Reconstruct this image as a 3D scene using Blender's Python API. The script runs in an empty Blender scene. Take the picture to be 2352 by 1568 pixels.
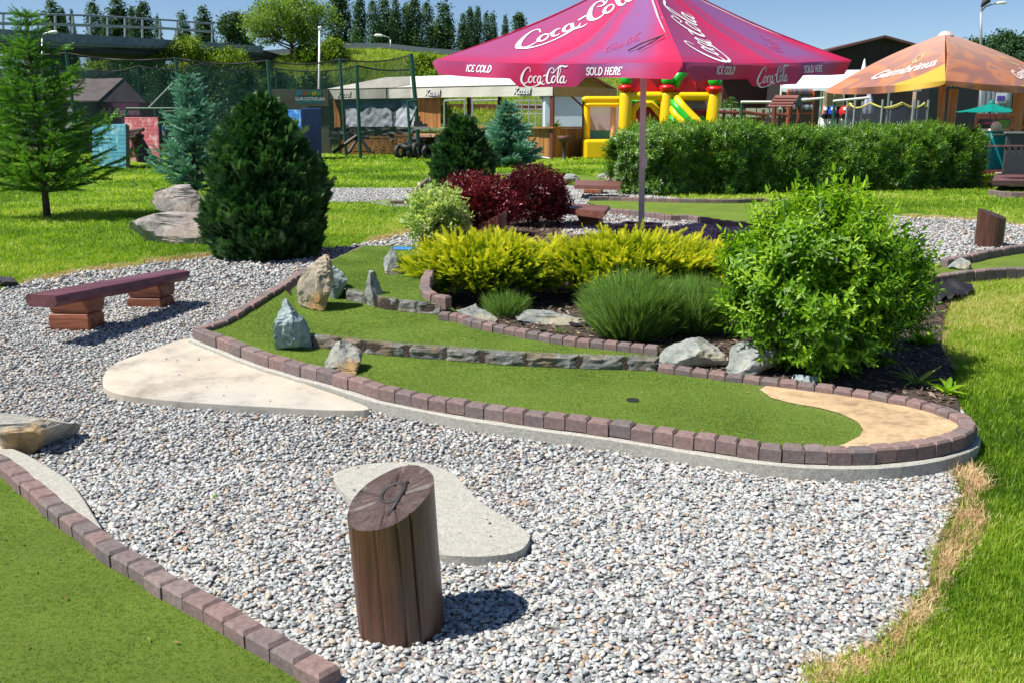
import bpy, bmesh, math, random
import numpy as np
from mathutils import Vector, Matrix, noise
from mathutils.geometry import delaunay_2d_cdt
R = math.radians
rng = np.random.default_rng(7)
random.seed(7)
S = bpy.context.scene
COL = S.collection

# ---------------------------------------------------------------- camera, sky, sun, exposure
F, YH, CH = 2200.0, 278.0, 1.6
TH = math.atan((784 - YH) / F)
cd = bpy.data.cameras.new('camera')
cam = bpy.data.objects.new('camera', cd); COL.objects.link(cam)
cd.sensor_width = 36; cd.lens = 36 * F / 2352
cd.clip_start = 0.05; cd.clip_end = 3000
cam.location = (0, 0, CH); cam.rotation_euler = (math.pi / 2 - TH, 0, 0)
S.camera = cam
SUN_EL, SUN_AZ = R(57), R(-107)      # azimuth from +Y, negative = left
w = bpy.data.worlds.new('World'); S.world = w; w.use_nodes = True
nt = w.node_tree
bg = nt.nodes['Background']
sky = nt.nodes.new('ShaderNodeTexSky'); sky.sky_type = 'NISHITA'; sky.sun_disc = False
sky.sun_elevation = SUN_EL; sky.sun_rotation = SUN_AZ
sky.altitude = 300; sky.air_density = 0.75; sky.dust_density = 0.0; sky.ozone_density = 4.0
nt.links.new(sky.outputs[0], bg.inputs[0]); bg.inputs[1].default_value = 0.075
ld = bpy.data.lights.new('sun', 'SUN'); ld.energy = 5.0; ld.angle = R(0.5); ld.color = (1, .955, .88)
sun = bpy.data.objects.new('sun', ld); COL.objects.link(sun)
sd = Vector((math.sin(SUN_AZ) * math.cos(SUN_EL), math.cos(SUN_AZ) * math.cos(SUN_EL), math.sin(SUN_EL)))
sun.rotation_euler = sd.to_track_quat('Z', 'Y').to_euler(); sun.location = (-20, 0, 30)
S.view_settings.view_transform = 'Standard'; S.view_settings.look = 'None'
S.view_settings.exposure = 0.62; S.view_settings.gamma = 1
S.cycles.max_bounces = 8; S.cycles.transparent_max_bounces = 24
S.cycles.use_adaptive_sampling = True; S.cycles.adaptive_threshold = 0.02

# ---------------------------------------------------------------- terrain and pixel helpers
def ss(a, b, x):
    t = np.clip((x - a) / (b - a), 0, 1); return t * t * (3 - 2 * t)
def ht(x, y):
    """height of the ground"""
    return 0.2 * (ss(4.8, 8.5, y) - ss(15, 26, y))
CT, ST = math.cos(TH), math.sin(TH)
def ray(px, py):
    px = np.asarray(px, float); py = np.asarray(py, float); v = 784 - py
    return px - 1176, F * CT + v * ST, -F * ST + v * CT
def Gn(px, py, dz=0.0):
    dx, dy, dd = ray(px, py); dd = np.minimum(dd, -4.0)
    z = np.zeros_like(dx) + dz
    for _ in range(14):
        t = (z - CH) / dd
        z = 0.5 * z + 0.5 * (ht(dx * t, dy * t) + dz)
    t = (z - CH) / dd
    return np.stack([dx * t, dy * t, z], -1)
def G(px, py, dz=0.0):
    return Vector(Gn(px, py, dz).tolist())
def P(px, py, Y):
    dx, dy, dd = ray(px, py); t = Y / dy
    return Vector((float(dx * t), float(Y), float(CH + dd * t)))
def sc_at(p):
    """photo pixels per metre at point p"""
    return F / (p[1] * CT + (CH - p[2]) * ST)
def inpoly(pts, poly):
    x, y = pts[:, 0], pts[:, 1]; ins = np.zeros(len(x), bool); n = len(poly)
    for i in range(n):
        x1, y1 = poly[i][0], poly[i][1]; x2, y2 = poly[(i + 1) % n][0], poly[(i + 1) % n][1]
        if y1 == y2: continue
        c = ((y1 > y) != (y2 > y)) & (x < (x2 - x1) * (y - y1) / (y2 - y1) + x1)
        ins ^= c
    return ins
def catmull(pts, n=6, closed=False):
    pts = [tuple(p) for p in pts]; out = []; N = len(pts)
    rngi = range(N if closed else N - 1)
    for i in rngi:
        g = (lambda k: pts[k % N]) if closed else (lambda k: pts[min(max(k, 0), N - 1)])
        p0, p1, p2, p3 = g(i - 1), g(i), g(i + 1), g(i + 2)
        for k in range(n):
            t = k / n
            out.append(tuple(0.5 * (2 * b + (c - a) * t + (2 * a - 5 * b + 4 * c - d) * t * t + (-a + 3 * b - 3 * c + d) * t ** 3) for a, b, c, d in zip(p0, p1, p2, p3)))
    if not closed: out.append(pts[-1])
    return out

# ---------------------------------------------------------------- objects, names, labels
WL = {}
def tag(o, label=None, cat=None, group=None, kind=None):
    if label: o['label'] = label
    if cat: o['category'] = cat
    if group: o['group'] = group
    if kind: o['kind'] = kind
    return o
def T(name, label, cat, loc=(0, 0, 0), group=None):
    o = bpy.data.objects.new(name, None); COL.objects.link(o); o.location = loc
    o.empty_display_size = .1
    WL[o.name] = Vector(loc)
    return tag(o, label, cat, group)
def link(name, me, mat, parent=None, base=None):
    if mat is not None and not me.materials:
        for m in (mat if isinstance(mat, (list, tuple)) else [mat]): me.materials.append(m)
    o = bpy.data.objects.new(name, me); COL.objects.link(o)
    if parent is not None:
        o.parent = parent; o.location = -WL[parent.name]; WL[o.name] = Vector((0, 0, 0))
    elif base is not None:
        me.transform(Matrix.Translation(-Vector(base))); o.location = base; WL[o.name] = Vector(base)
    else: WL[o.name] = Vector((0, 0, 0))
    return o
def copy_tree(o, dloc=(0, 0, 0), parent=None, label=None):
    c = o.copy(); COL.objects.link(c)
    if parent is not None: c.parent = parent
    else: c.location = Vector(o.location) + Vector(dloc)
    if label: c['label'] = label
    for ch in list(o.children): copy_tree(ch, parent=c)
    return c

class MB:
    def __init__(s): s.v = []; s.f = []; s.r = []; s.mi = []; s.m = 0; s.cur = 0.5
    def add(s, vs, fs, rnd=None):
        b = len(s.v); s.v += [tuple(p) for p in vs]; s.f += [tuple(i + b for i in f) for f in fs]
        s.r += [s.cur if rnd is None else rnd] * len(vs); s.mi += [s.m] * len(fs); return s
    def hexa(s, lo, up, rnd=None):
        n = len(lo)
        fs = [tuple(range(n))[::-1], tuple(range(n, 2 * n))] + [(i, (i + 1) % n, n + (i + 1) % n, n + i) for i in range(n)]
        return s.add(list(lo) + list(up), fs, rnd)
    def box(s, c, d, rz=0, rnd=None, rx=0, ry=0):
        M = Matrix.Rotation(rz, 3, 'Z') @ Matrix.Rotation(ry, 3, 'Y') @ Matrix.Rotation(rx, 3, 'X')
        c = Vector(c)
        q = [(-1, -1), (1, -1), (1, 1), (-1, 1)]
        lo = [c + M @ Vector((a * d[0] / 2, b * d[1] / 2, -d[2] / 2)) for a, b in q]
        up = [c + M @ Vector((a * d[0] / 2, b * d[1] / 2, d[2] / 2)) for a, b in q]
        return s.hexa(lo, up, rnd)
    def cyl(s, p0, p1, r0, r1=None, n=12, rnd=None, caps=True):
        r1 = r0 if r1 is None else r1
        p0 = Vector(p0); p1 = Vector(p1); d = (p1 - p0).normalized()
        a = d.orthogonal().normalized(); b = d.cross(a)
        cs = [(math.cos(2 * math.pi * i / n), math.sin(2 * math.pi * i / n)) for i in range(n)]
        lo = [p0 + (a * c + b * e) * r0 for c, e in cs]; up = [p1 + (a * c + b * e) * r1 for c, e in cs]
        fs = [(i, (i + 1) % n, n + (i + 1) % n, n + i) for i in range(n)]
        if caps: fs += [tuple(range(n))[::-1], tuple(range(n, 2 * n))]
        return s.add(lo + up, fs, rnd)
    def tube(s, pts, rs, n=8, rnd=None):
        pts = [Vector(p) for p in pts]
        if not isinstance(rs, (list, tuple)): rs = [rs] * len(pts)
        vs = []; prev = None
        for i, p in enumerate(pts):
            d = (pts[min(i + 1, len(pts) - 1)] - pts[max(i - 1, 0)]).normalized()
            a = d.orthogonal().normalized() if prev is None else (prev - d * prev.dot(d)).normalized()
            prev = a; b = d.cross(a)
            vs += [p + (a * math.cos(2 * math.pi * k / n) + b * math.sin(2 * math.pi * k / n)) * rs[i] for k in range(n)]
        fs = []
        for i in range(len(pts) - 1):
            for k in range(n):
                fs.append((i * n + k, i * n + (k + 1) % n, (i + 1) * n + (k + 1) % n, (i + 1) * n + k))
        fs += [tuple(range(n))[::-1], tuple(range((len(pts) - 1) * n, len(pts) * n))]
        return s.add(vs, fs, rnd)
    def torus(s, c, axis, R_, r, n=24, m=10, rnd=None):
        c = Vector(c); ax = Vector(axis).normalized(); a = ax.orthogonal().normalized(); b = ax.cross(a)
        vs = []
        for i in range(n):
            t = 2 * math.pi * i / n; e = a * math.cos(t) + b * math.sin(t)
            for k in range(m):
                u = 2 * math.pi * k / m
                vs.append(c + e * (R_ + r * math.cos(u)) + ax * r * 1.25 * math.sin(u))
        fs = [(i * m + k, ((i + 1) % n) * m + k, ((i + 1) % n) * m + (k + 1) % m, i * m + (k + 1) % m) for i in range(n) for k in range(m)]
        return s.add(vs, fs, rnd)
    def lathe(s, c, prof, n=16, rnd=None):
        c = Vector(c); vs = []
        for r, z in prof:
            vs += [c + Vector((r * math.cos(2 * math.pi * k / n), r * math.sin(2 * math.pi * k / n), z)) for k in range(n)]
        fs = [(i * n + k, i * n + (k + 1) % n, (i + 1) * n + (k + 1) % n, (i + 1) * n + k) for i in range(len(prof) - 1) for k in range(n)]
        return s.add(vs, fs, rnd)
    def build(s, name, mat, parent=None, smooth=False, bevel=0, base=None, solid=0):
        me = bpy.data.meshes.new(name); me.from_pydata(s.v, [], s.f); me.update()
        at = me.attributes.new('rnd', 'FLOAT', 'POINT'); at.data.foreach_set('value', s.r)
        me.polygons.foreach_set('material_index', s.mi)
        if smooth:
            me.polygons.foreach_set('use_smooth', [True] * len(me.polygons))
            if smooth == 'auto': me.set_sharp_from_angle(angle=R(40))
        o = link(name, me, mat, parent, base)
        if bevel:
            m = o.modifiers.new('bevel', 'BEVEL'); m.width = bevel; m.segments = 2; m.limit_method = 'ANGLE'; m.angle_limit = R(35)
        if solid:
            m = o.modifiers.new('solid', 'SOLIDIFY'); m.thickness = solid; m.offset = 0
        return o

def npmesh(name, V, faces_list, mat, rnd=None, smooth=False, parent=None, base=None):
    """faces_list: list of (n,k) int arrays"""
    me = bpy.data.meshes.new(name)
    me.vertices.add(len(V)); me.vertices.foreach_set('co', np.ascontiguousarray(V, dtype=np.float32).ravel())
    nl = sum(f.size for f in faces_list); npoly = sum(len(f) for f in faces_list)
    me.loops.add(nl); me.loops.foreach_set('vertex_index', np.concatenate([f.ravel() for f in faces_list]).astype(np.int32))
    me.polygons.add(npoly)
    tot = np.concatenate([np.full(len(f), f.shape[1]) for f in faces_list])
    st = np.concatenate([[0], np.cumsum(tot)[:-1]]).astype(np.int32)
    me.polygons.foreach_set('loop_start', st)
    if smooth: me.polygons.foreach_set('use_smooth', np.ones(npoly, bool))
    me.update(calc_edges=True)
    if rnd is not None:
        at = me.attributes.new('rnd', 'FLOAT', 'POINT'); at.data.foreach_set('value', np.ascontiguousarray(rnd, dtype=np.float32))
    return link(name, me, mat, parent, base)
def scatter(name, tmpl, pos, M, rnd, mat, smooth=False, parent=None, base=None):
    """tmpl: list of (verts(n,3), faces(m,3)[, vr]) ; M (N,3,3) ; one mesh"""
    N = len(pos); pick = rng.integers(0, len(tmpl), N); Vs = []; Fs = []; Rs = []; off = 0
    for k, t in enumerate(tmpl):
        idx = np.where(pick == k)[0]
        if not len(idx): continue
        tv, tf = t[0], t[1]
        V = np.einsum('nij,vj->nvi', M[idx], tv) + pos[idx][:, None, :]
        Vs.append(V.reshape(-1, 3))
        Fs.append((tf[None] + (np.arange(len(idx)) * len(tv))[:, None, None] + off).reshape(-1, tf.shape[1]))
        r = np.repeat(rnd[idx], len(tv))
        if len(t) > 2: r = np.clip(r + np.tile(t[2], len(idx)), 0, 1)
        Rs.append(r); off += len(idx) * len(tv)
    return npmesh(name, np.concatenate(Vs), Fs, mat, np.concatenate(Rs), smooth, parent, base)
def frames(d, up=None, roll=None):
    """matrices whose Y axis is d, Z near up"""
    d = d / np.maximum(np.linalg.norm(d, axis=1, keepdims=True), 1e-9)
    if up is None:
        up = np.tile([0, 0, 1.0], (len(d), 1)) + rng.normal(0, .3, d.shape)
    x = np.cross(d, up); x /= np.maximum(np.linalg.norm(x, axis=1, keepdims=True), 1e-9)
    z = np.cross(x, d)
    if roll is not None:
        c, s = np.cos(roll)[:, None], np.sin(roll)[:, None]
        x, z = x * c + z * s, z * c - x * s
    return np.stack([x, d, z], -1)
def rdir(n, z0=-1, z1=1):
    z = rng.uniform(z0, z1, n); a = rng.uniform(0, 2 * np.pi, n); r = np.sqrt(np.maximum(0, 1 - z * z))
    return np.stack([r * np.cos(a), r * np.sin(a), z], -1)

# ---------------------------------------------------------------- materials
def newmat(name):
    m = bpy.data.materials.new(name); m.use_nodes = True
    t = m.node_tree; b = t.nodes['Principled BSDF']
    return m, t, b
def N(t, ty, **kw):
    n = t.nodes.new(ty)
    for k, v in kw.items():
        if k in n.inputs: n.inputs[k].default_value = v
        else: setattr(n, k, v)
    return n
def c4(c): return (c[0], c[1], c[2], 1)
def ramp(t, fac, stops, const=False):
    r = t.nodes.new('ShaderNodeValToRGB'); e = r.color_ramp.elements
    if const: r.color_ramp.interpolation = 'CONSTANT'
    while len(e) < len(stops): e.new(0.5)
    for i, (p, c) in enumerate(stops): e[i].position = p; e[i].color = c4(c)
    if fac is not None: t.links.new(fac, r.inputs[0])
    return r.outputs[0]
def mixc(t, fac, a, b, mode='MIX'):
    n = t.nodes.new('ShaderNodeMix'); n.data_type = 'RGBA'; n.blend_type = mode
    for i, v in ((0, fac), (6, a), (7, b)):
        if hasattr(v, 'is_linked'): t.links.new(v, n.inputs[i])
        else: n.inputs[i].default_value = v if i == 0 else c4(v)
    return n.outputs[2]
def ntex(t, scale, detail=4, rough=.6, stretch=None, rotz=0, coord='Object', dist=0):
    tc = t.nodes.new('ShaderNodeNewGeometry') if coord == 'World' else t.nodes.new('ShaderNodeTexCoord')
    src = tc.outputs['Position'] if coord == 'World' else tc.outputs[coord]
    if stretch or rotz:
        mp = t.nodes.new('ShaderNodeMapping'); mp.vector_type = 'POINT'
        if rotz:
            m0 = t.nodes.new('ShaderNodeMapping'); m0.inputs['Rotation'].default_value = (0, 0, rotz); t.links.new(src, m0.inputs[0]); src = m0.outputs[0]
        mp.inputs['Scale'].default_value = stretch or (1, 1, 1); t.links.new(src, mp.inputs[0]); src = mp.outputs[0]
    n = t.nodes.new('ShaderNodeTexNoise'); n.inputs['Scale'].default_value = scale; n.inputs['Detail'].default_value = detail
    n.inputs['Roughness'].default_value = rough; n.inputs['Distortion'].default_value = dist
    t.links.new(src, n.inputs['Vector']); return n.outputs[0]
def bump(t, b, h, strength=.3, dist=.01):
    n = t.nodes.new('ShaderNodeBump'); n.inputs['Strength'].default_value = strength; n.inputs['Distance'].default_value = dist
    t.links.new(h, n.inputs['Height'])
    for inp in (b.inputs['Normal'],):
        t.links.new(n.outputs[0], inp)
    return n
def plain(name, c, rough=.6, var=.12, scale=6, bmp=.15, metal=0, spec=.5, bd=.01, stretch=None, rotz=0):
    m, t, b = newmat(name)
    f = ntex(t, scale, 5, stretch=stretch, rotz=rotz)
    lo = tuple(x * (1 - var) for x in c); hi = tuple(min(1, x * (1 + var)) for x in c)
    t.links.new(ramp(t, f, [(.3, lo), (.7, hi)]), b.inputs['Base Color'])
    b.inputs['Roughness'].default_value = rough; b.inputs['Metallic'].default_value = metal
    b.inputs['Specular IOR Level'].default_value = spec
    if bmp: bump(t, b, ntex(t, scale * 5, 4, stretch=stretch, rotz=rotz), bmp, bd)
    return m
def attr(t, name='rnd'):
    a = t.nodes.new('ShaderNodeAttribute'); a.attribute_name = name; return a.outputs['Fac']
def leafm(name, cols, transl=.35, rough=.45, spec=.35, tcol=None):
    """cols: list of colours along rnd"""
    m, t, b = newmat(name)
    n = len(cols); st = [(i / (n - 1), c) for i, c in enumerate(cols)]
    col = ramp(t, attr(t), st)
    t.links.new(col, b.inputs['Base Color']); b.inputs['Roughness'].default_value = rough
    b.inputs['Specular IOR Level'].default_value = spec
    tr = t.nodes.new('ShaderNodeBsdfTranslucent')
    tc = mixc(t, 1.0, col, tcol or (1.6, 1.7, .7), 'MULTIPLY')
    t.links.new(tc, tr.inputs[0])
    mx = t.nodes.new('ShaderNodeMixShader'); mx.inputs[0].default_value = transl
    t.links.new(b.outputs[0], mx.inputs[1]); t.links.new(tr.outputs[0], mx.inputs[2])
    t.links.new(mx.outputs[0], t.nodes['Material Output'].inputs[0])
    return m
def wood(name, c, c2=None, rotz=0, vert=False, rough=.45, scale=9, spec=.45):
    m, t, b = newmat(name)
    c2 = c2 or tuple(x * .45 for x in c)
    st = (1, 1, .06) if vert else (.07, 1, 1)
    f = ntex(t, scale * 3, 6, .65, stretch=st, rotz=rotz, dist=.4)
    g = ntex(t, scale * .35, 3, .6, stretch=st, rotz=rotz)
    c_a = ramp(t, f, [(.36, c2), (.6, c)])
    col = mixc(t, ramp(t, g, [(.4, (0, 0, 0)), (.75, (.6, .6, .6))]), c_a, tuple(min(1, x * 1.3) for x in c))
    rr = ramp(t, attr(t), [(0, (.72, .72, .72)), (1, (1.25, 1.2, 1.15))])
    t.links.new(mixc(t, 1.0, col, rr, 'MULTIPLY'), b.inputs['Base Color'])
    b.inputs['Roughness'].default_value = rough; b.inputs['Specular IOR Level'].default_value = spec
    bump(t, b, f, .5, .006)
    return m
def stone(name, c1, c2, c3=None, scale=5, rough=.85, c4_=None, bs=.8, bd=.02):
    m, t, b = newmat(name)
    f = ntex(t, scale, 8, .65, dist=.6); g = ntex(t, scale * 4, 6, .7); h = ntex(t, scale * .6, 3, .5)
    col = ramp(t, f, [(.34, c1), (.62, c2)])
    if c3: col = mixc(t, ramp(t, h, [(.5, (0, 0, 0)), (.62, (.85, .85, .85))]), col, c3)
    sp = ramp(t, g, [(.3, (.55, .55, .55)), (.5, (1, 1, 1)), (.75, (1.25, 1.25, 1.22))])
    col = mixc(t, 1.0, col, sp, 'MULTIPLY')
    t.links.new(col, b.inputs['Base Color']); b.inputs['Roughness'].default_value = rough
    b.inputs['Specular IOR Level'].default_value = .25
    mm = t.nodes.new('ShaderNodeMath'); mm.operation = 'MULTIPLY_ADD'; mm.inputs[1].default_value = .45
    t.links.new(g, mm.inputs[0]); t.links.new(f, mm.inputs[2])
    bump(t, b, mm.outputs[0], bs, bd)
    return m
def rampmat(name, stops, rough=.7, const=True, scale=30, amt=.25, bs=.3, bd=.004, spec=.3):
    """colour by the per-piece random value, with fine noise"""
    m, t, b = newmat(name)
    col = ramp(t, attr(t), stops, const)
    f = ntex(t, scale, 6, .7, coord='World')
    sp = ramp(t, f, [(.25, (1 - amt * 1.6,) * 3), (.75, (1 + amt * .7,) * 3)])
    t.links.new(mixc(t, 1.0, col, sp, 'MULTIPLY'), b.inputs['Base Color'])
    b.inputs['Roughness'].default_value = rough; b.inputs['Specular IOR Level'].default_value = spec
    if bs: bump(t, b, f, bs, bd)
    return m

# ---------------------------------------------------------------- sheets on the ground
def patch(name, poly, dz, mat, res=.35, zf=None, kind='structure', world=False, parent=None):
    pts = [p if world else tuple(G(p[0], p[1], dz))[:2] for p in poly]
    pts = [Vector((p[0], p[1])) for p in pts]; n = len(pts)
    a = np.array([tuple(p) for p in pts]); mn, mx = a.min(0), a.max(0)
    # densify the border
    bp = []
    for i in range(n):
        p, q = pts[i], pts[(i + 1) % n]; k = max(1, int((q - p).length / res))
        for j in range(k): bp.append(p.lerp(q, j / k))
    xs = np.arange(mn[0], mx[0], res); ys = np.arange(mn[1], mx[1], res)
    if len(xs) * len(ys) > 9000: 
        s = math.sqrt(len(xs) * len(ys) / 9000); xs = np.arange(mn[0], mx[0], res * s); ys = np.arange(mn[1], mx[1], res * s)
    gx, gy = np.meshgrid(xs + .01, ys + .013); gp = np.stack([gx.ravel(), gy.ravel()], 1)
    gp = gp[inpoly(gp, a)]
    allp = bp + [Vector(p) for p in gp.tolist()]
    nb = len(bp)
    r = delaunay_2d_cdt(allp, [(i, (i + 1) % nb) for i in range(nb)], [list(range(nb))], 1, 1e-5)
    vs = [(p.x, p.y, (zf(p.x, p.y) if zf else float(ht(p.x, p.y)) + dz)) for p in r[0]]
    fs = []
    for f in r[2]:
        p, q, s_ = (Vector(vs[i][:2]) for i in f[:3])
        fs.append(tuple(f) if (q - p).cross(s_ - p) > 0 else tuple(f)[::-1])
    me = bpy.data.meshes.new(name); me.from_pydata(vs, [], fs); me.update()
    me.polygons.foreach_set('use_smooth', [True] * len(fs))
    o = link(name, me, mat, parent)
    if kind: o['kind'] = kind
    return o, np.array([tuple(p) for p in bp])
def side_skirt(mb, pts, z0f, z1f, closed=True):
    n = len(pts)
    for i in range(n if closed else n - 1):
        p, q = pts[i], pts[(i + 1) % n]
        mb.add([(p[0], p[1], z0f(*p)), (q[0], q[1], z0f(*q)), (q[0], q[1], z1f(*q)), (p[0], p[1], z1f(*p))], [(0, 1, 2, 3)])
def slab(name, poly, z_top, thick, mat, parent=None, base=None, bev=.012, smooth_n=4, zf=None):
    """a slab with a real thickness whose top outline is the pixel polygon"""
    pl = catmull(poly, smooth_n, True) if smooth_n else poly
    pts = [G(p[0], p[1], z_top) for p in pl]
    c = sum(pts, Vector()) / len(pts)
    if (sum((pts[i].xy - c.xy).cross(pts[(i + 1) % len(pts)].xy - c.xy) for i in range(len(pts)))) < 0: pts = pts[::-1]
    bm = bmesh.new()
    vb = [bm.verts.new(p) for p in pts]; f = bm.faces.new(vb)
    r = bmesh.ops.extrude_face_region(bm, geom=[f])
    ev = [v for v in r['geom'] if isinstance(v, bmesh.types.BMVert)]
    for v in vb: v.co.z -= thick
    bmesh.ops.triangulate(bm, faces=[f for f in bm.faces if len(f.verts) > 4])
    bmesh.ops.recalc_face_normals(bm, faces=bm.faces)
    me = bpy.data.meshes.new(name); bm.to_mesh(me); bm.free()
    o = link(name, me, mat, parent, base or (c.x, c.y, c.z - thick))
    m = o.modifiers.new('bevel', 'BEVEL'); m.width = bev; m.segments = 3; m.limit_method = 'ANGLE'; m.angle_limit = R(50)
    return o, np.array([tuple(p)[:2] for p in pts])

def resample(pts, n=None, step=None):
    a = np.array([tuple(p) for p in pts]); d = np.r_[0, np.cumsum(np.linalg.norm(np.diff(a, axis=0), axis=1))]
    if n is None: n = max(1, int(round(d[-1] / step)))
    s = np.linspace(0, d[-1], n + 1)
    return np.stack([np.interp(s, d, a[:, k]) for k in range(a.shape[1])], 1)
def kerb(name, label, path, inward, mat, step=.118, wdt=.078, hgt=.07, dz=.15, footing=None, closed=False, n=None, gap=.005, foot_h=.3, segs=None, foot_w=.03, jitter=.004, cat='brick kerb'):
    """path = outer top edge in pixels; inward = +1 left of travel, -1 right"""
    if segs:
        A = []
        for k, (pp, cnt) in enumerate(segs):
            q = resample([G(p[0], p[1], dz) for p in catmull(pp, 6)], n=cnt); A.append(q if k == 0 else q[1:])
        A = np.concatenate(A)
    else:
        A = resample([G(p[0], p[1], dz) for p in catmull(path, 6, closed)], n=n, step=step)
    tan = np.gradient(A[:, :2], axis=0); tan /= np.linalg.norm(tan, axis=1, keepdims=True)
    nor = np.stack([-tan[:, 1], tan[:, 0]], 1) * inward
    B = A.copy(); B[:, :2] += nor * wdt
    base = Vector(A[0]) - Vector((0, 0, dz))
    e = T(name, label, cat, base); e['kind'] = 'thing'
    mb = MB(); ch = .011
    for i in range(len(A) - 1):
        a0, a1, b1, b0 = (Vector(x) for x in (A[i], A[i + 1], B[i + 1], B[i]))
        L = max((a1 - a0).length, 1e-4); g = gap / L / 2
        a0, a1 = a0.lerp(a1, g), a0.lerp(a1, 1 - g); b0, b1 = b0.lerp(b1, g), b0.lerp(b1, 1 - g)
        jz = random.uniform(-jitter, jitter); jo = Vector((*(nor[i] * random.uniform(-jitter, jitter)), jz))
        q = [p + jo for p in (a0, a1, b1, b0)]
        c = sum(q, Vector()) / 4
        z = Vector((0, 0, 1)); lo = [p - z * hgt for p in q]; mid = [p - z * ch for p in q]
        top = [c + (p - c) * (1 - 2 * ch / .11) for p in q]
        v = [c2_ + (c - c2_).normalized() * .003 * 0 for c2_ in lo] + mid + top
        fs = [(3, 2, 1, 0)] + [(k, (k + 1) % 4, 4 + (k + 1) % 4, 4 + k) for k in range(4)] + [(4 + k, 4 + (k + 1) % 4, 8 + (k + 1) % 4, 8 + k) for k in range(4)] + [(8, 9, 10, 11)]
        if inward < 0: fs = [f[::-1] for f in fs]
        mb.add(v, fs, random.random())
    mb.build('bricks', mat, e)
    if footing:
        fo = MB(); O = A.copy(); O[:, :2] -= nor * foot_w; I = B.copy(); I[:, :2] -= nor * .01
        Z1, Z0 = hgt + .003, foot_h
        vs = []
        for i in range(len(A)):
            w_ = noise.noise(Vector((A[i][0] * 3, A[i][1] * 3, 0))) * .012
            vs += [(O[i][0] + nor[i][0] * w_, O[i][1] + nor[i][1] * w_, O[i][2] - Z0), (O[i][0] + nor[i][0] * w_, O[i][1] + nor[i][1] * w_, O[i][2] - Z1 - .006), (O[i][0] + nor[i][0] * .012, O[i][1] + nor[i][1] * .012, O[i][2] - Z1), (I[i][0], I[i][1], I[i][2] - Z1), (I[i][0], I[i][1], I[i][2] - Z0)]
        fs = [(5 * i + k, 5 * i + (k + 1) % 5, 5 * (i + 1) + (k + 1) % 5, 5 * (i + 1) + k) for i in range(len(A) - 1) for k in range(5)]
        if inward > 0: fs = [f[::-1] for f in fs]
        fs += [(0, 1, 2, 3, 4), tuple(5 * (len(A) - 1) + k for k in (4, 3, 2, 1, 0))]
        fo.add(vs, fs); fo.build('footing', footing, e)
    return e, A, B

def rock(name, label, l, r, top, bot, mat, prof=None, depth=.8, seed=0, dz=0, cat='rock', cuts=7, group=None, rough=.06, py=None, box=.62, yaw=0, parent=None, sub=5, sink=.03):
    g = G((l + r) / 2, py or bot, dz); s = sc_at(g); W = (r - l) / s
    vis = s * (math.cos(TH))
    H = (bot - top) / s / .97
    H = max(H - .05 * W * depth, H * .7) * 1.04; W *= 1.06
    bm = bmesh.new(); bmesh.ops.create_icosphere(bm, subdivisions=sub, radius=1)
    rs = random.Random(seed); off = Vector((rs.uniform(-50, 50),) * 3)
    planes = []
    for _ in range(cuts + 4):
        v = Vector((rs.gauss(0, 1), rs.gauss(0, 1), rs.gauss(0, .6))).normalized(); planes.append((v, rs.uniform(.55, .85)))
    for v in bm.verts:
        p = v.co.copy()
        if prof:
            kk = 1 / max(.5, math.sqrt(max(0, 1 - p.z * p.z))) ** .9; p.x *= kk; p.y *= kk
        p = Vector([math.copysign(abs(c) ** box, c) for c in p])
        for n_, d in planes:
            k = p.dot(n_) - d
            if k > 0: p -= n_ * k
        v.co = p
    xs = [v.co.x for v in bm.verts]; ys = [v.co.y for v in bm.verts]; zs = [v.co.z for v in bm.verts]
    for v in bm.verts:
        x = (v.co.x - min(xs)) / (max(xs) - min(xs)); y = (v.co.y - min(ys)) / (max(ys) - min(ys)) * 2 - 1; z = (v.co.z - min(zs)) / (max(zs) - min(zs))
        v.co = (x, y, z)
    for v in bm.verts:
        x, y, z = v.co
        if prof:
            xl = np.interp(z, [q[0] for q in prof], [q[1] for q in prof]); xr = np.interp(z, [q[0] for q in prof], [q[2] for q in prof])
        else: xl, xr = 0, 1
        k = (xr - xl); X = (xl + x * k - .5) * W; Y = y * W * depth * .5 * (.35 + .65 * k)
        p = Vector((X, Y, z * H - sink))
        nz = noise.noise(p * (2.2 / W) + off) * rough + noise.noise(p * (7 / W) + off) * rough * .75 + noise.noise(p * (17 / W) + off) * rough * .45
        rz = abs(noise.noise(Vector((p.x, p.y, p.z * 3)) * (5 / W) + off)) * rough * .8
        v.co = p + Vector((x - .5, y * .5, (z - .5) * .7)) * (nz - rz) * W * 1.3
    bmesh.ops.rotate(bm, verts=bm.verts, cent=(0, 0, 0), matrix=Matrix.Rotation(yaw, 3, 'Z'))
    me = bpy.data.meshes.new(name); bm.to_mesh(me); bm.free()
    me.polygons.foreach_set('use_smooth', [True] * len(me.polygons))
    me.set_sharp_from_angle(angle=R(16))
    me.materials.append(mat)
    o = bpy.data.objects.new(name, me); COL.objects.link(o)
    o.location = g + Vector((0, W * depth * .35, 0)); WL[o.name] = o.location.copy()
    return tag(o, label, cat, group)
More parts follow.
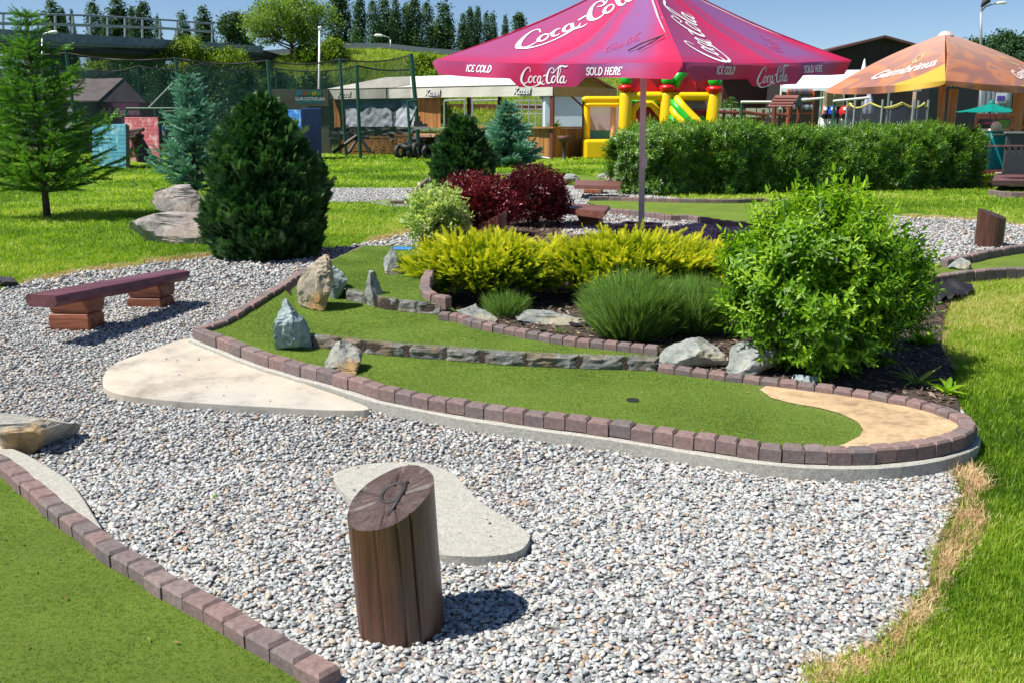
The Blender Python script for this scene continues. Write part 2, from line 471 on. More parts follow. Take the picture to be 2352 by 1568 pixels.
# ---------------------------------------------------------------- templates for foliage and pebbles
def ico(sub):
    bm = bmesh.new(); bmesh.ops.create_icosphere(bm, subdivisions=sub, radius=1)
    v = np.array([tuple(x.co) for x in bm.verts]); f = np.array([[a.index for a in q.verts] for q in bm.faces]); bm.free()
    return v, f
def pebble_templates(sub, k=6):
    out = []
    for i in range(k):
        v, f = ico(sub); v = v.copy(); v = np.sign(v) * np.abs(v) ** .85
        for _ in range(5):
            n = rng.normal(0, 1, 3); n /= np.linalg.norm(n); d = rng.uniform(.5, .82)
            e = v @ n - d; v -= np.outer(np.maximum(e, 0) * .8, n)
        v *= np.array([1.05, rng.uniform(.5, .85), rng.uniform(.3, .52)]); out.append((v, f))
    return out
def leaf(L=1, W=.4, fold=.12, droop=.15, y0=0.0):
    """pointed folded leaf along +Y, 8 triangles"""
    v = np.array([(0, 0, 0), (-W * .42, .3, fold), (W * .42, .3, fold), (0, .33, 0), (-W * .36, .65, fold * .6), (W * .36, .65, fold * .6), (0, .68, 0), (0, 1, 0)], float)
    v[:, 2] -= droop * v[:, 1] ** 2; v *= L; v[:, 1] += y0
    f = np.array([(0, 3, 1), (0, 2, 3), (1, 3, 4), (3, 6, 4), (3, 2, 5), (3, 5, 6), (4, 6, 7), (6, 5, 7)])
    return v, f
def merge(parts):
    V = []; Fa = []; Rn = []; o = 0
    for p in parts:
        V.append(p[0]); Fa.append(p[1] + o); Rn.append(np.full(len(p[0]), p[2] if len(p) > 2 else 0.)); o += len(p[0])
    return np.concatenate(V), np.concatenate(Fa), np.concatenate(Rn)
def place(t, pos, d, s=1, up=(0, 0, 1), r=0.):
    M = frames(np.array([d], float), np.array([up], float))[0]
    return (t[0] * s) @ M.T + np.array(pos, float), t[1], r
def stick(p0, p1, w, r=0.):
    p0 = np.array(p0, float); p1 = np.array(p1, float); d = p1 - p0; d /= np.linalg.norm(d)
    x = np.cross(d, [0, 0, 1.0]); x = x / (np.linalg.norm(x) + 1e-6) if np.linalg.norm(x) > .05 else np.array([1., 0, 0])
    y = np.cross(x, d)
    v = np.array([p0 + x * w, p0 - x * w * .5 + y * w * .8, p0 - x * w * .5 - y * w * .8, p1]); f = np.array([(0, 1, 3), (1, 2, 3), (2, 0, 3)])
    return v, f, r
def twig(n=9, L=1.0, ls=.42, lw=.36, rn=.0, opp=True, up_=.8):
    """leafy shoot along +Y with opposite leaves"""
    ps = []
    for i in range(n):
        y = .12 + .85 * i / n; k = 1 - .45 * (i / n); a = (i % 2) * math.pi / 2 + rng.uniform(-.3, .3)
        for s in (0, math.pi):
            d = (math.cos(a + s), up_ + rng.uniform(-.1, .25), math.sin(a + s))
            ps.append(place(leaf(1, lw, .1, .2), (0, y * L, 0), d, ls * k * rng.uniform(.8, 1.1), (0, 1, .2), rng.uniform(-.12, .12)))
    ps.append(place(leaf(1, lw, .1, .0), (0, L * .95, 0), (.1, 1, .1), ls * .6, r=.1))
    return merge(ps)
def needles(n=34, L=1.0, nl=.16, nw=.012, spread=1.0, flat=.0, rr=.0):
    ps = []
    for i in range(n):
        y = L * (i + .3) / n; a = rng.uniform(0, 2 * math.pi)
        c, s = math.cos(a), math.sin(a) * (1 - flat)
        d = np.array([c * spread, .75, s * spread]); d /= np.linalg.norm(d); l = nl * rng.uniform(.7, 1.1) * (1 - .35 * (y / L) ** 3)
        p = np.array([0, y, 0]); x = np.cross(d, [s, 0, -c]); x /= np.linalg.norm(x) + 1e-9
        v = np.array([p + x * nw, p - x * nw, p + d * l]); ps.append((v, np.array([(0, 1, 2)]), rng.uniform(-.1, .1) + rr * (y / L)))
    ps.append(stick((0, 0, 0), (0, L, 0), .012, -.3))
    return merge(ps)
def spray(n=7, L=1.0, w=.09, spread=.9):
    """flat scaly frond of a cypress"""
    ps = []
    def narrow(p, d, l, ww, r):
        up = (rng.uniform(-.3, .3), rng.uniform(-.2, .2), 1)
        t = np.array([(0, 0, 0), (-ww, .45 * l, .02), (ww, .45 * l, -.02), (0, l, 0)], float); f = np.array([(0, 2, 1), (1, 2, 3)])
        M = frames(np.array([d], float), np.array([up], float))[0]
        ps.append((t @ M.T + p, f, r))
    for i in range(n):
        y = i / n * .8 * L
        for s in (-1, 1):
            l = (.55 - .35 * i / n) * L * rng.uniform(.7, 1.15)
            d = np.array([s * spread, 1, rng.uniform(-.15, .15)]); d /= np.linalg.norm(d)
            narrow(np.array([0, y, 0]), d, l, w * .55, rng.uniform(-.1, .1))
            narrow(np.array([0, y, 0]) + d * l * .4, np.array([s * .25, 1, 0]), l * .5, w * .45, rng.uniform(-.05, .15))
    narrow(np.zeros(3), np.array([0, 1., 0]), L, w, 0)
    return merge(ps)
def blade(h=1, w=.06, lean=.4, a=0, r=0., ox=0, oy=0):
    c, s = math.cos(a), math.sin(a)
    v = np.array([(-w, 0, 0), (w, 0, 0), (-w * .7, lean * .3, .55), (w * .7, lean * .3, .55), (0, lean, 1 - lean * .25)], float) * h
    v = v @ np.array([(c, s, 0), (-s, c, 0), (0, 0, 1.0)]); v += (ox, oy, 0)
    return v, np.array([(0, 1, 3), (0, 3, 2), (2, 3, 4)]), r
def tuft(n=7, w=.06, sp=.35, lean=.5):
    return merge([blade(rng.uniform(.55, 1.1), w, rng.uniform(.05, lean), rng.uniform(0, 6.28), rng.uniform(-.15, .15), rng.uniform(-sp, sp), rng.uniform(-sp, sp)) for _ in range(n)])
def rotz_m(a, s):
    c, sn = np.cos(a), np.sin(a); z = np.zeros_like(a); o = np.ones_like(a)
    s = np.asarray(s)
    return np.stack([np.stack([c, -sn, z], -1), np.stack([sn, c, z], -1), np.stack([z, z, o], -1)], 1) * s[:, None, None]

# ---------------------------------------------------------------- materials
def ground_mat():
    m, t, b = newmat('lawn_soil')
    f = ntex(t, 1.3, 6, .65, coord='World'); g = ntex(t, 40, 4, .7, coord='World'); h = ntex(t, .28, 3, .5, coord='World')
    col = ramp(t, f, [(.3, (.085, .165, .013)), (.55, (.14, .25, .022)), (.75, (.23, .3, .06))])
    col = mixc(t, ramp(t, h, [(.45, (0, 0, 0)), (.7, (.5, .5, .5))]), col, (.16, .25, .035))
    col = mixc(t, 1.0, col, ramp(t, g, [(.3, (.55, .55, .5)), (.7, (1.2, 1.2, 1.1))]), 'MULTIPLY')
    t.links.new(col, b.inputs['Base Color']); b.inputs['Roughness'].default_value = .9; b.inputs['Specular IOR Level'].default_value = .1
    bump(t, b, g, .8, .03); return m
M_ground = ground_mat()
M_grass = leafm('grass_blades', [(.055, .13, .007), (.14, .255, .012), (.25, .39, .022), (.4, .47, .07), (.56, .5, .22)], .4, .5, .3)
M_dry = leafm('dry_grass', [(.42, .27, .14), (.66, .46, .26), (.78, .6, .38), (.36, .32, .08)], .3, .7, .2, (1.2, 1.1, .9))
def gravel_mat():
    m, t, b = newmat('gravel_under')
    v = t.nodes.new('ShaderNodeTexVoronoi'); v.inputs['Scale'].default_value = 34
    g = t.nodes.new('ShaderNodeNewGeometry'); t.links.new(g.outputs['Position'], v.inputs['Vector'])
    sp = t.nodes.new('ShaderNodeSeparateColor'); t.links.new(v.outputs['Color'], sp.inputs[0])
    col = ramp(t, sp.outputs[0], [(0, (.3, .31, .32)), (.3, (.42, .42, .42)), (.6, (.5, .49, .46)), (.8, (.35, .29, .24)), (.9, (.2, .2, .22))], True)
    col = mixc(t, 1.0, col, ramp(t, v.outputs['Distance'], [(.2, (1, 1, 1)), (.62, (.25, .25, .25))]), 'MULTIPLY')
    t.links.new(col, b.inputs['Base Color']); b.inputs['Roughness'].default_value = .85
    bump(t, b, v.outputs['Distance'], -.8, .02); return m
M_gravel = gravel_mat()
M_pebble = rampmat('pebbles', [(0, (.44, .46, .46)), (.22, (.54, .54, .52)), (.4, (.36, .385, .39)), (.53, (.57, .55, .5)), (.66, (.28, .3, .3)), (.75, (.48, .41, .33)), (.82, (.34, .27, .26)), (.87, (.17, .175, .18)), (.91, (.44, .3, .19)), (.935, (.64, .64, .61))], .75, True, 90, .3, .4, .003)
def turf_mat(name, c1, c2, sc=220, worn=None):
    m, t, b = newmat(name)
    f = ntex(t, sc, 4, .75, coord='World'); h = ntex(t, 2.2, 4, .6, coord='World')
    col = ramp(t, f, [(.33, c1), (.68, c2)])
    col = mixc(t, ramp(t, h, [(.35, (0, 0, 0)), (.75, (.45, .45, .45))]), col, tuple(x * 1.35 for x in c2))
    t.links.new(col, b.inputs['Base Color']); b.inputs['Roughness'].default_value = .8; b.inputs['Specular IOR Level'].default_value = .15
    b.inputs['Sheen Weight'].default_value = .0
    bump(t, b, f, .9, .008); return m
M_turf = turf_mat('artificial_turf', (.085, .13, .016), (.16, .235, .033), 330)
M_turfb = leafm('turf_fibres', [(.085, .145, .03), (.185, .285, .062), (.27, .38, .095), (.4, .43, .19)], .35, .6, .12)
M_sand = stone('sand', (.43, .3, .17), (.51, .365, .215), (.39, .275, .16), 3.5, .95, bs=.9, bd=.012)
M_conc = stone('concrete', (.34, .33, .29), (.42, .41, .365), None, 30, .9, bs=.7, bd=.006)
M_ramp = stone('smooth_concrete', (.42, .37, .3), (.47, .415, .34), (.4, .38, .34), .9, .85, bs=.35, bd=.006)
M_brick = rampmat('purple_brick', [(0, (.23, .165, .155)), (.25, (.2, .157, .152)), (.45, (.255, .175, .162)), (.6, (.18, .148, .146)), (.75, (.265, .182, .168)), (.9, (.245, .19, .18))], .85, True, 45, .3, .5, .004, .15)
M_soil = plain('bark_soil', (.07, .05, .038), .95, .5, 14, .9, bd=.03)
M_bark = rampmat('bark_chips', [(0, (.08, .05, .035)), (.35, (.14, .09, .065)), (.6, (.22, .16, .12)), (.8, (.32, .27, .22)), (.93, (.42, .3, .2))], .85, True, 60, .3, .3)
M_rock1 = stone('grey_rock', (.17, .19, .18), (.36, .38, .35), (.34, .3, .21), 7, bs=1)
M_rock2 = stone('ochre_rock', (.24, .25, .23), (.4, .38, .32), (.4, .24, .09), 5, bs=1)
M_rock2b = stone('warm_ochre_rock', (.24, .21, .165), (.42, .36, .27), (.42, .24, .09), 4, bs=1)
M_rock3 = stone('teal_rock', (.2, .27, .28), (.4, .47, .47), None, 7)
M_rock4 = stone('purple_rock', (.22, .19, .18), (.4, .36, .34), (.3, .24, .2), 5)
M_rockd = stone('dark_rock', (.035, .032, .035), (.08, .075, .075), None, 6, .5)
M_riser = stone('riser_stone', (.1, .102, .098), (.24, .24, .225), (.2, .15, .1), 9)
M_post = wood('stained_post', (.095, .042, .026), (.035, .017, .011), vert=True, scale=16, rough=.34, spec=.6)
def endgrain(name, c):
    m, t, bs = newmat(name); gq = t.nodes.new('ShaderNodeTexCoord'); mp = t.nodes.new('ShaderNodeMapping'); mp.inputs['Location'].default_value = (-c[0], -c[1], 0)
    t.links.new(gq.outputs['Object'], mp.inputs[0]); sp = t.nodes.new('ShaderNodeSeparateXYZ'); t.links.new(mp.outputs[0], sp.inputs[0])
    def ma(op, x, y=None):
        n_ = t.nodes.new('ShaderNodeMath'); n_.operation = op
        for k, v in ((0, x), (1, y)):
            if v is None: continue
            if hasattr(v, 'is_linked'): t.links.new(v, n_.inputs[k])
            else: n_.inputs[k].default_value = v
        return n_.outputs[0]
    rr = ma('SQRT', ma('ADD', ma('MULTIPLY', sp.outputs[0], sp.outputs[0]), ma('MULTIPLY', sp.outputs[1], sp.outputs[1]))); an = ma('ARCTAN2', sp.outputs[1], sp.outputs[0])
    n3 = ntex(t, 9, 3, .5); an = ma('ADD', an, ma('MULTIPLY', n3, .5)); cb = t.nodes.new('ShaderNodeCombineXYZ'); t.links.new(ma('MULTIPLY', an, 3.2), cb.inputs[0]); t.links.new(ma('MULTIPLY', rr, 14.), cb.inputs[1])
    nz = t.nodes.new('ShaderNodeTexNoise'); nz.inputs['Scale'].default_value = 1.3; nz.inputs['Detail'].default_value = 6; nz.inputs['Roughness'].default_value = .7; t.links.new(cb.outputs[0], nz.inputs['Vector'])
    n2 = ntex(t, 14, 4, .6); ring = ma('SINE', ma('MULTIPLY', ma('ADD', rr, ma('MULTIPLY', n2, .05)), 430.))
    col = ramp(t, nz.outputs[0], [(.34, (.01, .006, .006)), (.42, (.045, .024, .02)), (.6, (.075, .043, .036)), (.82, (.105, .064, .052))])
    col = mixc(t, 1., col, ramp(t, ma('MULTIPLY_ADD', ring, .5), [(0, (.86, .86, .86)), (.6, (1.05, 1.05, 1.05))]), 'MULTIPLY')
    t.links.new(col, bs.inputs['Base Color']); bs.inputs['Roughness'].default_value = .5; bump(t, bs, nz.outputs[0], .9, .006); return m
M_black = plain('black_cloth', (.012, .012, .014), .55, .3, 20, .4)
M_dark = plain('dark_paint', (.02, .018, .018), .6, .2)
M_white = plain('white_paint', (.78, .78, .76), .5, .05)
M_metal = plain('grey_metal', (.42, .43, .44), .45, .1, metal=.6)
M_gpost = plain('green_post', (.01, .075, .045), .45, .2)

# ---------------------------------------------------------------- ground, lawn, gravel, lanes
XG = 260.0
gp = []
gxs = np.concatenate([np.linspace(-XG, -14, 12), np.arange(-12, 12.1, .5), np.linspace(14, XG, 12)])
gys = np.concatenate([np.arange(-6, 30, .5), np.linspace(30, 420, 20)])
gx, gy = np.meshgrid(gxs, gys)
V = np.stack([gx.ravel(), gy.ravel(), ht(gx.ravel(), gy.ravel())], 1); nx, ny = len(gxs), len(gys)
ii, jj = np.meshgrid(np.arange(nx - 1), np.arange(ny - 1)); q = (jj * nx + ii).ravel()
tag(npmesh('ground', V, [np.stack([q, q + 1, q + nx + 1, q + nx], 1)], M_ground, smooth=True), kind='structure')

GRAVEL = [(-700, 705), (0, 668), (60, 650), (133, 638), (187, 626), (300, 616), (333, 606), (400, 600), (477, 592), (600, 588), (735, 571), (769, 571), (853, 558), (938, 537), (965, 515), (962, 492), (952, 478), (894, 475), (840, 466), (735, 466), (600, 468), (600, 434), (735, 434), (897, 434), (950, 433), (1000, 426), (1130, 420), (1300, 428), (1420, 432), (1500, 452), (1700, 470), (1960, 480), (2077, 500), (2182, 504), (2250, 508), (2314, 516), (2352, 521), (2800, 560), (2800, 640), (2352, 640), (2194, 655), (2165, 720), (2150, 790), (2182, 853), (2195, 920), (2250, 990), (2179, 1062), (2208, 1140), (2174, 1205), (2144, 1264), (2130, 1352), (2060, 1436), (1987, 1495), (1873, 1534), (1845, 1600), (1780, 1750), (-700, 1750)]
_, gravel_w = patch('gravel_bed', GRAVEL, .008, M_gravel, .4)
BED = [(1012, 700), (975, 640), (960, 600), (970, 545), (960, 480), (985, 440), (1010, 440), (1150, 440), (1285, 470), (1290, 545), (1420, 568), (1650, 585), (1720, 585), (2060, 575), (2140, 640), (2200, 665), (2170, 720), (2160, 790), (2190, 853), (2200, 920), (2205, 944), (2100, 915), (1850, 880), (1700, 862), (1540, 840), (1519, 815), (1500, 796), (1320, 775), (1150, 745), (1050, 722)]
_, bed_w = patch('planting_soil', BED, .03, M_soil, .3)

# front lane
FL_OUT = [(832, 562), (770, 592), (687, 622), (617, 665), (533, 715), (493, 737), (447, 749)]
FL_FR = [(443, 754), (467, 764), (493, 774), (523, 785), (555, 798), (587, 809), (622, 820), (657, 829), (689, 839), (740, 851), (807, 870), (870, 889), (990, 913), (1075, 927), (1165, 940), (1250, 952), (1340, 963), (1400, 971), (1500, 986), (1551, 994), (1604, 1002), (1660, 1010), (1718, 1018), (1772, 1025), (1837, 1031), (1903, 1033), (1970, 1033), (2031, 1031), (2093, 1025), (2139, 1019), (2179, 1010), (2210, 1001), (2236, 989), (2245, 973), (2236, 960), (2203, 943), (2154, 927), (2095, 912), (2056, 906), (2016, 898), (1972, 891), (1923, 884), (1878, 878), (1834, 872), (1785, 867), (1746, 862), (1721, 858), (1681, 854), (1640, 848), (1598, 843), (1558, 838), (1518, 833)]
kerb('brick_kerb', 'long purple brick kerb looping round the near lane and sand patch', None, 1, M_brick, dz=.15, footing=M_conc, cat='brick kerb',
     segs=[(FL_OUT + [(443, 754)], 28), (FL_FR[:9], 8), (FL_FR[8:12], 5), (FL_FR[11:19], 14), (FL_FR[18:26], 8), (FL_FR[25:34], 9), (FL_FR[33:], 19)])
# inner parts of the lane
R1T = [(712, 770), (735, 771), (853, 785), (930, 792), (1036, 799), (1128, 807), (1253, 814), (1338, 817), (1514, 822)]
R2T = [(791, 663), (837, 673), (880, 685), (928, 690), (979, 695), (1023, 697)]
FLp = FL_OUT + FL_FR
def lanepoly(pts, dz): return [tuple(G(p[0], p[1], dz))[:2] for p in pts]
outer = lanepoly(catmull(FLp, 3), .15)
# pull the border in under the kerb
oa = np.array(outer); tg = np.gradient(oa, axis=0); tg /= np.linalg.norm(tg, axis=1, keepdims=True) + 1e-9
oi = oa + np.stack([-tg[:, 1], tg[:, 0]], 1) * .05
back_front = lanepoly([(1500, 846), (1350, 838), (1243, 832), (1128, 826), (1036, 819), (930, 812), (853, 804), (735, 790), (680, 765), (690, 700), (640, 655)], .11)
kfrom = next(i for i, p in enumerate(oi) if p[0] <= G(640, 650, .15).x)   # start of front level on the left kerb
front_poly = [tuple(p) for p in oi[kfrom:]] + back_front
_, frontw = patch('front_lane_turf', front_poly, .112, M_turf, .22, world=True)
mid_px = [(560, 716), (640, 668), (700, 640), (791, 664), (880, 688), (979, 698), (1023, 700), (1060, 722), (1146, 748), (1226, 764), (1324, 779), (1433, 792), (1517, 800), (1514, 822), (1338, 817), (1253, 814), (1128, 807), (1036, 799), (930, 792), (853, 785), (735, 771), (712, 770), (680, 752), (600, 735)]
mid_px[0:1] = [(690, 735)]; mid_px[1:3] = [(668, 668), (700, 640)]
_, midw = patch('middle_lane_turf', mid_px[:3] + mid_px[3:-1], .19, M_turf, .25)
back_px = [(700, 627), (765, 598), (838, 566), (900, 566), (968, 567), (985, 600), (972, 640), (975, 660), (990, 680), (1023, 688), (1023, 697), (979, 695), (928, 690), (880, 685), (837, 673), (791, 663), (745, 650)]
_, backw = patch('back_lane_turf', back_px, .27, M_turf, .25)
sand_px = [(1745, 893), (1760, 885), (1880, 888), (1980, 902), (2080, 925), (2180, 955), (2222, 978), (2200, 1005), (2120, 1024), (2030, 1034), (1903, 1036), (1905, 1028), (1940, 1018), (1975, 1000), (1983, 985), (1970, 967), (1930, 948), (1880, 935), (1820, 925), (1770, 912)]
patch('sand_patch', sand_px, .118, M_sand, .2)
spx = catmull(sand_px, 3, True)

def riser(name, label, top_px, dzt, hgt, widths, seed):
    rs = random.Random(seed)
    A = resample([G(p[0], p[1], dzt) for p in catmull(top_px, 5)], n=120)
    d = np.r_[0, np.cumsum(np.linalg.norm(np.diff(A, axis=0), axis=1))]
    e = T(name, label, 'stone edging', Vector(A[0]) - Vector((0, 0, hgt)))
    mb = MB(); s = 0; k = 0
    while s < d[-1] - .05:
        w_ = rs.uniform(*widths); s2 = min(s + w_, d[-1])
        if d[-1] - s2 < .06: s2 = d[-1]
        p = Vector([np.interp(s + .004, d, A[:, i]) for i in range(3)]); q_ = Vector([np.interp(s2 - .004, d, A[:, i]) for i in range(3)])
        t_ = (q_ - p).normalized(); n_ = Vector((t_.y, -t_.x, 0)).normalized()
        if n_.y > 0: n_ = -n_
        # rough front face: a little grid
        NX, NZ = 7, 5; vs = []
        sl0, sl1 = rs.uniform(-.015, .015), rs.uniform(-.015, .015); of = rs.uniform(0, 50)
        for iz in range(NZ + 1):
            for ix in range(NX + 1):
                u, v = ix / NX, iz / NZ
                b_ = p.lerp(q_, u) + t_ * ((sl0 * (1 - u) + sl1 * u) * (1 - v))
                edge = min(u, 1 - u, v, 1 - v)
                out = .012 * min(1, edge * 8) + noise.noise(b_ * 14 + Vector((of, v * 3, 0))) * .014 - .01
                vs.append(b_ + n_ * out - Vector((0, 0, (1 - v) * hgt)))
        fs = [(iz * (NX + 1) + ix, iz * (NX + 1) + ix + 1, (iz + 1) * (NX + 1) + ix + 1, (iz + 1) * (NX + 1) + ix) for iz in range(NZ) for ix in range(NX)]
        n0 = len(vs); top = [vs[NZ * (NX + 1) + ix] for ix in range(NX + 1)]
        vs += [v - n_ * .05 for v in top]
        fs += [(NZ * (NX + 1) + ix, NZ * (NX + 1) + ix + 1, n0 + ix + 1, n0 + ix) for ix in range(NX)]
        vs += [vs[0] - n_ * .05, vs[NX] - n_ * .05]; m0 = len(vs) - 2
        colL = [iz * (NX + 1) for iz in range(NZ + 1)]; colR = [iz * (NX + 1) + NX for iz in range(NZ + 1)]
        fs += [tuple(colL[::-1]) + (m0, n0)[:1] + (n0,)]; fs += [tuple(colR) + (n0 + NX, m0 + 1)]
        mb.add(vs, fs, rs.random()); s = s2 + rs.uniform(0, .006); k += 1
    mb.build('stones', M_riser, e)
    back = MB(); 
    for i in range(0, len(A) - 1, 4):
        p, q_ = Vector(A[i]), Vector(A[min(i + 4, len(A) - 1)]); t_ = (q_ - p).normalized(); n_ = Vector((t_.y, -t_.x, 0))
        if n_.y > 0: n_ = -n_
        z = Vector((0, 0, 1)); f0, f1 = -.006, -.045
        back.hexa([p + n_ * f0 - z * (hgt + .02), q_ + n_ * f0 - z * (hgt + .02), q_ + n_ * f1 - z * (hgt + .02), p + n_ * f1 - z * (hgt + .02)], [p + n_ * f0 - z * .01, q_ + n_ * f0 - z * .01, q_ + n_ * f1 - z * .01, p + n_ * f1 - z * .01])
    back.build('mortar', M_soil, e)
riser('stone_edging', 'long dark stone riser between the near and middle turf levels', R1T, .194, .095, (.16, .34), 3)
riser('stone_edging', 'short dark stone riser with one ochre stone below the back turf', R2T, .274, .1, (.12, .26), 5)
kerb('brick_kerb', 'purple brick kerb between the middle turf and the yellow bushes', [(1014, 715), (1060, 719), (1094, 730), (1146, 742), (1226, 757), (1324, 772), (1433, 784), (1517, 793)], -1, M_brick, dz=.235, hgt=.1, n=19)
kerb('brick_kerb', 'short curved purple brick kerb right of the upright stones', [(985, 608), (972, 625), (966, 640), (963, 655), (967, 665), (985, 676), (1023, 682)], 1, M_brick, dz=.325, n=9, hgt=.09)

# near left lane
NL = [(-160, 940), (-60, 1000), (0, 1037), (37, 1057), (74, 1086), (108, 1114), (143, 1142), (175, 1168), (207, 1189), (231, 1208), (258, 1228), (285, 1246), (313, 1263), (347, 1281), (377, 1298), (408, 1318), (443, 1338), (482, 1357), (522, 1377), (559, 1399), (598, 1424), (640, 1447), (684, 1470), (731, 1497), (783, 1524)]
kerb('brick_kerb', 'curved purple brick kerb in the bottom left corner beside its turf', None, -1, M_brick, dz=.075, hgt=.07, segs=[(NL[:2], 2), (NL[1:], 25)])
nlp = [tuple(p) for p in (np.array(lanepoly(NL, .075)))]
nlo = np.array(nlp); tg = np.gradient(nlo, axis=0); tg /= np.linalg.norm(tg, axis=1, keepdims=True)
nli = nlo - np.stack([-tg[:, 1], tg[:, 0]], 1) * .06
_, nlw = patch('near_lane_turf', [tuple(p) for p in nli] + lanepoly([(700, 1600), (640, 1750), (-500, 1750), (-500, 900)], .02), .018, M_turf, .2, world=True)
slab('concrete_strip', [(-60, 990), (0, 1017), (60, 1040), (123, 1077), (170, 1111), (216, 1180), (235, 1215), (190, 1185), (143, 1150), (74, 1093), (0, 1044)], .05, .06, M_conc, smooth_n=2)[0]['kind'] = 'structure'

# far and right lanes
FA_B = [(1353, 452), (1410, 452), (1477, 454), (1550, 456), (1620, 457), (1690, 457), (1759, 455), (1845, 459), (1920, 466), (1990, 478)]
FA_F = [(1402, 480), (1466, 485), (1531, 494), (1582, 495), (1650, 506), (1710, 511), (1790, 512), (1900, 505), (1990, 490)]
patch('far_lane_turf', [(1347, 466)] + [(a, b + 8) for a, b in FA_B] + FA_F[::-1], .05, M_turf, .4)
kerb('brick_kerb', 'back brick kerb of the lane between the hedge and the umbrella pole', FA_B, -1, M_brick, dz=.12, hgt=.13)
kerb('brick_kerb', 'front brick kerb of the lane just right of the umbrella pole', FA_F, 1, M_brick, dz=.1, hgt=.11)
RL_B = [(2160, 594), (2205, 586), (2257, 575), (2310, 566), (2352, 560), (2500, 536)]
RL_F = [(2120, 640), (2149, 634), (2194, 628), (2276, 619), (2352, 616), (2500, 612)]
patch('right_lane_turf', [(2110, 612), (2160, 603)] + [(a, b + 4) for a, b in RL_B[1:]] + RL_F[::-1], .05, M_turf, .3)
kerb('brick_kerb', 'back brick kerb of the right lane behind the pale stone', RL_B, -1, M_brick, dz=.13, hgt=.12)
kerb('brick_kerb', 'front brick kerb of the right lane before the pale stone', RL_F, 1, M_brick, dz=.12, hgt=.11, footing=M_conc)
# small lanes in the middle distance
patch('mid_lane_turf', [(945, 436), (975, 412), (1010, 408), (1010, 443)], .05, M_turf, .5)
kerb('brick_kerb', 'small brick kerb left of the dark cone shaped cypress', [(945, 437), (960, 424), (978, 410)], -1, M_brick, dz=.12, hgt=.11)
kerb('brick_kerb', 'short front kerb at the foot of the cone shaped cypress', [(942, 440), (970, 443), (1010, 447)], 1, M_brick, dz=.12, hgt=.11)
patch('path_lane_turf', [(842, 464), (890, 458), (960, 460), (960, 470), (900, 470)], .03, M_turf, .5)
kerb('brick_kerb', 'short brick kerb on the gravel path left of the variegated bush', [(896, 461), (930, 461), (965, 462)], 1, M_brick, dz=.09, hgt=.09)
patch('small_lane_turf', [(1140, 403), (1200, 406), (1330, 420), (1420, 424), (1420, 412), (1300, 404), (1150, 398)], .04, M_turf, .5)
kerb('brick_kerb', 'thin dark kerb on the lawn behind the blue spruce and benches', [(1140, 399), (1240, 402), (1320, 414), (1420, 414)], -1, M_brick, dz=.1, hgt=.1, step=.18)
kerb('brick_kerb', 'short low kerb behind the yellow bushes left of the box at the pole', [(1300, 538), (1350, 541), (1409, 541)], 1, M_brick, dz=.08, hgt=.09)
kerb('brick_kerb', 'low kerb between the yellow bushes and the big green bush', [(1640, 574), (1700, 576), (1760, 578)], 1, M_brick, dz=.1, hgt=.1)
patch('putting_patch', [(1640, 578), (1770, 580), (1760, 612), (1640, 606)], .04, M_turf, .4)

# hole and mark
hc = G(1453, 917, .118); hv = [(hc.x, hc.y, float(ht(hc.x, hc.y)) + .118)] + [(hc.x + .036 * math.cos(k * .2618), hc.y + .036 * math.sin(k * .2618), float(ht(hc.x + .036 * math.cos(k * .2618), hc.y + .036 * math.sin(k * .2618))) + .119) for k in range(24)]
o = tag(MB().add(hv, [(0, 1 + k, 1 + (k + 1) % 24) for k in range(24)]).build('hole_cup', M_dark, base=tuple(hc)), 'small dark golf hole in the near turf', 'golf hole')
o = tag(MB().hexa([G(a, b, .272) for a, b in ((900, 573), (945, 574), (947, 568), (905, 567))], [G(a, b, .279) for a, b in ((900, 573), (945, 574), (947, 568), (905, 567))]).build('tee_mark', plain('blue_mark', (.03, .2, .5)), base=tuple(G(920, 570, .272))), 'small blue tee mark at the far end of the back turf', 'tee mark')

# slabs
o, ramp_w = slab('concrete_ramp', [(440, 776), (345, 803), (262, 835), (236, 868), (250, 895), (330, 912), (480, 925), (640, 934), (760, 940), (848, 938), (800, 915), (700, 880), (600, 843), (500, 798)], .055, .08, M_ramp)
tag(o, 'large pale smooth concrete slab against the kerb corner', 'concrete slab')
o, pad_w = slab('concrete_pad', [(768, 1100), (775, 1082), (830, 1066), (900, 1060), (975, 1062), (1045, 1090), (1090, 1140), (1150, 1180), (1205, 1215), (1217, 1235), (1195, 1262), (1140, 1274), (1060, 1276), (990, 1264), (900, 1210), (800, 1140)], .045, .07, M_conc)
tag(o, 'kidney shaped rough concrete pad behind the numbered post', 'concrete slab')

# ---------------------------------------------------------------- pebbles
excl = [frontw, ramp_w, pad_w, nlw, bed_w]
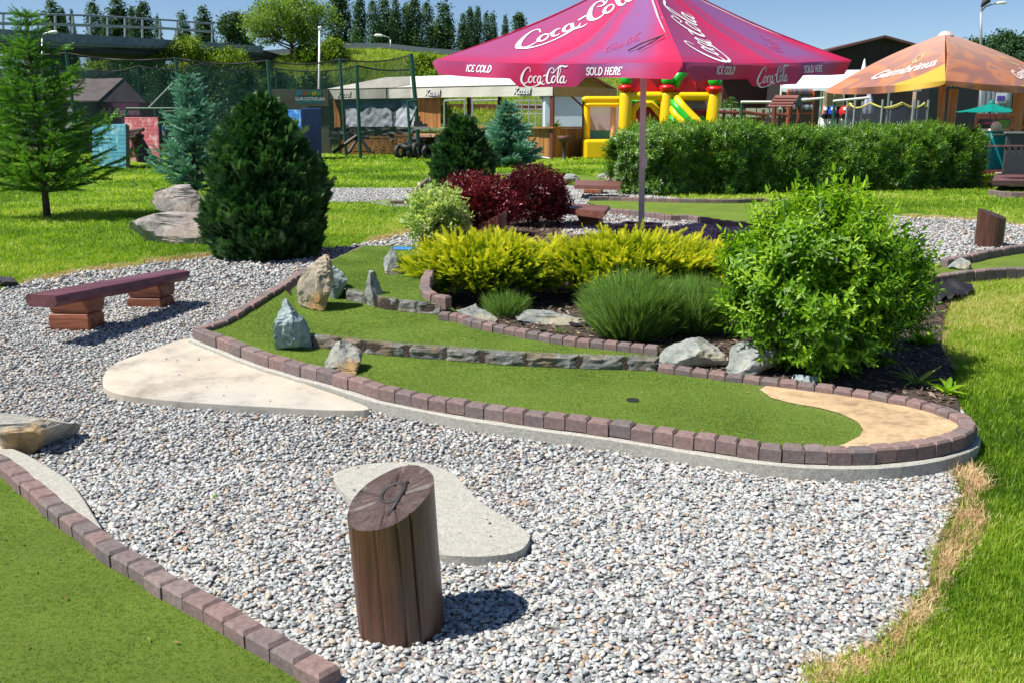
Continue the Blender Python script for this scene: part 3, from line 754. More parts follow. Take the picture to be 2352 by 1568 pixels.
# front of the near-left kerb counts as lane too
def pebbles(name, n, ymin, ymax, sub, s0, s1, fine):
    pts = np.stack([rng.uniform(-9.5, 10, n), rng.uniform(ymin, ymax, n)], 1)
    fr = np.abs(pts[:, 0]) < .6 * pts[:, 1] + .6
    pts = pts[fr]; k = inpoly(pts, gravel_w)
    for e in excl: k &= ~inpoly(pts, e)
    pts = pts[k]; m = len(pts)
    s = rng.uniform(s0, s1, m) * np.where(rng.random(m) < .1, 1.35, 1)
    z = ht(pts[:, 0], pts[:, 1]) + .008 + rng.uniform(-.1, .75, m) * s
    pos = np.c_[pts, z]
    up = np.tile([0, 0, 1.0], (m, 1)) + rng.normal(0, .35, (m, 3)); a = rng.uniform(0, 6.28, m)
    M = frames(np.stack([np.cos(a), np.sin(a), rng.normal(0, .22, m)], 1), up) * s[:, None, None]
    rn = rng.random(m); nz = np.array([noise.noise(Vector((x * .9, y * .9, 2))) for x, y in pts])
    dk = rng.random(m) < np.clip(nz * .9, 0, .3); rn = np.where(dk, rng.uniform(.64, .92, m), rn)
    o = scatter(name, pebble_templates(sub), pos, M, rn, M_pebble, smooth=True)
    o['kind'] = 'stuff'; o['label'] = 'loose rounded grey, white and tan gravel pebbles'
    return m
print('peb', pebbles('gravel', int(3.9 * 19.5 * 6200 * .62), 1.9, 4.3, 2, .0065, .0135, 1))
print('peb', pebbles('gravel', int(3.7 * 19.5 * 3300), 4.3, 8.0, 1, .0085, .0155, 1))
print('peb', pebbles('gravel', int(16 * 19.5 * 800), 8.0, 24.0, 1, .014, .026, 1))

# ---------------------------------------------------------------- lawn grass
def grass(name, n, box, tm, h0, h1, mat, keep, rlo=0, rhi=1, clump=1.5, label='mown green lawn grass', minr=0, wk=1.0):
    px = rng.uniform(box[0], box[2], n); py = rng.uniform(box[1], box[3], n)
    k = keep(np.stack([px, py], 1)); px, py = px[k], py[k]
    g = Gn(px, py)
    m = len(g)
    if not m: return
    nz = np.array([noise.noise(Vector((x * clump, y * clump, 0))) + .6 * noise.noise(Vector((x * clump * 4, y * clump * 4, 3))) for x, y in g[:, :2]])
    n2 = np.array([noise.noise(Vector((x * .35 + 9, y * .35, 4))) for x, y in g[:, :2]])
    r = np.clip(.46 + nz * .42 + n2 * .6 + rng.normal(0, .2, m), 0, 1) * (rhi - rlo) + rlo
    s = rng.uniform(h0, h1, m) * (1 + .3 * nz) * np.maximum(1, (g[:, 1] / 9) ** .5)
    M = rotz_m(rng.uniform(0, 6.28, m), s); M[:, :, :2] *= (wk * np.maximum(1, g[:, 1] / 10))[:, None, None]
    o = scatter(name, tm, g + [0, 0, -.004], M, r, mat); o['kind'] = 'stuff'; o['label'] = label
    return m
tuf = [tuft(8, .05, .5, .7) for _ in range(6)]
tufd = [tuft(9, .035, .6, 1.3) for _ in range(5)]
tufw = [tuft(5, .07, .45, .6) for _ in range(6)]
EXP = [[(2100, 655), (2110, 600), (2160, 590), (2352, 556), (2600, 520), (2600, 625), (2352, 625), (2194, 640)], BED, GRAVEL]
LAN = [[(1140, 397), (1310, 400), (1420, 410), (1430, 426), (1330, 424), (1200, 410)]]
def lawn_keep(p):
    k = np.ones(len(p), bool)
    for e in EXP + LAN: k &= ~inpoly(p, e)
    return k
DRY = [(2179, 1062), (2208, 1140), (2174, 1205), (2144, 1264), (2130, 1352), (2060, 1436), (1987, 1495), (1873, 1534), (1845, 1600), (1900, 1600), (2060, 1545), (2140, 1440), (2170, 1352), (2200, 1318), (2257, 1259), (2282, 1214), (2256, 1150), (2277, 1111), (2238, 1062), (2215, 1052)]
dry_keep = lambda p: inpoly(p + rng.normal(0, 6, p.shape), DRY)
dpoly = lambda p: inpoly(p + rng.normal(0, 7, p.shape), DRY)
print('grass', grass('lawn_grass', 52000, (1780, 900, 2700, 1720), tuf, .028, .06, M_grass, lambda p: lawn_keep(p) & ~(dpoly(p) & (rng.random(len(p)) < .93)), 0, .8, 2.2))
print('grass', grass('lawn_grass', 30000, (2080, 600, 2760, 900), tuf, .028, .055, M_grass, lawn_keep, .15, .95, 1.8))
print('grass', grass('lawn_grass', 120000, (-320, 425, 2720, 680), tufw, .028, .055, M_grass, lawn_keep, .05, .8, .9))
print('grass', grass('lawn_grass', 40000, (-320, 352, 2720, 430), tufw, .035, .07, M_grass, lawn_keep, .05, .8, .5))
grass('dry_grass_edge', 9500, (1780, 1040, 2320, 1650), tufd, .022, .05, M_dry, dry_keep, 0, 1, 3, 'dry straw coloured grass along the gravel edge', wk=1.25)
def edge_keep(pts, wd):
    a = np.array(pts, float)
    def f(p):
        best = np.full(len(p), 1e9)
        for i in range(len(a) - 1):
            d = a[i + 1] - a[i]; t = np.clip(((p - a[i]) @ d) / (d @ d), 0, 1); q = a[i] + t[:, None] * d
            best = np.minimum(best, np.hypot(p[:, 0] - q[:, 0], (p[:, 1] - q[:, 1]) * 1.6))
        return best < wd * (.4 + rng.random(len(p)))
    return f
grass('dry_grass_edge', 40000, (40, 580, 760, 690), tufd, .02, .05, M_dry, edge_keep([(60, 649), (133, 636), (187, 624), (300, 613), (333, 603), (400, 598), (477, 590)], 9), 0, 1, 3, 'straw coloured grass fringe behind the near bench')
grass('dry_grass_edge', 12000, (840, 520, 980, 570), tufd, .02, .05, M_dry, edge_keep([(850, 556), (938, 534), (960, 520)], 6), 0, 1, 3, 'straw coloured grass fringe by the variegated bush')
grass('dry_grass_edge', 20000, (2040, 480, 2500, 540), tufd, .02, .045, M_dry, edge_keep([(2077, 500), (2182, 503), (2250, 508), (2352, 521), (2480, 530)], 6), 0, 1, 3, 'straw coloured grass fringe behind the right post')
grass('dry_grass_edge', 20000, (2130, 640, 2350, 860), tufd, .02, .045, M_dry, edge_keep([(2235, 665), (2205, 688), (2175, 740), (2160, 790), (2188, 850)], 8), 0, 1, 3, 'straw coloured grass fringe beside the big green bush')
# turf fibres
def fibres(name, poly_w, dz, n, ymax, h):
    mn, mx = poly_w.min(0), poly_w.max(0)
    pts = np.stack([rng.uniform(mn[0], mx[0], n), rng.uniform(mn[1], mx[1], n)], 1)
    pts = pts[inpoly(pts, poly_w)]; pts = pts[(pts[:, 1] < ymax) & (np.abs(pts[:, 0]) < .6 * pts[:, 1] + .4)]
    m = len(pts); g = np.c_[pts, ht(pts[:, 0], pts[:, 1]) + dz]
    pxs = g
    M = rotz_m(rng.uniform(0, 6.28, m), rng.uniform(.6, 1.1, m) * h)
    nz = np.array([noise.noise(Vector((x * 3, y * 3, 0))) for x, y in pts])
    o = scatter(name, [tuft(6, .09, .9, 1.2) for _ in range(5)], g, M, np.clip(.4 + nz * .3 + rng.normal(0, .15, m), 0, 1), M_turfb)
    o['kind'] = 'stuff'; o['label'] = 'short artificial grass fibres of the golf lane'
sw = np.array(lanepoly(spx, .118))
fw = frontw
fibres('turf_fibres', nlw, .018, 130000, 5, .008)
def sub_fibres():
    mn, mx = fw.min(0), fw.max(0); n = 170000
    pts = np.stack([rng.uniform(mn[0], mx[0], n), rng.uniform(mn[1], mx[1], n)], 1)
    pts = pts[inpoly(pts, fw) & ~inpoly(pts, sw)]; m = len(pts)
    hc = G(1453, 917, .11); pts = pts[np.hypot(pts[:, 0] - hc.x, pts[:, 1] - hc.y) > .05]; m = len(pts)
    g = np.c_[pts, ht(pts[:, 0], pts[:, 1]) + .112]
    M = rotz_m(rng.uniform(0, 6.28, m), rng.uniform(.6, 1.1, m) * .0095)
    nz = np.array([noise.noise(Vector((x * 1.1, y * 1.1, 0))) + .5 * noise.noise(Vector((x * 4, y * 4, 3))) for x, y in pts])
    # pale worn edge beside the sand
    de = np.full(m, 9.)
    for q_ in sw: de = np.minimum(de, np.hypot(pts[:, 0] - q_[0], pts[:, 1] - q_[1]))
    r = np.clip(.42 + nz * .35 + rng.normal(0, .15, m) + .45 * np.exp(-de / .1), 0, 1)
    o = scatter('turf_fibres', [tuft(6, .1, .9, 1.2) for _ in range(5)], g, M, r, M_turfb)
    o['kind'] = 'stuff'; o['label'] = 'short artificial grass fibres of the golf lane'
sub_fibres()
fibres('turf_fibres', midw, .19, 50000, 9, .011)
fibres('turf_fibres', backw, .27, 35000, 11, .012)

# bark mulch
n = 70000
pts = np.stack([rng.uniform(bed_w[:, 0].min(), bed_w[:, 0].max(), n), rng.uniform(bed_w[:, 1].min(), bed_w[:, 1].max(), n)], 1)
pts = pts[inpoly(pts, bed_w)]; m = len(pts)
chip = np.array([(-1, -.35, 0), (1, -.3, .1), (.9, .35, 0), (-.8, .3, .12)]); 
M = frames(rdir(m, -.3, .3), np.tile([0, 0, 1.0], (m, 1)) + rng.normal(0, .3, (m, 3))) * rng.uniform(.008, .028, m)[:, None, None]
o = scatter('bark_mulch', [(chip, np.array([(0, 1, 2, 3)]))], np.c_[pts, ht(pts[:, 0], pts[:, 1]) + .03 + rng.uniform(.002, .015, m)], M, rng.random(m), M_bark)
o['kind'] = 'stuff'; o['label'] = 'brown bark chips on the planting bed'
# ================================================================ OBJECTS
# ---- numbered post in the foreground
def post(name, label, px, pybot, wpx, hgt, tilt, cut, mat, tops=None, seed=0, flare=.0, lean=(0, 0), facing=0, number=False):
    """cut: height drop across the diameter towards angle facing"""
    g = G(px, pybot); s = sc_at(g); r = wpx / s / 2; g = g + Vector((0, r * .75, 0)) ; g.z = float(ht(g.x, g.y))
    e = T(name, label, 'wooden post', g)
    n = 160; rows = 14; fd = Vector((math.cos(facing), math.sin(facing)))
    def rad(a, z):
        k = 1 + .022 * math.sin(a * 2 + seed) + .014 * math.sin(a * 5 + seed * 2) + .02 * noise.noise(Vector((math.cos(a) * 2, math.sin(a) * 2, z * 2 + seed)))
        for ca, cw in ((-1.83, .018), (-1.33, .024), (-.98, .016), (-2.45, .015), (.8, .03)):
            d_ = abs((a - ca + math.pi) % (2 * math.pi) - math.pi)
            if d_ < cw * 2: k -= .05 * (1 - d_ / cw / 2) * min(1, .35 + abs(math.sin(z * 5 + ca * 3)))
        return r * k * (1 + flare * (z / hgt))
    vs = []
    for j in range(rows + 1):
        for i in range(n):
            a = 2 * math.pi * i / n; dx, dy = math.cos(a), math.sin(a)
            ztop = hgt - cut * .5 * (1 + dx * fd.x + dy * fd.y)
            z = -.05 + (ztop + .05) * j / rows; q = rad(a, z)
            vs.append((g.x + dx * q + lean[0] * z, g.y + dy * q + lean[1] * z, g.z + z))
    fs = [(j * n + i, j * n + (i + 1) % n, (j + 1) * n + (i + 1) % n, (j + 1) * n + i) for j in range(rows) for i in range(n)]
    MB().add(vs, fs, .5).build('shaft', mat, e, smooth='auto')
    # end face as rings
    ring = [Vector(v) for v in vs[rows * n:]]; c = sum(ring, Vector()) / n
    tv = [c + Vector((0, 0, .002))]; tf = []
    R_ = 10
    for k in range(1, R_ + 1):
        for i in range(n):
            p = c.lerp(ring[i], k / R_ * (.985 if k < R_ else 1.0)); a = 2 * math.pi * i / n
            dz = .003 * noise.noise(Vector((math.cos(a) * 6, math.sin(a) * 6, k * .7 + seed)))
            for ca in (.3, 1.4, 2.2, 3.6, 4.1, 5.2, 5.9):
                d_ = abs((a - ca - seed + math.pi) % (2 * math.pi) - math.pi)
                if d_ < .075 and k > 3: dz -= .006
            if k == R_: dz = 0
            tv.append(p + Vector((0, 0, dz)))
    tf += [(0, 1 + i, 1 + (i + 1) % n) for i in range(n)]
    tf += [(1 + k * n + i, 1 + (k + 1) * n + i, 1 + (k + 1) * n + (i + 1) % n, 1 + k * n + (i + 1) % n) for k in range(R_ - 1) for i in range(n)]
    MB().add(tv, tf, .5).build('end_grain', endgrain('post_endgrain', c), e, smooth=True)
    if number:
        nrm = Vector((fd.x * cut / (2 * r), fd.y * cut / (2 * r), 1)).normalized()
        def on(u, v):   # u right, v away from the camera, on the sloping face
            x, y = u * r, v * r
            return c + Vector((x, y, -cut * .5 * (x * fd.x + y * fd.y) / r)) - nrm * .002
        mb = MB()
        loop = [on(.06 + .27 * math.cos(t), .12 + .3 * math.sin(t)) for t in np.linspace(0, 2 * math.pi, 25)]
        mb.tube(loop, .0068, 6)
        mb.tube([on(.36, .35), on(.33, .1), on(.2, -.22), on(.02, -.62)], [.006, .009, .009, .005], 6)
        mb.build('number', M_dark, e, smooth=True)
    return e
post('numbered_post', 'thick slanted brown post with a carved number 9 on its top', 915, 1481, 200, .515, 0, .13, M_post, seed=1.0, flare=.0, lean=(-.06, .02), facing=R(-138), number=True)
post('slanted_post', 'dark slanted post on the gravel at the right before the lane', 2281, 571, 60, .43, 0, .1, M_post, seed=2.2, facing=R(-35))
post('slanted_post', 'reddish slanted post between the barberry and the yellow bush', 1130, 556, 70, .36, 0, .17, wood('sunlit_post', (.2, .085, .06), (.12, .05, .035), vert=True, scale=12), seed=3.1, facing=R(178))  # sunlight on this post is put into its lighter wood colour
# two knots on the near post
# ---- benches
M_wbench = wood('bench_wood', (.16, .06, .075), (.07, .025, .03), rotz=R(-38), scale=8, rough=.38)
M_wleg = wood('bench_leg_wood', (.30, .10, .05), (.1, .035, .02), scale=8)
M_wbench2 = wood('bench_wood_far', (.2, .085, .065), (.08, .03, .025), scale=7, rough=.5)
def plank(mb, c4p, z0, z1, n=14, wav=.012, seed=0):
    """c4p: near-left, near-right, far-right, far-left plan corners"""
    a, b, c, d = [Vector((p[0], p[1], 0)) for p in c4p]; vs = []
    for i in range(n + 1):
        t = i / n; l = a.lerp(d, t); r_ = b.lerp(c, t); dr = (r_ - l).normalized()
        wl = noise.noise(Vector((t * 4, seed, 0))) * wav; wr = noise.noise(Vector((t * 4, seed, 9))) * wav * 1.6
        zz = noise.noise(Vector((t * 3, seed, 5))) * wav * .8
        l2 = l + dr * wl; r2 = r_ + dr * wr; th = z1 - z0
        for p, z in ((l2 - dr * .004, z0 + th * .5), (l2 + dr * .02, z0), (r2 - dr * .03, z0 + zz), (r2 + dr * .006, z0 + th * .45), (r2 - dr * .006, z1 - .006), (r2 - dr * .018, z1), (l2 + dr * .018, z1), (l2 + dr * .004, z1 - .008)):
            vs.append((p.x, p.y, z))
    fs = [(8 * i + k, 8 * (i + 1) + k, 8 * (i + 1) + (k + 1) % 8, 8 * i + (k + 1) % 8) for i in range(n) for k in range(8)]
    fs = [f[::-1] for f in fs]
    fs += [tuple(range(8)), tuple(8 * n + k for k in range(7, -1, -1))]
    mb.add(vs, fs, .5)
def block(mb, a, b, c, z0, z1, r_, shift=0):
    a, b, c = Vector(a), Vector(b), Vector(c); d = a + (c - b); q = []
    for p in (a, b, c, d): q.append(Vector((p.x + shift, p.y, 0)))
    cc = sum(q, Vector()) / 4
    lo = [cc + (p - cc) * .95 for p in q]; z = Vector((0, 0, 1))
    def row(zv, k): return [cc + (p - cc) * k + z * zv for p in q]
    rr = [row(z0 + .0, .93), row(z0 + (z1 - z0) * .3, 1.0), row(z0 + (z1 - z0) * .75, 1.01), row(z1, .95)]
    vs = sum(rr, []); fs = [(3, 2, 1, 0), (12, 13, 14, 15)] + [(4 * j + k, 4 * j + (k + 1) % 4, 4 * j + 4 + (k + 1) % 4, 4 * j + 4 + k) for j in range(3) for k in range(4)]
    mb.add(vs, fs, r_)
def bench(label, seat_px, seat_z, legs, th=.08, mw=None, leg_h=None, wav=.014, seed=0):
    pts = [G(p[0], p[1], seat_z) for p in seat_px]; c = sum(pts, Vector()) / 4; hz = float(ht(c.x, c.y))
    e = T('log_bench', label, 'bench', (c.x, c.y, hz))
    mb = MB(); plank(mb, pts, hz + seat_z - th, hz + seat_z, seed=seed, wav=wav); mb.build('seat', mw or M_wbench, e, smooth='auto')
    lh = (seat_z - th) / 2
    for (a, b, cc) in legs:
        A, B, C_ = G(*a), G(*b), G(*cc)
        for k in range(2):
            mb = MB(); block(mb, A, B, C_, hz + k * lh - (.02 if k == 0 else 0), hz + (k + 1) * lh - .004, random.random(), shift=(.012 if k else 0))
            mb.build('leg_block', M_wleg, e, bevel=.008)
    return e
bench('long dark plum log bench standing on the near left gravel', [(59, 690), (129, 695), (433, 610), (383, 606)], .33, [((114, 762), (206, 764), (242, 748)), ((292, 709), (370, 711), (402, 699))], .085, seed=2)
bench('reddish brown log bench between the dark red bush and the umbrella pole', [(1270, 474), (1388, 488), (1401, 473), (1290, 467)], .27, [((1324, 522), (1374, 522), (1386, 517))], .085, M_wbench2, wav=.01, seed=5)
bench('brown log bench farther back beside the hedge end', [(1318, 424), (1425, 426), (1428, 419), (1322, 417)], .29, [((1340, 448), (1380, 449), (1386, 445))], .07, M_wbench2, wav=.01, seed=8)
bench('log bench mostly hidden behind the big green bush', [(1645, 533), (1760, 537), (1770, 524), (1660, 521)], .24, [((1672, 560), (1704, 562), (1712, 556)), ((1735, 562), (1760, 563), (1768, 557))], .09, M_wbench2, seed=9)

# ---- stones
rock('boulder', 'low flat ochre and grey boulder at the left edge by the near turf', -80, 132, 955, 1052, M_rock2, [(0, .02, .93), (.5, 0, .99), (.8, .0, 1), (1, .02, .82)], .75, 11, cuts=5, box=.45, rough=.05, py=1046)
rock('boulder', 'small round dark boulder at the left edge behind the bench', -25, 38, 630, 664, M_rockd, None, .9, 12, box=.85, rough=.04)
rock('boulder', 'flat wide purple grey boulder on the lawn, lower of two', 282, 475, 484, 562, M_rock4, [(0, .12, .9), (.35, .04, .98), (.75, 0, 1), (1, .04, .96)], .7, 13, cuts=5, box=.42, rough=.045)
rock('boulder', 'smaller purple grey boulder behind the flat one by the cypress', 336, 475, 428, 512, M_rock4, [(0, 0, 1), (.5, .02, 1), (.9, .12, .98), (1, .45, .9)], .6, 14, cuts=7, box=.5, rough=.05, py=505)
rock('standing_stone', 'tall ochre brown standing stone leaning over the left kerb', 664, 766, 588, 718, M_rock2b, [(0, .12, .86), (.12, .0, .95), (.4, .05, .98), (.7, .32, 1.0), (.88, .56, .96), (1, .72, .86)], .85, 21, dz=.19, cuts=9, rough=.07, py=714)
rock('standing_stone', 'grey stone directly behind the tall ochre standing stone', 735, 802, 605, 690, M_rock3, [(0, .0, .82), (.3, .0, .95), (.6, 0, 1), (.85, .0, .7), (1, .1, .5)], .7, 22, dz=.2, cuts=9, py=686)
rock('standing_stone', 'pointed blue grey stone beside the left kerb corner', 611, 708, 686, 812, M_rock3, [(0, .2, .75), (.1, .0, 1), (.35, .08, 1.0), (.6, .22, .93), (.85, .34, .68), (1, .38, .5)], .85, 23, dz=.112, cuts=10, rough=.08, py=810)
rock('standing_stone', 'squat grey stone with an orange face on the near turf', 742, 852, 777, 859, M_rock2, [(0, .0, .98), (.15, 0, 1), (.45, .05, .86), (.75, .15, .62), (1, .3, .5)], .8, 24, dz=.112, cuts=10, rough=.06, py=856)
rock('standing_stone', 'narrow white grey upright stone at the short riser', 834, 882, 620, 708, M_rock1, [(0, .0, .92), (.2, .02, 1), (.4, .04, .98), (.7, .08, .72), (1, .2, .6)], 1.0, 25, dz=.19, cuts=8, rough=.07, py=706)
rock('standing_stone', 'tapered grey upright stone alone on the back turf', 876, 924, 561, 633, M_rock1, [(0, .0, 1), (.2, .05, .97), (.6, .12, .78), (1, .38, .56)], .9, 26, dz=.27, cuts=8, rough=.05, py=631)
rock('boulder', 'low white grey boulder on the bark left of the small lavender', 1022, 1158, 696, 741, M_rock1, [(0, .0, 1), (.4, .05, .9), (.8, .1, .6), (1, .2, .5)], .6, 31, dz=.03, cuts=7)
rock('boulder', 'long flat grey boulder on the bark right of the small lavender', 1178, 1352, 708, 744, M_rock1, [(0, .0, 1), (.5, .02, .99), (1, .08, .95)], .5, 32, dz=.03, cuts=6, box=.42)
rock('boulder', 'big rounded grey boulder at the end of the stone riser', 1518, 1670, 782, 852, M_rock1, [(0, .0, 1), (.3, .0, 1), (.7, .1, .95), (1, .3, .85)], .75, 33, dz=.03, cuts=8, box=.6, py=846)
rock('boulder', 'flat topped grey boulder partly under the big green bush', 1658, 1822, 790, 862, M_rock1, [(0, .04, .95), (.4, .06, 1), (.7, .0, .98), (1, .0, .9)], .75, 34, dz=.03, cuts=7, box=.45, py=857)
rock('boulder', 'little grey rock beside the kerb under the big green bush', 1826, 1880, 852, 880, M_rock3, None, .7, 35, dz=.03, py=878)
rock('boulder', 'pale blue grey rock on the turf of the right lane', 2180, 2243, 590, 622, M_rock1, [(0, 0, 1), (.3, .05, .95), (.7, .25, .88), (1, .4, .7)], .8, 36, dz=.05, py=620)
rock('boulder', 'tan and white rock by the left end of the hedge', 1368, 1432, 390, 420, M_rock2, [(0, 0, 1), (.5, .1, 1), (1, .5, .95)], .7, 37, py=417)
rock('boulder', 'white rock at the foot of the cone shaped cypress', 983, 1006, 402, 442, M_rock1, [(0, 0, 1), (.6, .1, .9), (1, .2, .8)], .8, 38, py=440)
rock('boulder', 'pale rock just behind the dark red barberry', 1290, 1336, 402, 428, M_rock1, None, .7, 39, py=424)
rock('boulder', 'small grey peaked rock on the far kerb right of the hedge', 2312, 2352, 372, 396, M_rock3, [(0, 0, 1), (.5, .2, .8), (1, .45, .6)], .7, 40, py=394)

# ---- black landscape cloth
def cloth(label, poly, dz, seed, amp=.04):
    g = [G(p[0], p[1], dz) for p in poly]; a = np.array([tuple(p)[:2] for p in g]); c = a.mean(0)
    o, _ = patch('weed_cloth', [tuple(p)[:2] for p in g], dz, M_black, .035, zf=lambda x, y: float(ht(x, y)) + dz + amp * abs(noise.noise(Vector((x * 9, y * 5, seed)))) + amp * .4 * abs(noise.noise(Vector((x * 22, y * 22, seed)))), kind=None, world=True)
    return tag(o, label, 'cloth')
cloth('crumpled black weed cloth lying before the long flat boulder', [(1305, 745), (1340, 735), (1420, 728), (1462, 738), (1455, 750), (1400, 756), (1360, 747), (1320, 752)], .035, 3)
cloth('crumpled black weed cloth under the front kerb of the right lane', [(2128, 682), (2150, 665), (2190, 655), (2228, 658), (2236, 672), (2200, 690), (2150, 700)], .035, 5, .12)

# ---- plants
def stems(e, c, r, h, n, mat, spread=.7, w=.008, name='stems'):
    mb = MB()
    for _ in range(n):
        a = random.uniform(0, 6.28); q = random.uniform(.2, 1) * r * spread
        p0 = Vector(c) + Vector((random.uniform(-.12, .12) * r, random.uniform(-.12, .12) * r, -.02)); p1 = Vector(c) + Vector((math.cos(a) * q, math.sin(a) * q, h * random.uniform(.6, .9)))
        m_ = p0.lerp(p1, .5) + Vector((random.uniform(-.04, .04), random.uniform(-.04, .04), .05))
        mb.tube([p0, m_, p1], [w, w * .75, w * .4], 5)
    return mb.build(name, mat, e, smooth=True)
M_stem = plain('woody_stem', (.12, .08, .05), .8, .3, 20)
M_privet = leafm('privet_leaves', [(.02, .06, .003), (.06, .15, .005), (.14, .29, .01), (.28, .46, .018), (.44, .6, .06)], .36, .42, .35)
M_hedge = leafm('hedge_leaves', [(.018, .05, .003), (.045, .12, .006), (.105, .235, .01), (.21, .385, .025), (.36, .54, .09)], .22, .34, .6)
M_yellow = leafm('yellow_juniper', [(.025, .09, .005), (.11, .24, .008), (.38, .48, .012), (.68, .7, .018), (.82, .78, .06)], .3, .5, .3, (1.2, 1.2, .6))
M_lav = leafm('lavender_stalks', [(.03, .08, .012), (.08, .17, .02), (.14, .26, .035), (.24, .34, .1)], .3, .55, .25)
M_red = leafm('barberry_leaves', [(.04, .005, .008), (.1, .012, .018), (.19, .025, .032), (.32, .08, .06)], .25, .4, .45, (1.6, .8, .8))
M_vari = leafm('variegated_leaves', [(.1, .22, .03), (.25, .4, .08), (.5, .58, .25), (.66, .68, .42)], .35, .45, .35)
M_cyp = leafm('cypress_fronds', [(.006, .024, .01), (.018, .06, .018), (.04, .12, .03), (.085, .19, .045), (.2, .3, .12)], .2, .45, .45, (1.2, 1.5, .8))
M_spruce = leafm('spruce_needles', [(.012, .05, .01), (.035, .12, .015), (.08, .22, .02), (.16, .35, .035), (.26, .46, .07)], .25, .45, .35)
M_blue = leafm('blue_spruce_needles', [(.03, .11, .075), (.09, .25, .17), (.2, .42, .3), (.38, .6, .46)], .18, .55, .3, (1.1, 1.3, 1))

def blobpts(n, c, rad, seed, shell=.35, rough=.18, zmin=-.85, freq=1.7, flat=1.0):
    """points in the outer shell of a bumpy ellipsoid and their outward directions"""
    d = rdir(n, zmin, 1)
    nz = np.array([noise.noise(Vector((x * freq + seed, y * freq, z * freq))) + .5 * noise.noise(Vector((x * freq * 2.7, y * freq * 2.7 + seed, z * freq * 2.7))) for x, y, z in d])
    k = (1 + rough * nz) * (1 - shell * rng.random(n) ** 1.6)
    return np.array(c) + d * k[:, None] * np.array(rad), d, k
def pxdim(g, wpx): return wpx / sc_at(g)
TW_PRIV = [twig(7, 1, .40, .44, up_=.45) for _ in range(7)]
TW_HEDGE = [twig(6, 1, .42, .34, up_=.4) for _ in range(6)]

# big green bush
g = G(1905, 872, .03); g.y += .3; g.z = float(ht(g.x, g.y)) + .02
e = T('privet_bush', 'big bright green bush with loose pointed shoots right of centre', 'bush', g)
Wb, Hb = pxdim(g, 350) / 2, pxdim(g, 318)
n = 4300
c0 = (g.x, g.y, g.z + Hb * .52)
pts, d, k = blobpts(n, c0, (Wb * .98, Wb * .9, Hb * .5), 3.3, .55, .5, -.92, 2.2)
t_ = (pts[:, 2] - g.z) / Hb
lowcut = np.clip(.62 + .55 * t_ / .35, 0, 1)
pts[:, :2] = np.array(c0)[:2] + (pts[:, :2] - np.array(c0)[:2]) * lowcut[:, None]
dd = d * [1, 1, .7] + [0, 0, .65] + rng.normal(0, .28, d.shape)
M = frames(dd, roll=rng.uniform(0, 6.28, n)) * (rng.uniform(.11, .21, n) * np.where(rng.random(n) < .12, 1.45, 1))[:, None, None]
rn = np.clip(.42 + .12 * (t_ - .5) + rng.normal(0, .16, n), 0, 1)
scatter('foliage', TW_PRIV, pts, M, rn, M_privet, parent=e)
# long shoots standing out of the top
mb = MB(); sp, sdn = [], []
for i in range(110):
    a = random.uniform(0, 6.28); u = random.random() ** .5; p = Vector((c0[0] + math.cos(a) * u * Wb * .85, c0[1] + math.sin(a) * u * Wb * .8, 0)); p.z = c0[2] + Hb * .5 * math.sqrt(max(0, 1 - (u * .85) ** 2)) * .92
    dr = Vector((math.cos(a) * u * .6, math.sin(a) * u * .6, 1)).normalized(); L = random.uniform(.12, .3)
    mb.tube([p - dr * .15, p + dr * L * .5, p + dr * L], [.003, .0025, .0015], 4); sp.append(tuple(p)); sdn.append(tuple(dr * L))
for i in range(70):
    v = Vector(rdir(1, -.35, .6)[0].tolist()); p = Vector((c0[0] + v.x * Wb * .9, c0[1] + v.y * Wb * .85, c0[2] + v.z * Hb * .48)); dr = (v * Vector((1, 1, .4)) + Vector((0, 0, .55))).normalized(); L = random.uniform(.14, .3)
    mb.tube([p - dr * .15, p + dr * L * .5, p + dr * L], [.003, .0025, .0015], 4); sp.append(tuple(p)); sdn.append(tuple(dr * L))
mb.build('shoots', M_stem, e)
sp = np.array(sp); sdn = np.array(sdn)
scatter('shoot_leaves', [twig(7, 1, .3, .36) for _ in range(4)], sp, frames(sdn) * (np.linalg.norm(sdn, axis=1) * 1.15)[:, None, None], rng.uniform(.55, .85, len(sp)), M_privet, parent=e)
stems(e, g, Wb, Hb, 22, M_stem, .6, .009)
# white flower clusters
for i in range(6):
    mb = MB()
    a = random.uniform(3.6, 5.8); zz = random.uniform(-.2, .6); p = Vector(c0) + Vector((math.cos(a) * Wb * 1.02 * math.sqrt(1 - zz * zz), math.sin(a) * Wb * .98, zz * Hb * .55))
    for k in range(7): mb.lathe(p + Vector((.003 * math.sin(k * 2), .003 * math.cos(k * 2), k * .006)), [(0, -.006), (.009 - k * .0008, 0), (0, .006)], 6)
    mb.build('flower_spike', M_white, e)

# hedge (one clipped row)
gl, gr = G(1475, 452), G(2262, 434)
e = T('clipped_hedge', 'long clipped dark green leafy hedge across the middle', 'hedge', ((gl.x + gr.x) / 2, (gl.y + gr.y) / 2 + .6, float(ht(gl.x, gl.y))))
ax = (gr - gl); ax.z = 0; Lh = ax.length; ax.normalize(); nor = Vector((-ax.y, ax.x, 0)); Hh = 163 / sc_at(gl) * .9; Wd = 1.5
n = 17000
u = rng.uniform(-.02, 1.02, n); side = rng.random(n)
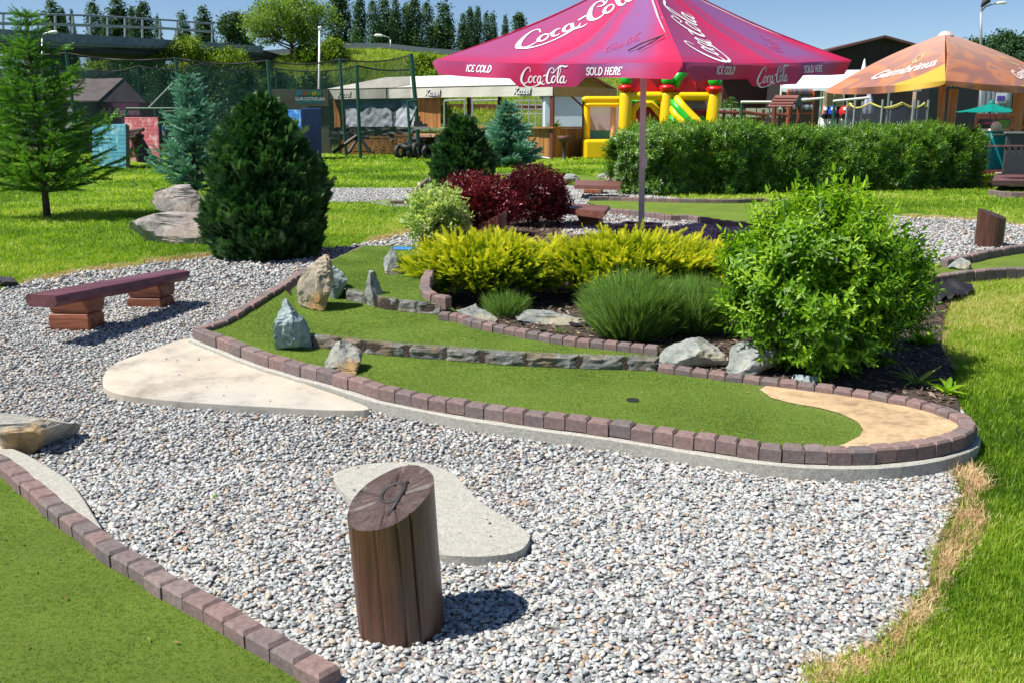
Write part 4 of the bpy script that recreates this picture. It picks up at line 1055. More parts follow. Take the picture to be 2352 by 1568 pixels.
# cross-section: rounded box, mostly front and top
th = rng.uniform(-.25 * np.pi, 1.15 * np.pi, n)      # 0 = front, pi/2 = top
cx, sx = np.cos(th), np.sin(th)
bx = np.sign(cx) * np.abs(cx) ** .6; bz = np.sign(sx) * np.abs(sx) ** .6
low = rng.random(n) < .36
zz = np.where(low, rng.uniform(0.02, .6, n) * Hh, Hh * .55 + bz * Hh * .45)
of = np.where(low, 1.0, bx) * (-Wd / 2)
endk = np.clip(1 - ((np.abs(u - .5) * 2 - .9) / .12).clip(0, 1) ** 2 * .6, .3, 1)
nz = np.array([(noise.noise(Vector((a * Lh * 1.3, b * 1.4, c * 1.4))) + .7 * noise.noise(Vector((a * Lh * 3.1, b * 3, c * 3)))) for a, b, c in zip(u, of, zz)])
dep = rng.random(n) ** 1.5 * .3
base = np.array(gl)[None] + np.outer(u * Lh, np.array(ax)) + np.outer(of * endk * (1 + .42 * nz - dep) + Wd / 2, np.array(nor))
topm = 1 + .05 * np.sin(u * 9) + .1 * nz
zz = np.where(low, zz, zz * topm * (1 - .12 * (np.abs(u - .5) * 2) ** 8))
pos = np.c_[base[:, :2], ht(base[:, 0], base[:, 1]) + zz]
dirs = np.outer(np.where(low, 1., bx) * -1, np.array(nor)) + np.outer(np.ones(n), [0, 0, .75]) + rng.normal(0, .4, (n, 3)) + np.outer(((u - .5) * 2) ** 9, np.array(ax))
M = frames(dirs, roll=rng.uniform(0, 6.28, n)) * rng.uniform(.16, .27, n)[:, None, None]
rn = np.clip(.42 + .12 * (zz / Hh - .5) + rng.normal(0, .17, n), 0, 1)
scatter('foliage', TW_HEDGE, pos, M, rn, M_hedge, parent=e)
mb = MB()
for i in range(70):
    p = gl.lerp(gr, i / 69 + random.uniform(-.005, .005)) + nor * random.uniform(.35, 1.1); p.z = float(ht(p.x, p.y))
    mb.tube([p, p + Vector((random.uniform(-.1, .1), random.uniform(-.1, .1), .5)), p + Vector((random.uniform(-.25, .25), random.uniform(-.25, .25), 1.0))], [.018, .012, .007], 5)
mb.build('stems', M_stem, e, smooth=True)

# yellow junipers
def sprig(n=16, L=1.0):
    ps = []
    for i in range(n):
        y = i / n * L; z = .28 * (i / n) ** 2
        for s in (-1, 1):
            l = (.34 - .2 * i / n) * rng.uniform(.7, 1.2)
            dirv = np.array([s * .75, 1, rng.uniform(-.1, .6)]); dirv /= np.linalg.norm(dirv)
            p = np.array([0, y, z]); x = np.cross(dirv, [0, 0, 1.]); x /= np.linalg.norm(x)
            ps.append((np.array([p - x * .02, p + x * .02, p + dirv * l]), np.array([(0, 1, 2)]), -.3 + .6 * (i / n)))
            ps.append((np.array([p + [0, 0, -.02], p + [0, 0, .02], p + dirv * l * .9 + [0, 0, .03]]), np.array([(0, 1, 2)]), -.3 + .6 * (i / n)))
    ps.append((np.array([(-.022, 0, 0), (.022, 0, 0), (0, L * 1.08, .33)]), np.array([(0, 1, 2)]), .25))
    return merge(ps)
TS = [sprig() for _ in range(6)]
def juniper(label, l, r_, top, bot, n, seed, dep=.62):
    g = G((l + r_) / 2, bot, .03); W = pxdim(g, r_ - l) / 2; g.y += W * dep * .6; g.z = float(ht(g.x, g.y))
    H = pxdim(g, bot - top) * .72
    e = T('yellow_juniper', label, 'bush', g)
    c = (g.x, g.y, g.z + H * .55)
    pts, d, k = blobpts(n, c, (W * .95, W * dep, H * .42), seed, .42, .5, -.6, 3.2)
    # flat layered crown
    pts[:, 2] = c[2] + np.sign(pts[:, 2] - c[2]) * np.abs((pts[:, 2] - c[2]) / (H * .42)) ** .88 * H * .44
    dd = d * [1, 1, .2] + [0, 0, .22] + rng.normal(0, .34, d.shape)
    t_ = (pts[:, 2] - g.z) / H
    M = frames(dd, roll=rng.normal(0, .6, n)) * (rng.uniform(.06, .13, n) * np.where(rng.random(n) < .12, 1.5, 1))[:, None, None]
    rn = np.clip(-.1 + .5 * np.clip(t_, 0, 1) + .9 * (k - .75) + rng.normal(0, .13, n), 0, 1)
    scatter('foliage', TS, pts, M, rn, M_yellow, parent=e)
    stems(e, g, W, H, 16, M_stem, .8, .012)
juniper('yellow green juniper nearer the short curved kerb, left of two', 962, 1275, 515, 702, 6500, 2.0)
juniper('yellow green juniper above the large lavender, right of two', 1238, 1664, 515, 692, 8500, 9.0, .5)

# lavender
def lavender(label, l, r_, top, bot, n, seed, name='lavender'):
    g = G((l + r_) / 2, bot, .03); W = pxdim(g, r_ - l) / 2; g.y += W * .55; g.z = float(ht(g.x, g.y)); H = pxdim(g, bot - top) * .93
    e = T(name, label, 'shrub', g)
    a = rng.uniform(0, 6.28, n); q = rng.random(n) ** .5
    root = np.stack([g.x + np.cos(a) * q * W * .62, g.y + np.sin(a) * q * W * .5, np.full(n, g.z) + rng.random(n) * H * .35], -1)
    dd = np.stack([np.cos(a) * q * .62, np.sin(a) * q * .62, 1.05 - .35 * q], -1) + rng.normal(0, .13, (n, 3))
    tp = [merge([stick((0, 0, 0), (0, 1, .02), .010, -.1)] + [((lambda y, aa, l_: (np.array([(0, y, 0), (.012, y + .02, 0), (math.cos(aa) * l_ * .35, y + l_, math.sin(aa) * l_ * .35)]), np.array([(0, 1, 2)]), .1))(rng.uniform(.05, .75), rng.uniform(0, 6.28), rng.uniform(.12, .24))) for _ in range(12)]) for _ in range(5)]
    L = H * rng.uniform(.5, .82, n) * (1 - .2 * q)
    M = frames(dd, roll=rng.uniform(0, 6.28, n)) * L[:, None, None]
    scatter('stalks', tp, root, M, np.clip(.5 + rng.normal(0, .2, n), 0, 1), M_lav, parent=e)
    return e
lavender('large dense green lavender mound in front of the yellow bush', 1345, 1570, 608, 788, 4800, 1)
lavender('large green lavender mound touching the big green bush', 1500, 1690, 618, 775, 3800, 2)
lavender('small lavender between the two low bark bed boulders', 1100, 1222, 650, 733, 800, 3)
lavender('tiny green seedling on the bark before the long boulder', 1275, 1305, 726, 768, 60, 4, 'seedling')

# red barberries and variegated bush
TL = [merge([place(leaf(1, .62, .1, .1), (rng.normal(0, .12), y * .9, rng.normal(0, .12)), rng.normal(0, 1, 3) + [0, .5, 0], .3, (0, 0, 1), rng.uniform(-.15, .15)) for y in np.linspace(.05, 1, 9)]) for _ in range(6)]
TLb = [merge([place(leaf(1, .55, .1, .2), (0, y * .8, 0), rng.normal(0, 1, 3) + [0, .7, 0], .36, (0, 0, 1), rng.uniform(-.3, .3)) for y in np.linspace(.05, 1, 7)]) for _ in range(6)]
def shrub(name, label, l, r_, top, bot, n, mat, tm, seed, size=(.08, .15), dep=.8, rough=.25, cat='bush', shell=.5, zmin=-.85, rmean=.42, py=None, dz=.03, upk=.6, st=True, freq=2.0):
    g = G((l + r_) / 2, py or bot, dz); W = pxdim(g, r_ - l) / 2; g.y += W * dep * .5; g.z = float(ht(g.x, g.y)); H = pxdim(g, bot - top) * .97
    e = T(name, label, cat, g); c = (g.x, g.y, g.z + H * .52)
    pts, d, k = blobpts(n, c, (W * .93, W * dep, H * .47), seed, shell, rough, zmin, freq)
    dd = d * [1, 1, .6] + [0, 0, upk] + rng.normal(0, .35, d.shape)
    M = frames(dd, roll=rng.uniform(0, 6.28, n)) * rng.uniform(size[0], size[1], n)[:, None, None]
    scatter('foliage', tm, pts, M, np.clip(rmean + rng.normal(0, .18, n), 0, 1), mat, parent=e)
    if st: stems(e, g, W, H, 12, M_stem, .7, .01)
    return e
shrub('barberry_bush', 'dark red barberry with brighter shoots, left of two, by the pale leaved bush', 1005, 1175, 410, 545, 1700, M_red, TL, 4.4, (.09, .16), rmean=.55)
shrub('barberry_bush', 'very dark maroon rounded barberry next to the red bench', 1142, 1308, 388, 522, 2000, M_red, TL, 6.1, (.08, .14), rough=.18, rmean=.32)
shrub('variegated_bush', 'cream and green variegated dogwood left of the barberry', 945, 1062, 442, 562, 800, M_vari, TLb, 5.5, (.12, .2), rmean=.6)
shrub('variegated_bush', 'small cream variegated sprig above the left barberry', 1000, 1062, 400, 460, 240, M_vari, TLb, 7.5, (.12, .2), rmean=.65, py=540)

# conifers
def cypress(label, l, r_, top, bot, n, seed, wmax=.32, tm=None, size=(.12, .22), mat=None, power=.62, upk=1.0, rm=.4):
    g = G((l + r_) / 2, bot); W = pxdim(g, r_ - l) / 2; g.y += W * .8; g.z = float(ht(g.x, g.y)); W = pxdim(g, r_ - l) / 2 * .77; H = pxdim(g, bot - top) * .87
    e = T('cypress_bush', label, 'conifer', g)
    t = rng.random(n) ** 1.15; a = rng.uniform(0, 6.28, n)
    prof = np.interp(t, [0, .06, .2, wmax + .08, .6, .78, .9, 1], [.76, .9, 1, .98, .83, .56, .32, .04])
    nz = np.array([noise.noise(Vector((math.cos(q) * 2 + seed, math.sin(q) * 2, z * 3.5))) for q, z in zip(a, t)])
    n2 = np.array([noise.noise(Vector((math.cos(q) * 5 + seed, math.sin(q) * 5, z * 11))) for q, z in zip(a, t)])
    rr = W * prof * (1 + .22 * nz + .34 * n2) * (1 - .3 * rng.random(n) ** 1.3)
    pts = np.stack([g.x + rr * np.cos(a), g.y + rr * np.sin(a), g.z + t * H * .97], -1)
    d = np.stack([np.cos(a), np.sin(a), np.full(n, upk)], -1) + rng.normal(0, .3, (n, 3))
    up = np.stack([np.cos(a), np.sin(a), np.full(n, .6)], -1) + rng.normal(0, .7, (n, 3))
    M = frames(d, up) * (rng.uniform(size[0], size[1], n) * np.where(rng.random(n) < .1, 1.6, 1))[:, None, None]
    scatter('foliage', tm, pts, M, np.clip(rm + .5 * n2 + rng.normal(0, .13, n), 0, 1), mat or M_cyp, parent=e)  # highlights and shade put into leaf colour: bulges lighter, hollows darker
    MB().tube([(g.x, g.y, g.z - .05), (g.x, g.y, g.z + H * .8)], [.06, .015], 8).build('trunk', M_stem, e)
    # dark inner core of dead twigs
    m2 = MB()
    for i in range(160):
        z = random.random() * .85; aa = random.uniform(0, 6.28); q = W * np.interp(z, [0, .3, .85], [.75, .8, .3])
        m2.tube([(g.x, g.y, g.z + z * H * .9), (g.x + q * math.cos(aa), g.y + q * math.sin(aa), g.z + z * H + .12 * H)], [.008, .003], 4)
    m2.build('twigs', M_stem, e)
TSP = [spray(7) for _ in range(7)]
cypress('huge dark green cypress bush at left centre beside the gravel', 436, 738, 205, 608, 27000, 1.0, .3, TSP, (.06, .135), rm=.46)
cypress('smaller dark cone shaped cypress in the middle behind the barberries', 983, 1138, 262, 446, 6000, 5.0, .28, TSP, (.12, .22), rm=.42)
cypress('little dark green shrub peeping from behind the huge cypress', 722, 748, 365, 425, 250, 8.0, .3, TSP, (.1, .16))

def spruce(name, label, cx, bot, top, hw, mat, tm, tiers, seed, trunk_px=16, start=.12, droop=.25, sl=(.16, .28), dens=1.0, gap=.35, tipup=.4, rm=.45, prof=None):
    rs = random.Random(seed)
    g = G(cx, bot); s = sc_at(g); H = (bot - top) / s; W = hw / s
    e = T(name, label, 'conifer', g)
    MB().tube([(g.x, g.y, g.z - .05), (g.x + .01, g.y, g.z + H * .5), (g.x, g.y, g.z + H * .98)], [trunk_px / s / 2, trunk_px / s / 3.2, .012], 9).build('trunk', M_barkt, e, smooth=True)
    mb = MB(); P_, D_, Sz, Rn = [], [], [], []
    for k in range(tiers):
        t = start + (1 - start) * (k / tiers) ** .95; z = g.z + H * t
        pf = (1 - t) ** .8 if prof is None else np.interp(t, [q[0] for q in prof], [q[1] for q in prof])
        nb = rs.randint(5, 8)
        for b in range(nb):
            a = 2 * math.pi * (b + rs.random() * .7) / nb + k; L = max(.1, W * pf * rs.uniform(.5, 1.22)); dr = Vector((math.cos(a), math.sin(a), 0))
            p0 = Vector((g.x, g.y, z)); pts = []
            for q in range(7):
                u = q / 6; up = (.28 * u - droop * (1 - t * .8) * u + tipup * u * u * .6) * L
                pts.append(p0 + dr * L * u + Vector((0, 0, up + rs.uniform(-.01, .01))))
            r0 = .018 * (1 - t) + .005
            mb.tube(pts, [r0 * (1 - .8 * q / 6) for q in range(7)], 5)
            ns = max(3, int(L / .062 * dens))
            for q in range(ns):
                u = .16 + .84 * (q + rs.random() * .5) / ns
                if u > 1: u = 1
                i = min(5, int(u * 6)); p = pts[i].lerp(pts[i + 1], u * 6 - i); tn = (pts[min(i + 1, 6)] - pts[i]).normalized()
                for sd_ in ((-1, 1) if q < ns - 1 else (0,)):
                    sidev = Vector((-dr.y, dr.x, 0)) * sd_; ln = rs.uniform(*sl) * (1.1 - .3 * u) * (.6 + .4 * min(1, L / .5))
                    d_ = (tn * rs.uniform(.6, 1.1) + sidev * rs.uniform(.55, .95) + Vector((0, 0, rs.uniform(-.25, .2) + (.3 if u > .9 else 0)))).normalized()
                    P_.append(tuple(p)); D_.append(tuple(d_)); Sz.append(ln); Rn.append(rm - .12 + .28 * u + rs.gauss(0, .1))
                    if L > .45 and rs.random() < .6 and u < .9:
                        p2 = p + d_ * ln * .8; P_.append(tuple(p2)); D_.append(tuple((d_ + Vector(dr) * .6 + Vector((0, 0, rs.uniform(-.3, .1)))).normalized())); Sz.append(ln * .8); Rn.append(rm + .1 + rs.gauss(0, .12))
    for q in range(9):
        P_.append((g.x, g.y, g.z + H * (.9 + .01 * q))); a = rs.uniform(0, 6.28); D_.append((math.cos(a) * .8, math.sin(a) * .8, 1)); Sz.append(sl[0] * .7); Rn.append(rm)
    P_.append((g.x, g.y, g.z + H * .9)); D_.append((.02, .02, 1)); Sz.append(H * .1); Rn.append(rm)
    mb.build('branches', M_barkt, e)
    P_ = np.array(P_); D_ = np.array(D_); Sz = np.array(Sz)
    scatter('foliage', tm, P_, frames(D_, roll=rng.uniform(0, 6.28, len(P_))) * Sz[:, None, None], np.clip(Rn, 0, 1), mat, parent=e)
    return e
M_barkt = plain('tree_bark', (.085, .06, .045), .9, .35, 25, .8, stretch=(1, 1, .3))
TN = [needles(50, 1.0, .25, .026, 1.0, .2, .15) for _ in range(6)]
TNb = [needles(50, 1.0, .26, .038, 1.0, .0, .15) for _ in range(6)]
spruce('spruce_tree', 'tall loose green spruce on the lawn at the left edge', 109, 500, 45, 168, M_spruce, TN, 21, 4, 17, .13, .22, (.15, .25), .8, prof=[(0, .75), (.15, 1.0), (.36, .95), (.46, .55), (.6, .62), (.75, .42), (.84, .16), (.9, .3), (1, .05)])
spruce('blue_spruce', 'blue green spruce standing just left of the huge cypress', 450, 440, 178, 94, M_blue, TNb, 20, 6, 12, .02, .1, (.15, .25), 1.1, prof=[(0, 1.0), (.12, .95), (.3, .66), (.55, .5), (.8, .36), (.93, .24), (1, .08)])
spruce('blue_spruce', 'small blue green spruce just right of the cone shaped cypress', 1166, 386, 238, 66, M_blue, TNb, 15, 8, 8, .05, .15, (.28, .42), 1.1, tipup=.2, prof=[(0, .8), (.12, 1), (.35, .72), (.6, .45), (.8, .3), (1, .06)])
def weeds(label, px, py, n, h, dz=.01, mat=None, tm=None):
    g = G(px, py, dz); a = rng.uniform(0, 6.28, n); d = np.stack([np.cos(a), np.sin(a), rng.uniform(.3, 1.6, n)], -1)
    M = frames(d) * rng.uniform(.6, 1.1, n)[:, None, None] * h
    o = scatter('weed_plant', tm or [leaf(1, .3, .1, .35)], np.tile(np.array(g), (n, 1)) + rng.normal(0, h * .1, (n, 3)) * [1, 1, 0], M, rng.uniform(.45, .85, n), mat or M_privet, base=tuple(g))
    return tag(o, label, 'weed')
weeds('tiny green weed growing in the gravel left of the concrete pad', 490, 1143, 4, .03)
weeds('two leaf weed at the foot of the near lane footing', 1878, 1092, 6, .05)
weeds('small weed among pebbles at the bottom centre', 1778, 1556, 4, .035) if False else weeds('small weed among pebbles right of the near post foot', 1774, 1552, 4, .03)
weeds('bright leafy sprout in front of the big green bush at the kerb', 1905, 870, 16, .11, .03)
weeds('light green leafy weed left of the big green bush above the boulders', 1690, 772, 22, .12, .03)
weeds('leafy weed growing on the flat topped boulder edge', 1745, 838, 12, .09, .05)
weeds('grassy tuft in the shade right of the big green bush', 2105, 880, 34, .16, .03, M_grass, [leaf(1, .07, .03, .5)])
weeds('dandelion like weed at the kerb near the lawn corner', 2172, 905, 12, .14, .03)
weeds('leafy weed patch beside the lawn right of the big green bush', 2120, 790, 40, .14, .03)
weeds('small green weed in gravel by the bench', 862, 842 - 393 + 400, 0 + 3, .02) if False else None

# ---- litter: stray pebbles on the pads and kerbs, fallen leaves
def litter(name, label, n, polys, dz, tm, mat, s0, s1, flat=.4):
    out = []
    for poly, z in polys:
        mn, mx = poly.min(0), poly.max(0); p = np.stack([rng.uniform(mn[0], mx[0], n), rng.uniform(mn[1], mx[1], n)], 1); p = p[inpoly(p, poly)]
        out.append(np.c_[p, ht(p[:, 0], p[:, 1]) + z])
    P_ = np.concatenate(out); m = len(P_); a = rng.uniform(0, 6.28, m)
    M = frames(np.stack([np.cos(a), np.sin(a), rng.normal(0, .15, m)], 1), np.tile([0, 0, 1.], (m, 1)) + rng.normal(0, flat, (m, 3))) * rng.uniform(s0, s1, m)[:, None, None]
    o = scatter(name, tm, P_, M, rng.random(m), mat, smooth=True); o['kind'] = 'stuff'; o['label'] = label
litter('stray_pebbles', 'single pebbles scattered on the concrete slabs and turf', 16, [(ramp_w, .06), (pad_w, .05)], 0, pebble_templates(1), M_pebble, .006, .011)
litter('fallen_leaves', 'small dry leaf bits lying on gravel and turf', 120, [(gravel_w, .03), (nlw, .03), (frontw, .122), (midw, .2)], 0, [leaf(1, .45, .1, .2)], rampmat('dry_leaf', [(0, (.2, .1, .04)), (.4, (.33, .18, .07)), (.7, (.12, .08, .04)), (.9, (.2, .26, .05))], .8, True, 40, .2, 0), .012, .026, .25)
# ================================================================ UMBRELLAS
def cloth_mat(name, kind):
    m, t, b = newmat(name); uv = t.nodes.new('ShaderNodeTexCoord'); sep = t.nodes.new('ShaderNodeSeparateXYZ')
    mp = t.nodes.new('ShaderNodeMapping'); nz = t.nodes.new('ShaderNodeTexNoise'); nz.inputs['Scale'].default_value = 3.0; nz.inputs['Detail'].default_value = 3
    t.links.new(uv.outputs['UV'], nz.inputs['Vector']); t.links.new(uv.outputs['UV'], sep.inputs[0])
    def math_(op, a, b_=None, c_=None):
        n = t.nodes.new('ShaderNodeMath'); n.operation = op
        for i, v in enumerate((a, b_, c_)):
            if v is None: continue
            if hasattr(v, 'is_linked'): t.links.new(v, n.inputs[i])
            else: n.inputs[i].default_value = v
        return n.outputs[0]
    U, V_ = sep.outputs[0], sep.outputs[1]
    nn = math_('MULTIPLY_ADD', nz.outputs[0], .14, -.07)
    if kind == 'red':
        k = math_('ADD', math_('MULTIPLY_ADD', V_, -.12, U), nn)
        col = ramp(t, k, [(0, (.4, .08, .24)), (.22, (.45, .075, .22)), (.40, (.66, .05, .17)), (.47, (.78, .035, .14)), (.53, (.34, .1, .26)), (.60, (.6, .055, .2)), (.66, (.33, .12, .34)), (.8, (.32, .13, .36)), (.87, (.46, .08, .24)), (.93, (.78, .035, .13)), (1, (.75, .03, .11))])
        drops = ntex(t, 26, 2, .5, coord='UV')
        col = mixc(t, ramp(t, drops, [(.66, (0, 0, 0)), (.72, (.55, .55, .55))]), col, (.62, .02, .11))
        low = ramp(t, math_('ADD', V_, nn), [(0, (1, 1, 1)), (.1, (.0, .0, .0))])
        col = mixc(t, math_('MULTIPLY', low, .55), col, (.62, .01, .08))
    elif kind == 'orange':
        w_ = ntex(t, 2.6, 1, .4, coord='UV', dist=1.2)
        col = ramp(t, math_('ADD', w_, math_('MULTIPLY', V_, .06)), [(.42, (.45, .21, .18)), (.48, (.68, .26, .14)), (.53, (.7, .3, .18)), (.58, (.46, .23, .2))])
        dg = math_('ADD', math_('MULTIPLY_ADD', U, -.62, .02), V_)     # yellow corner
        yy = ramp(t, math_('ADD', math_('SUBTRACT', math_('MULTIPLY', U, .62), V_), math_('MULTIPLY', nn, .4)), [(.34, (0, 0, 0)), (.355, (1, 1, 1))])
        ug = ramp(t, U, [(.42, (0, 0, 0)), (.5, (1, 1, 1)), (.97, (1, 1, 1)), (1, (.8, .8, .8))])
        col = mixc(t, math_('MULTIPLY', yy, ug), col, (.8, .5, .08))
        top = ramp(t, V_, [(.2, (0, 0, 0)), (1, (.95, .95, .95))]); col = mixc(t, top, col, (.68, .45, .38))
    else:
        col = ramp(t, nz.outputs[0], [(0, (.0, .26, .22)), (1, (.01, .34, .29))])
    t.links.new(col, b.inputs['Base Color']); b.inputs['Roughness'].default_value = .55; b.inputs['Specular IOR Level'].default_value = .3
    wr = ntex(t, 4, 4, .5, coord='UV', stretch=(1, .6, 1)); bump(t, b, wr, .35, .04)
    tr = t.nodes.new('ShaderNodeBsdfTranslucent'); t.links.new(col, tr.inputs[0])
    mx = t.nodes.new('ShaderNodeMixShader'); mx.inputs[0].default_value = .35
    t.links.new(b.outputs[0], mx.inputs[1]); t.links.new(tr.outputs[0], mx.inputs[2]); t.links.new(mx.outputs[0], t.nodes['Material Output'].inputs[0])
    return m
M_ured, M_uor, M_uteal = cloth_mat('red_canopy', 'red'), cloth_mat('orange_canopy', 'orange'), cloth_mat('teal_canopy', 'teal')
M_letter = plain('white_print', (.82, .8, .82), .6, .03, bmp=0)

def umesh(name, V, Fq, UV, mat, parent, sol=.004):
    me = bpy.data.meshes.new(name); me.from_pydata([tuple(v) for v in V], [], Fq); me.update()
    l = me.uv_layers.new(name='UVMap')
    for p in me.polygons:
        for li in p.loop_indices: l.data[li].uv = UV[me.loops[li].vertex_index]
    me.polygons.foreach_set('use_smooth', [True] * len(me.polygons))
    o = link(name, me, mat, parent)
    return o
class Panel:
    """canopy panel between two corners, sagging between its ribs"""
    def __init__(s, A, L, R_, sag=.05, rib=.03):
        s.A, s.L, s.R = Vector(A), Vector(L), Vector(R_); s.sag = sag; s.rib = rib
        s.n = (s.L - s.A).cross(s.R - s.A).normalized()
        if s.n.z < 0: s.n = -s.n
    def uvp(s, u, v, up=0.):
        """u along the eave, v up to the apex"""
        e = s.L.lerp(s.R, u); p = e.lerp(s.A, v)
        uu = min(1, max(0, u)); vv = min(1, max(0, v))
        d = s.sag * math.sin(math.pi * uu) * math.sin(math.pi * (vv * .9 + .1)) ** .8 * (1 - vv) ** .5 + s.rib * math.sin(math.pi * vv)
        return p - s.n * d + s.n * up
    def plane(s, x, y, up=.006):
        """x metres up the left ridge, y metres into the panel"""
        ex = (s.A - s.L).normalized(); ey = s.n.cross(ex); 
        if ey.dot(s.R - s.L) < 0: ey = -ey
        p = s.L + ex * x + ey * y
        M_ = Matrix(((s.R - s.L), (s.A - s.L), s.n)).transposed().inverted() @ (p - s.L)
        v = M_[1]; u = M_[0] / max(1e-3, 1 - v)
        return s.uvp(u, v, up)
    def mesh(s, name, mat, parent, nu=24, nv=18):
        V, UV = [], []
        for j in range(nv + 1):
            for i in range(nu + 1):
                u, v = i / nu, min(j / nv, .998); V.append(s.uvp(u, v)); UV.append((u, v))
        f = [(j * (nu + 1) + i, j * (nu + 1) + i + 1, (j + 1) * (nu + 1) + i + 1, (j + 1) * (nu + 1) + i) for j in range(nv) for i in range(nu)]
        return umesh(name, V, f, UV, mat, parent)
    def val(s, u, w_, drop, wav=.03, up=0., ph=0.):
        """valance point: w_ 0..1 down"""
        p = s.uvp(u, 0); out = Vector((s.n.x, s.n.y, 0)).normalized()
        q = out * (.01 + wav * w_ * math.sin(u * 9 + ph) + .02 * w_ * math.cos(u * 23 + ph))
        return p + q - Vector((0, 0, drop * w_)) + out * up
def ribbon(mb, pts, wid, f, pw=2.0, cap=True):
    """stroke of varying width on a surface function f(x,y,up)"""
    P2 = catmull([(p[0], p[1], w_) for p, w_ in zip(pts, wid)], 7); n = len(P2); vs = []
    for i in range(n):
        a, b_ = P2[max(i - 1, 0)], P2[min(i + 1, n - 1)]; dx, dy = b_[0] - a[0], b_[1] - a[1]; l = math.hypot(dx, dy) or 1
        w_ = max(.004, P2[i][2]) / 2; nx_, ny_ = -dy / l * w_, dx / l * w_
        vs.append(f(P2[i][0] + nx_, P2[i][1] + ny_)); vs.append(f(P2[i][0] - nx_, P2[i][1] - ny_))
    mb.add(vs, [(2 * i, 2 * i + 1, 2 * i + 3, 2 * i + 2) for i in range(n - 1)])
def el(cx, cy, rx, ry, a0, a1, n=14, sh=.35):
    o = []
    for i in range(n):
        t = R(a0 + (a1 - a0) * i / (n - 1)); x, y = rx * math.cos(t), ry * math.sin(t); o.append((cx + x + y * sh, cy + y))
    return o
def script_logo(mb, f):
    """hand drawn flowing two word script, 0..10 wide, about 3 high"""
    def S_(pts, w_): ribbon(mb, pts, [q * .8 for q in w_] if isinstance(w_, list) else [w_] * len(pts), f)
    def taper(n, a, b_): return [a + (b_ - a) * math.sin(math.pi * i / (n - 1)) for i in range(n)]
    c1 = [(2.45, 2.15), (2.5, 2.75), (2.1, 2.95), (1.4, 2.5), (.75, 1.6), (.5, .75), (.75, .25), (1.3, .3), (2.0, .75)]
    S_(c1, [.1, .16, .16, .3, .5, .52, .4, .2, .08])
    S_([(.62, .6), (.9, .0), (1.6, -.35), (2.6, -.3), (3.6, .0), (4.4, .35), (5.0, .15), (5.4, .35)], [.25, .35, .25, .18, .25, .38, .2, .05])   # tail swash
    def o_(cx, cy, k=1): p = el(cx, cy, .36 * k, .55 * k, 60, 420, 16); S_(p, [.1 + .22 * abs(math.sin(R(60 + 360 * i / 15 - 90) * .5 + .6)) for i in range(16)])
    o_(2.35, .95); S_([(2.6, 1.35), (2.85, 1.25), (3.05, 1.35)], .09)
    p = el(3.35, .98, .34, .55, 50, 310, 12); S_(p, taper(12, .1, .32))
    o_(4.2, .98); S_([(4.62, 1.5), (4.45, .85), (4.55, .45), (4.85, .55), (5.05, .9)], [.3, .28, .22, .14, .06])
    S_([(5.1, 1.55), (5.75, 1.75)], .2)
    c2 = [(7.3, 2.3), (7.35, 2.75), (6.95, 2.95), (6.4, 2.5), (5.95, 1.6), (5.8, .85), (6.05, .4), (6.55, .5), (7.0, .95)]
    S_(c2, [.1, .16, .16, .3, .48, .5, .36, .18, .08])
    S_([(6.75, 2.3), (7.2, 2.1), (7.9, 2.75), (8.7, 3.25), (9.7, 3.15), (10.2, 3.35)], [.08, .2, .12, .28, .3, .05])
    o_(7.25, 1.05)
    S_([(8.0, 1.0), (8.6, 2.2), (8.75, 2.95), (8.45, 3.0), (8.15, 2.0), (8.0, .9), (8.15, .5), (8.5, .75)], [.08, .12, .14, .2, .32, .34, .22, .06])
    o_(8.95, 1.05); S_([(9.4, 1.6), (9.22, .95), (9.32, .5), (9.6, .6), (9.85, 1.0)], [.3, .28, .22, .14, .06])
GL = {'I': ([[(.3, 0), (.3, 1)]], .6), 'C': ([el(.5, .5, .42, .5, 40, 320, 12, 0)], .95), 'E': ([[(.2, 0), (.2, 1)], [(.2, 1), (.75, 1), (.75, .8)], [(.2, .52), (.6, .52)], [(.2, 0), (.8, 0), (.8, .22)]], .9),
      'O': ([el(.5, .5, .44, .5, 0, 360, 14, 0)], 1.05), 'L': ([[(.2, 1), (.2, 0)], [(.2, 0), (.75, 0), (.75, .22)]], .85), 'D': ([[(.2, 0), (.2, 1)], [(.2, 1), (.5, 1), (.88, .7), (.88, .3), (.5, 0), (.2, 0)]], 1.05),
      'S': ([[(.75, .8), (.7, .95), (.45, 1), (.2, .85), (.25, .6), (.6, .45), (.75, .25), (.55, .02), (.3, 0), (.12, .2)]], .85), 'H': ([[(.2, 0), (.2, 1)], [(.8, 0), (.8, 1)], [(.2, .52), (.8, .52)]], 1.05),
      'R': ([[(.2, 0), (.2, 1)], [(.2, 1), (.55, 1), (.75, .77), (.55, .52), (.2, .52)], [(.5, .52), (.82, 0)]], .95), ' ': ([], .5)}
SER = {'I': [(.3, 0), (.3, 1)], 'E': [], 'L': [(.2, 1)], 'D': [], 'H': [(.2, 0), (.2, 1), (.8, 0), (.8, 1)], 'R': [(.2, 0), (.82, 0)]}
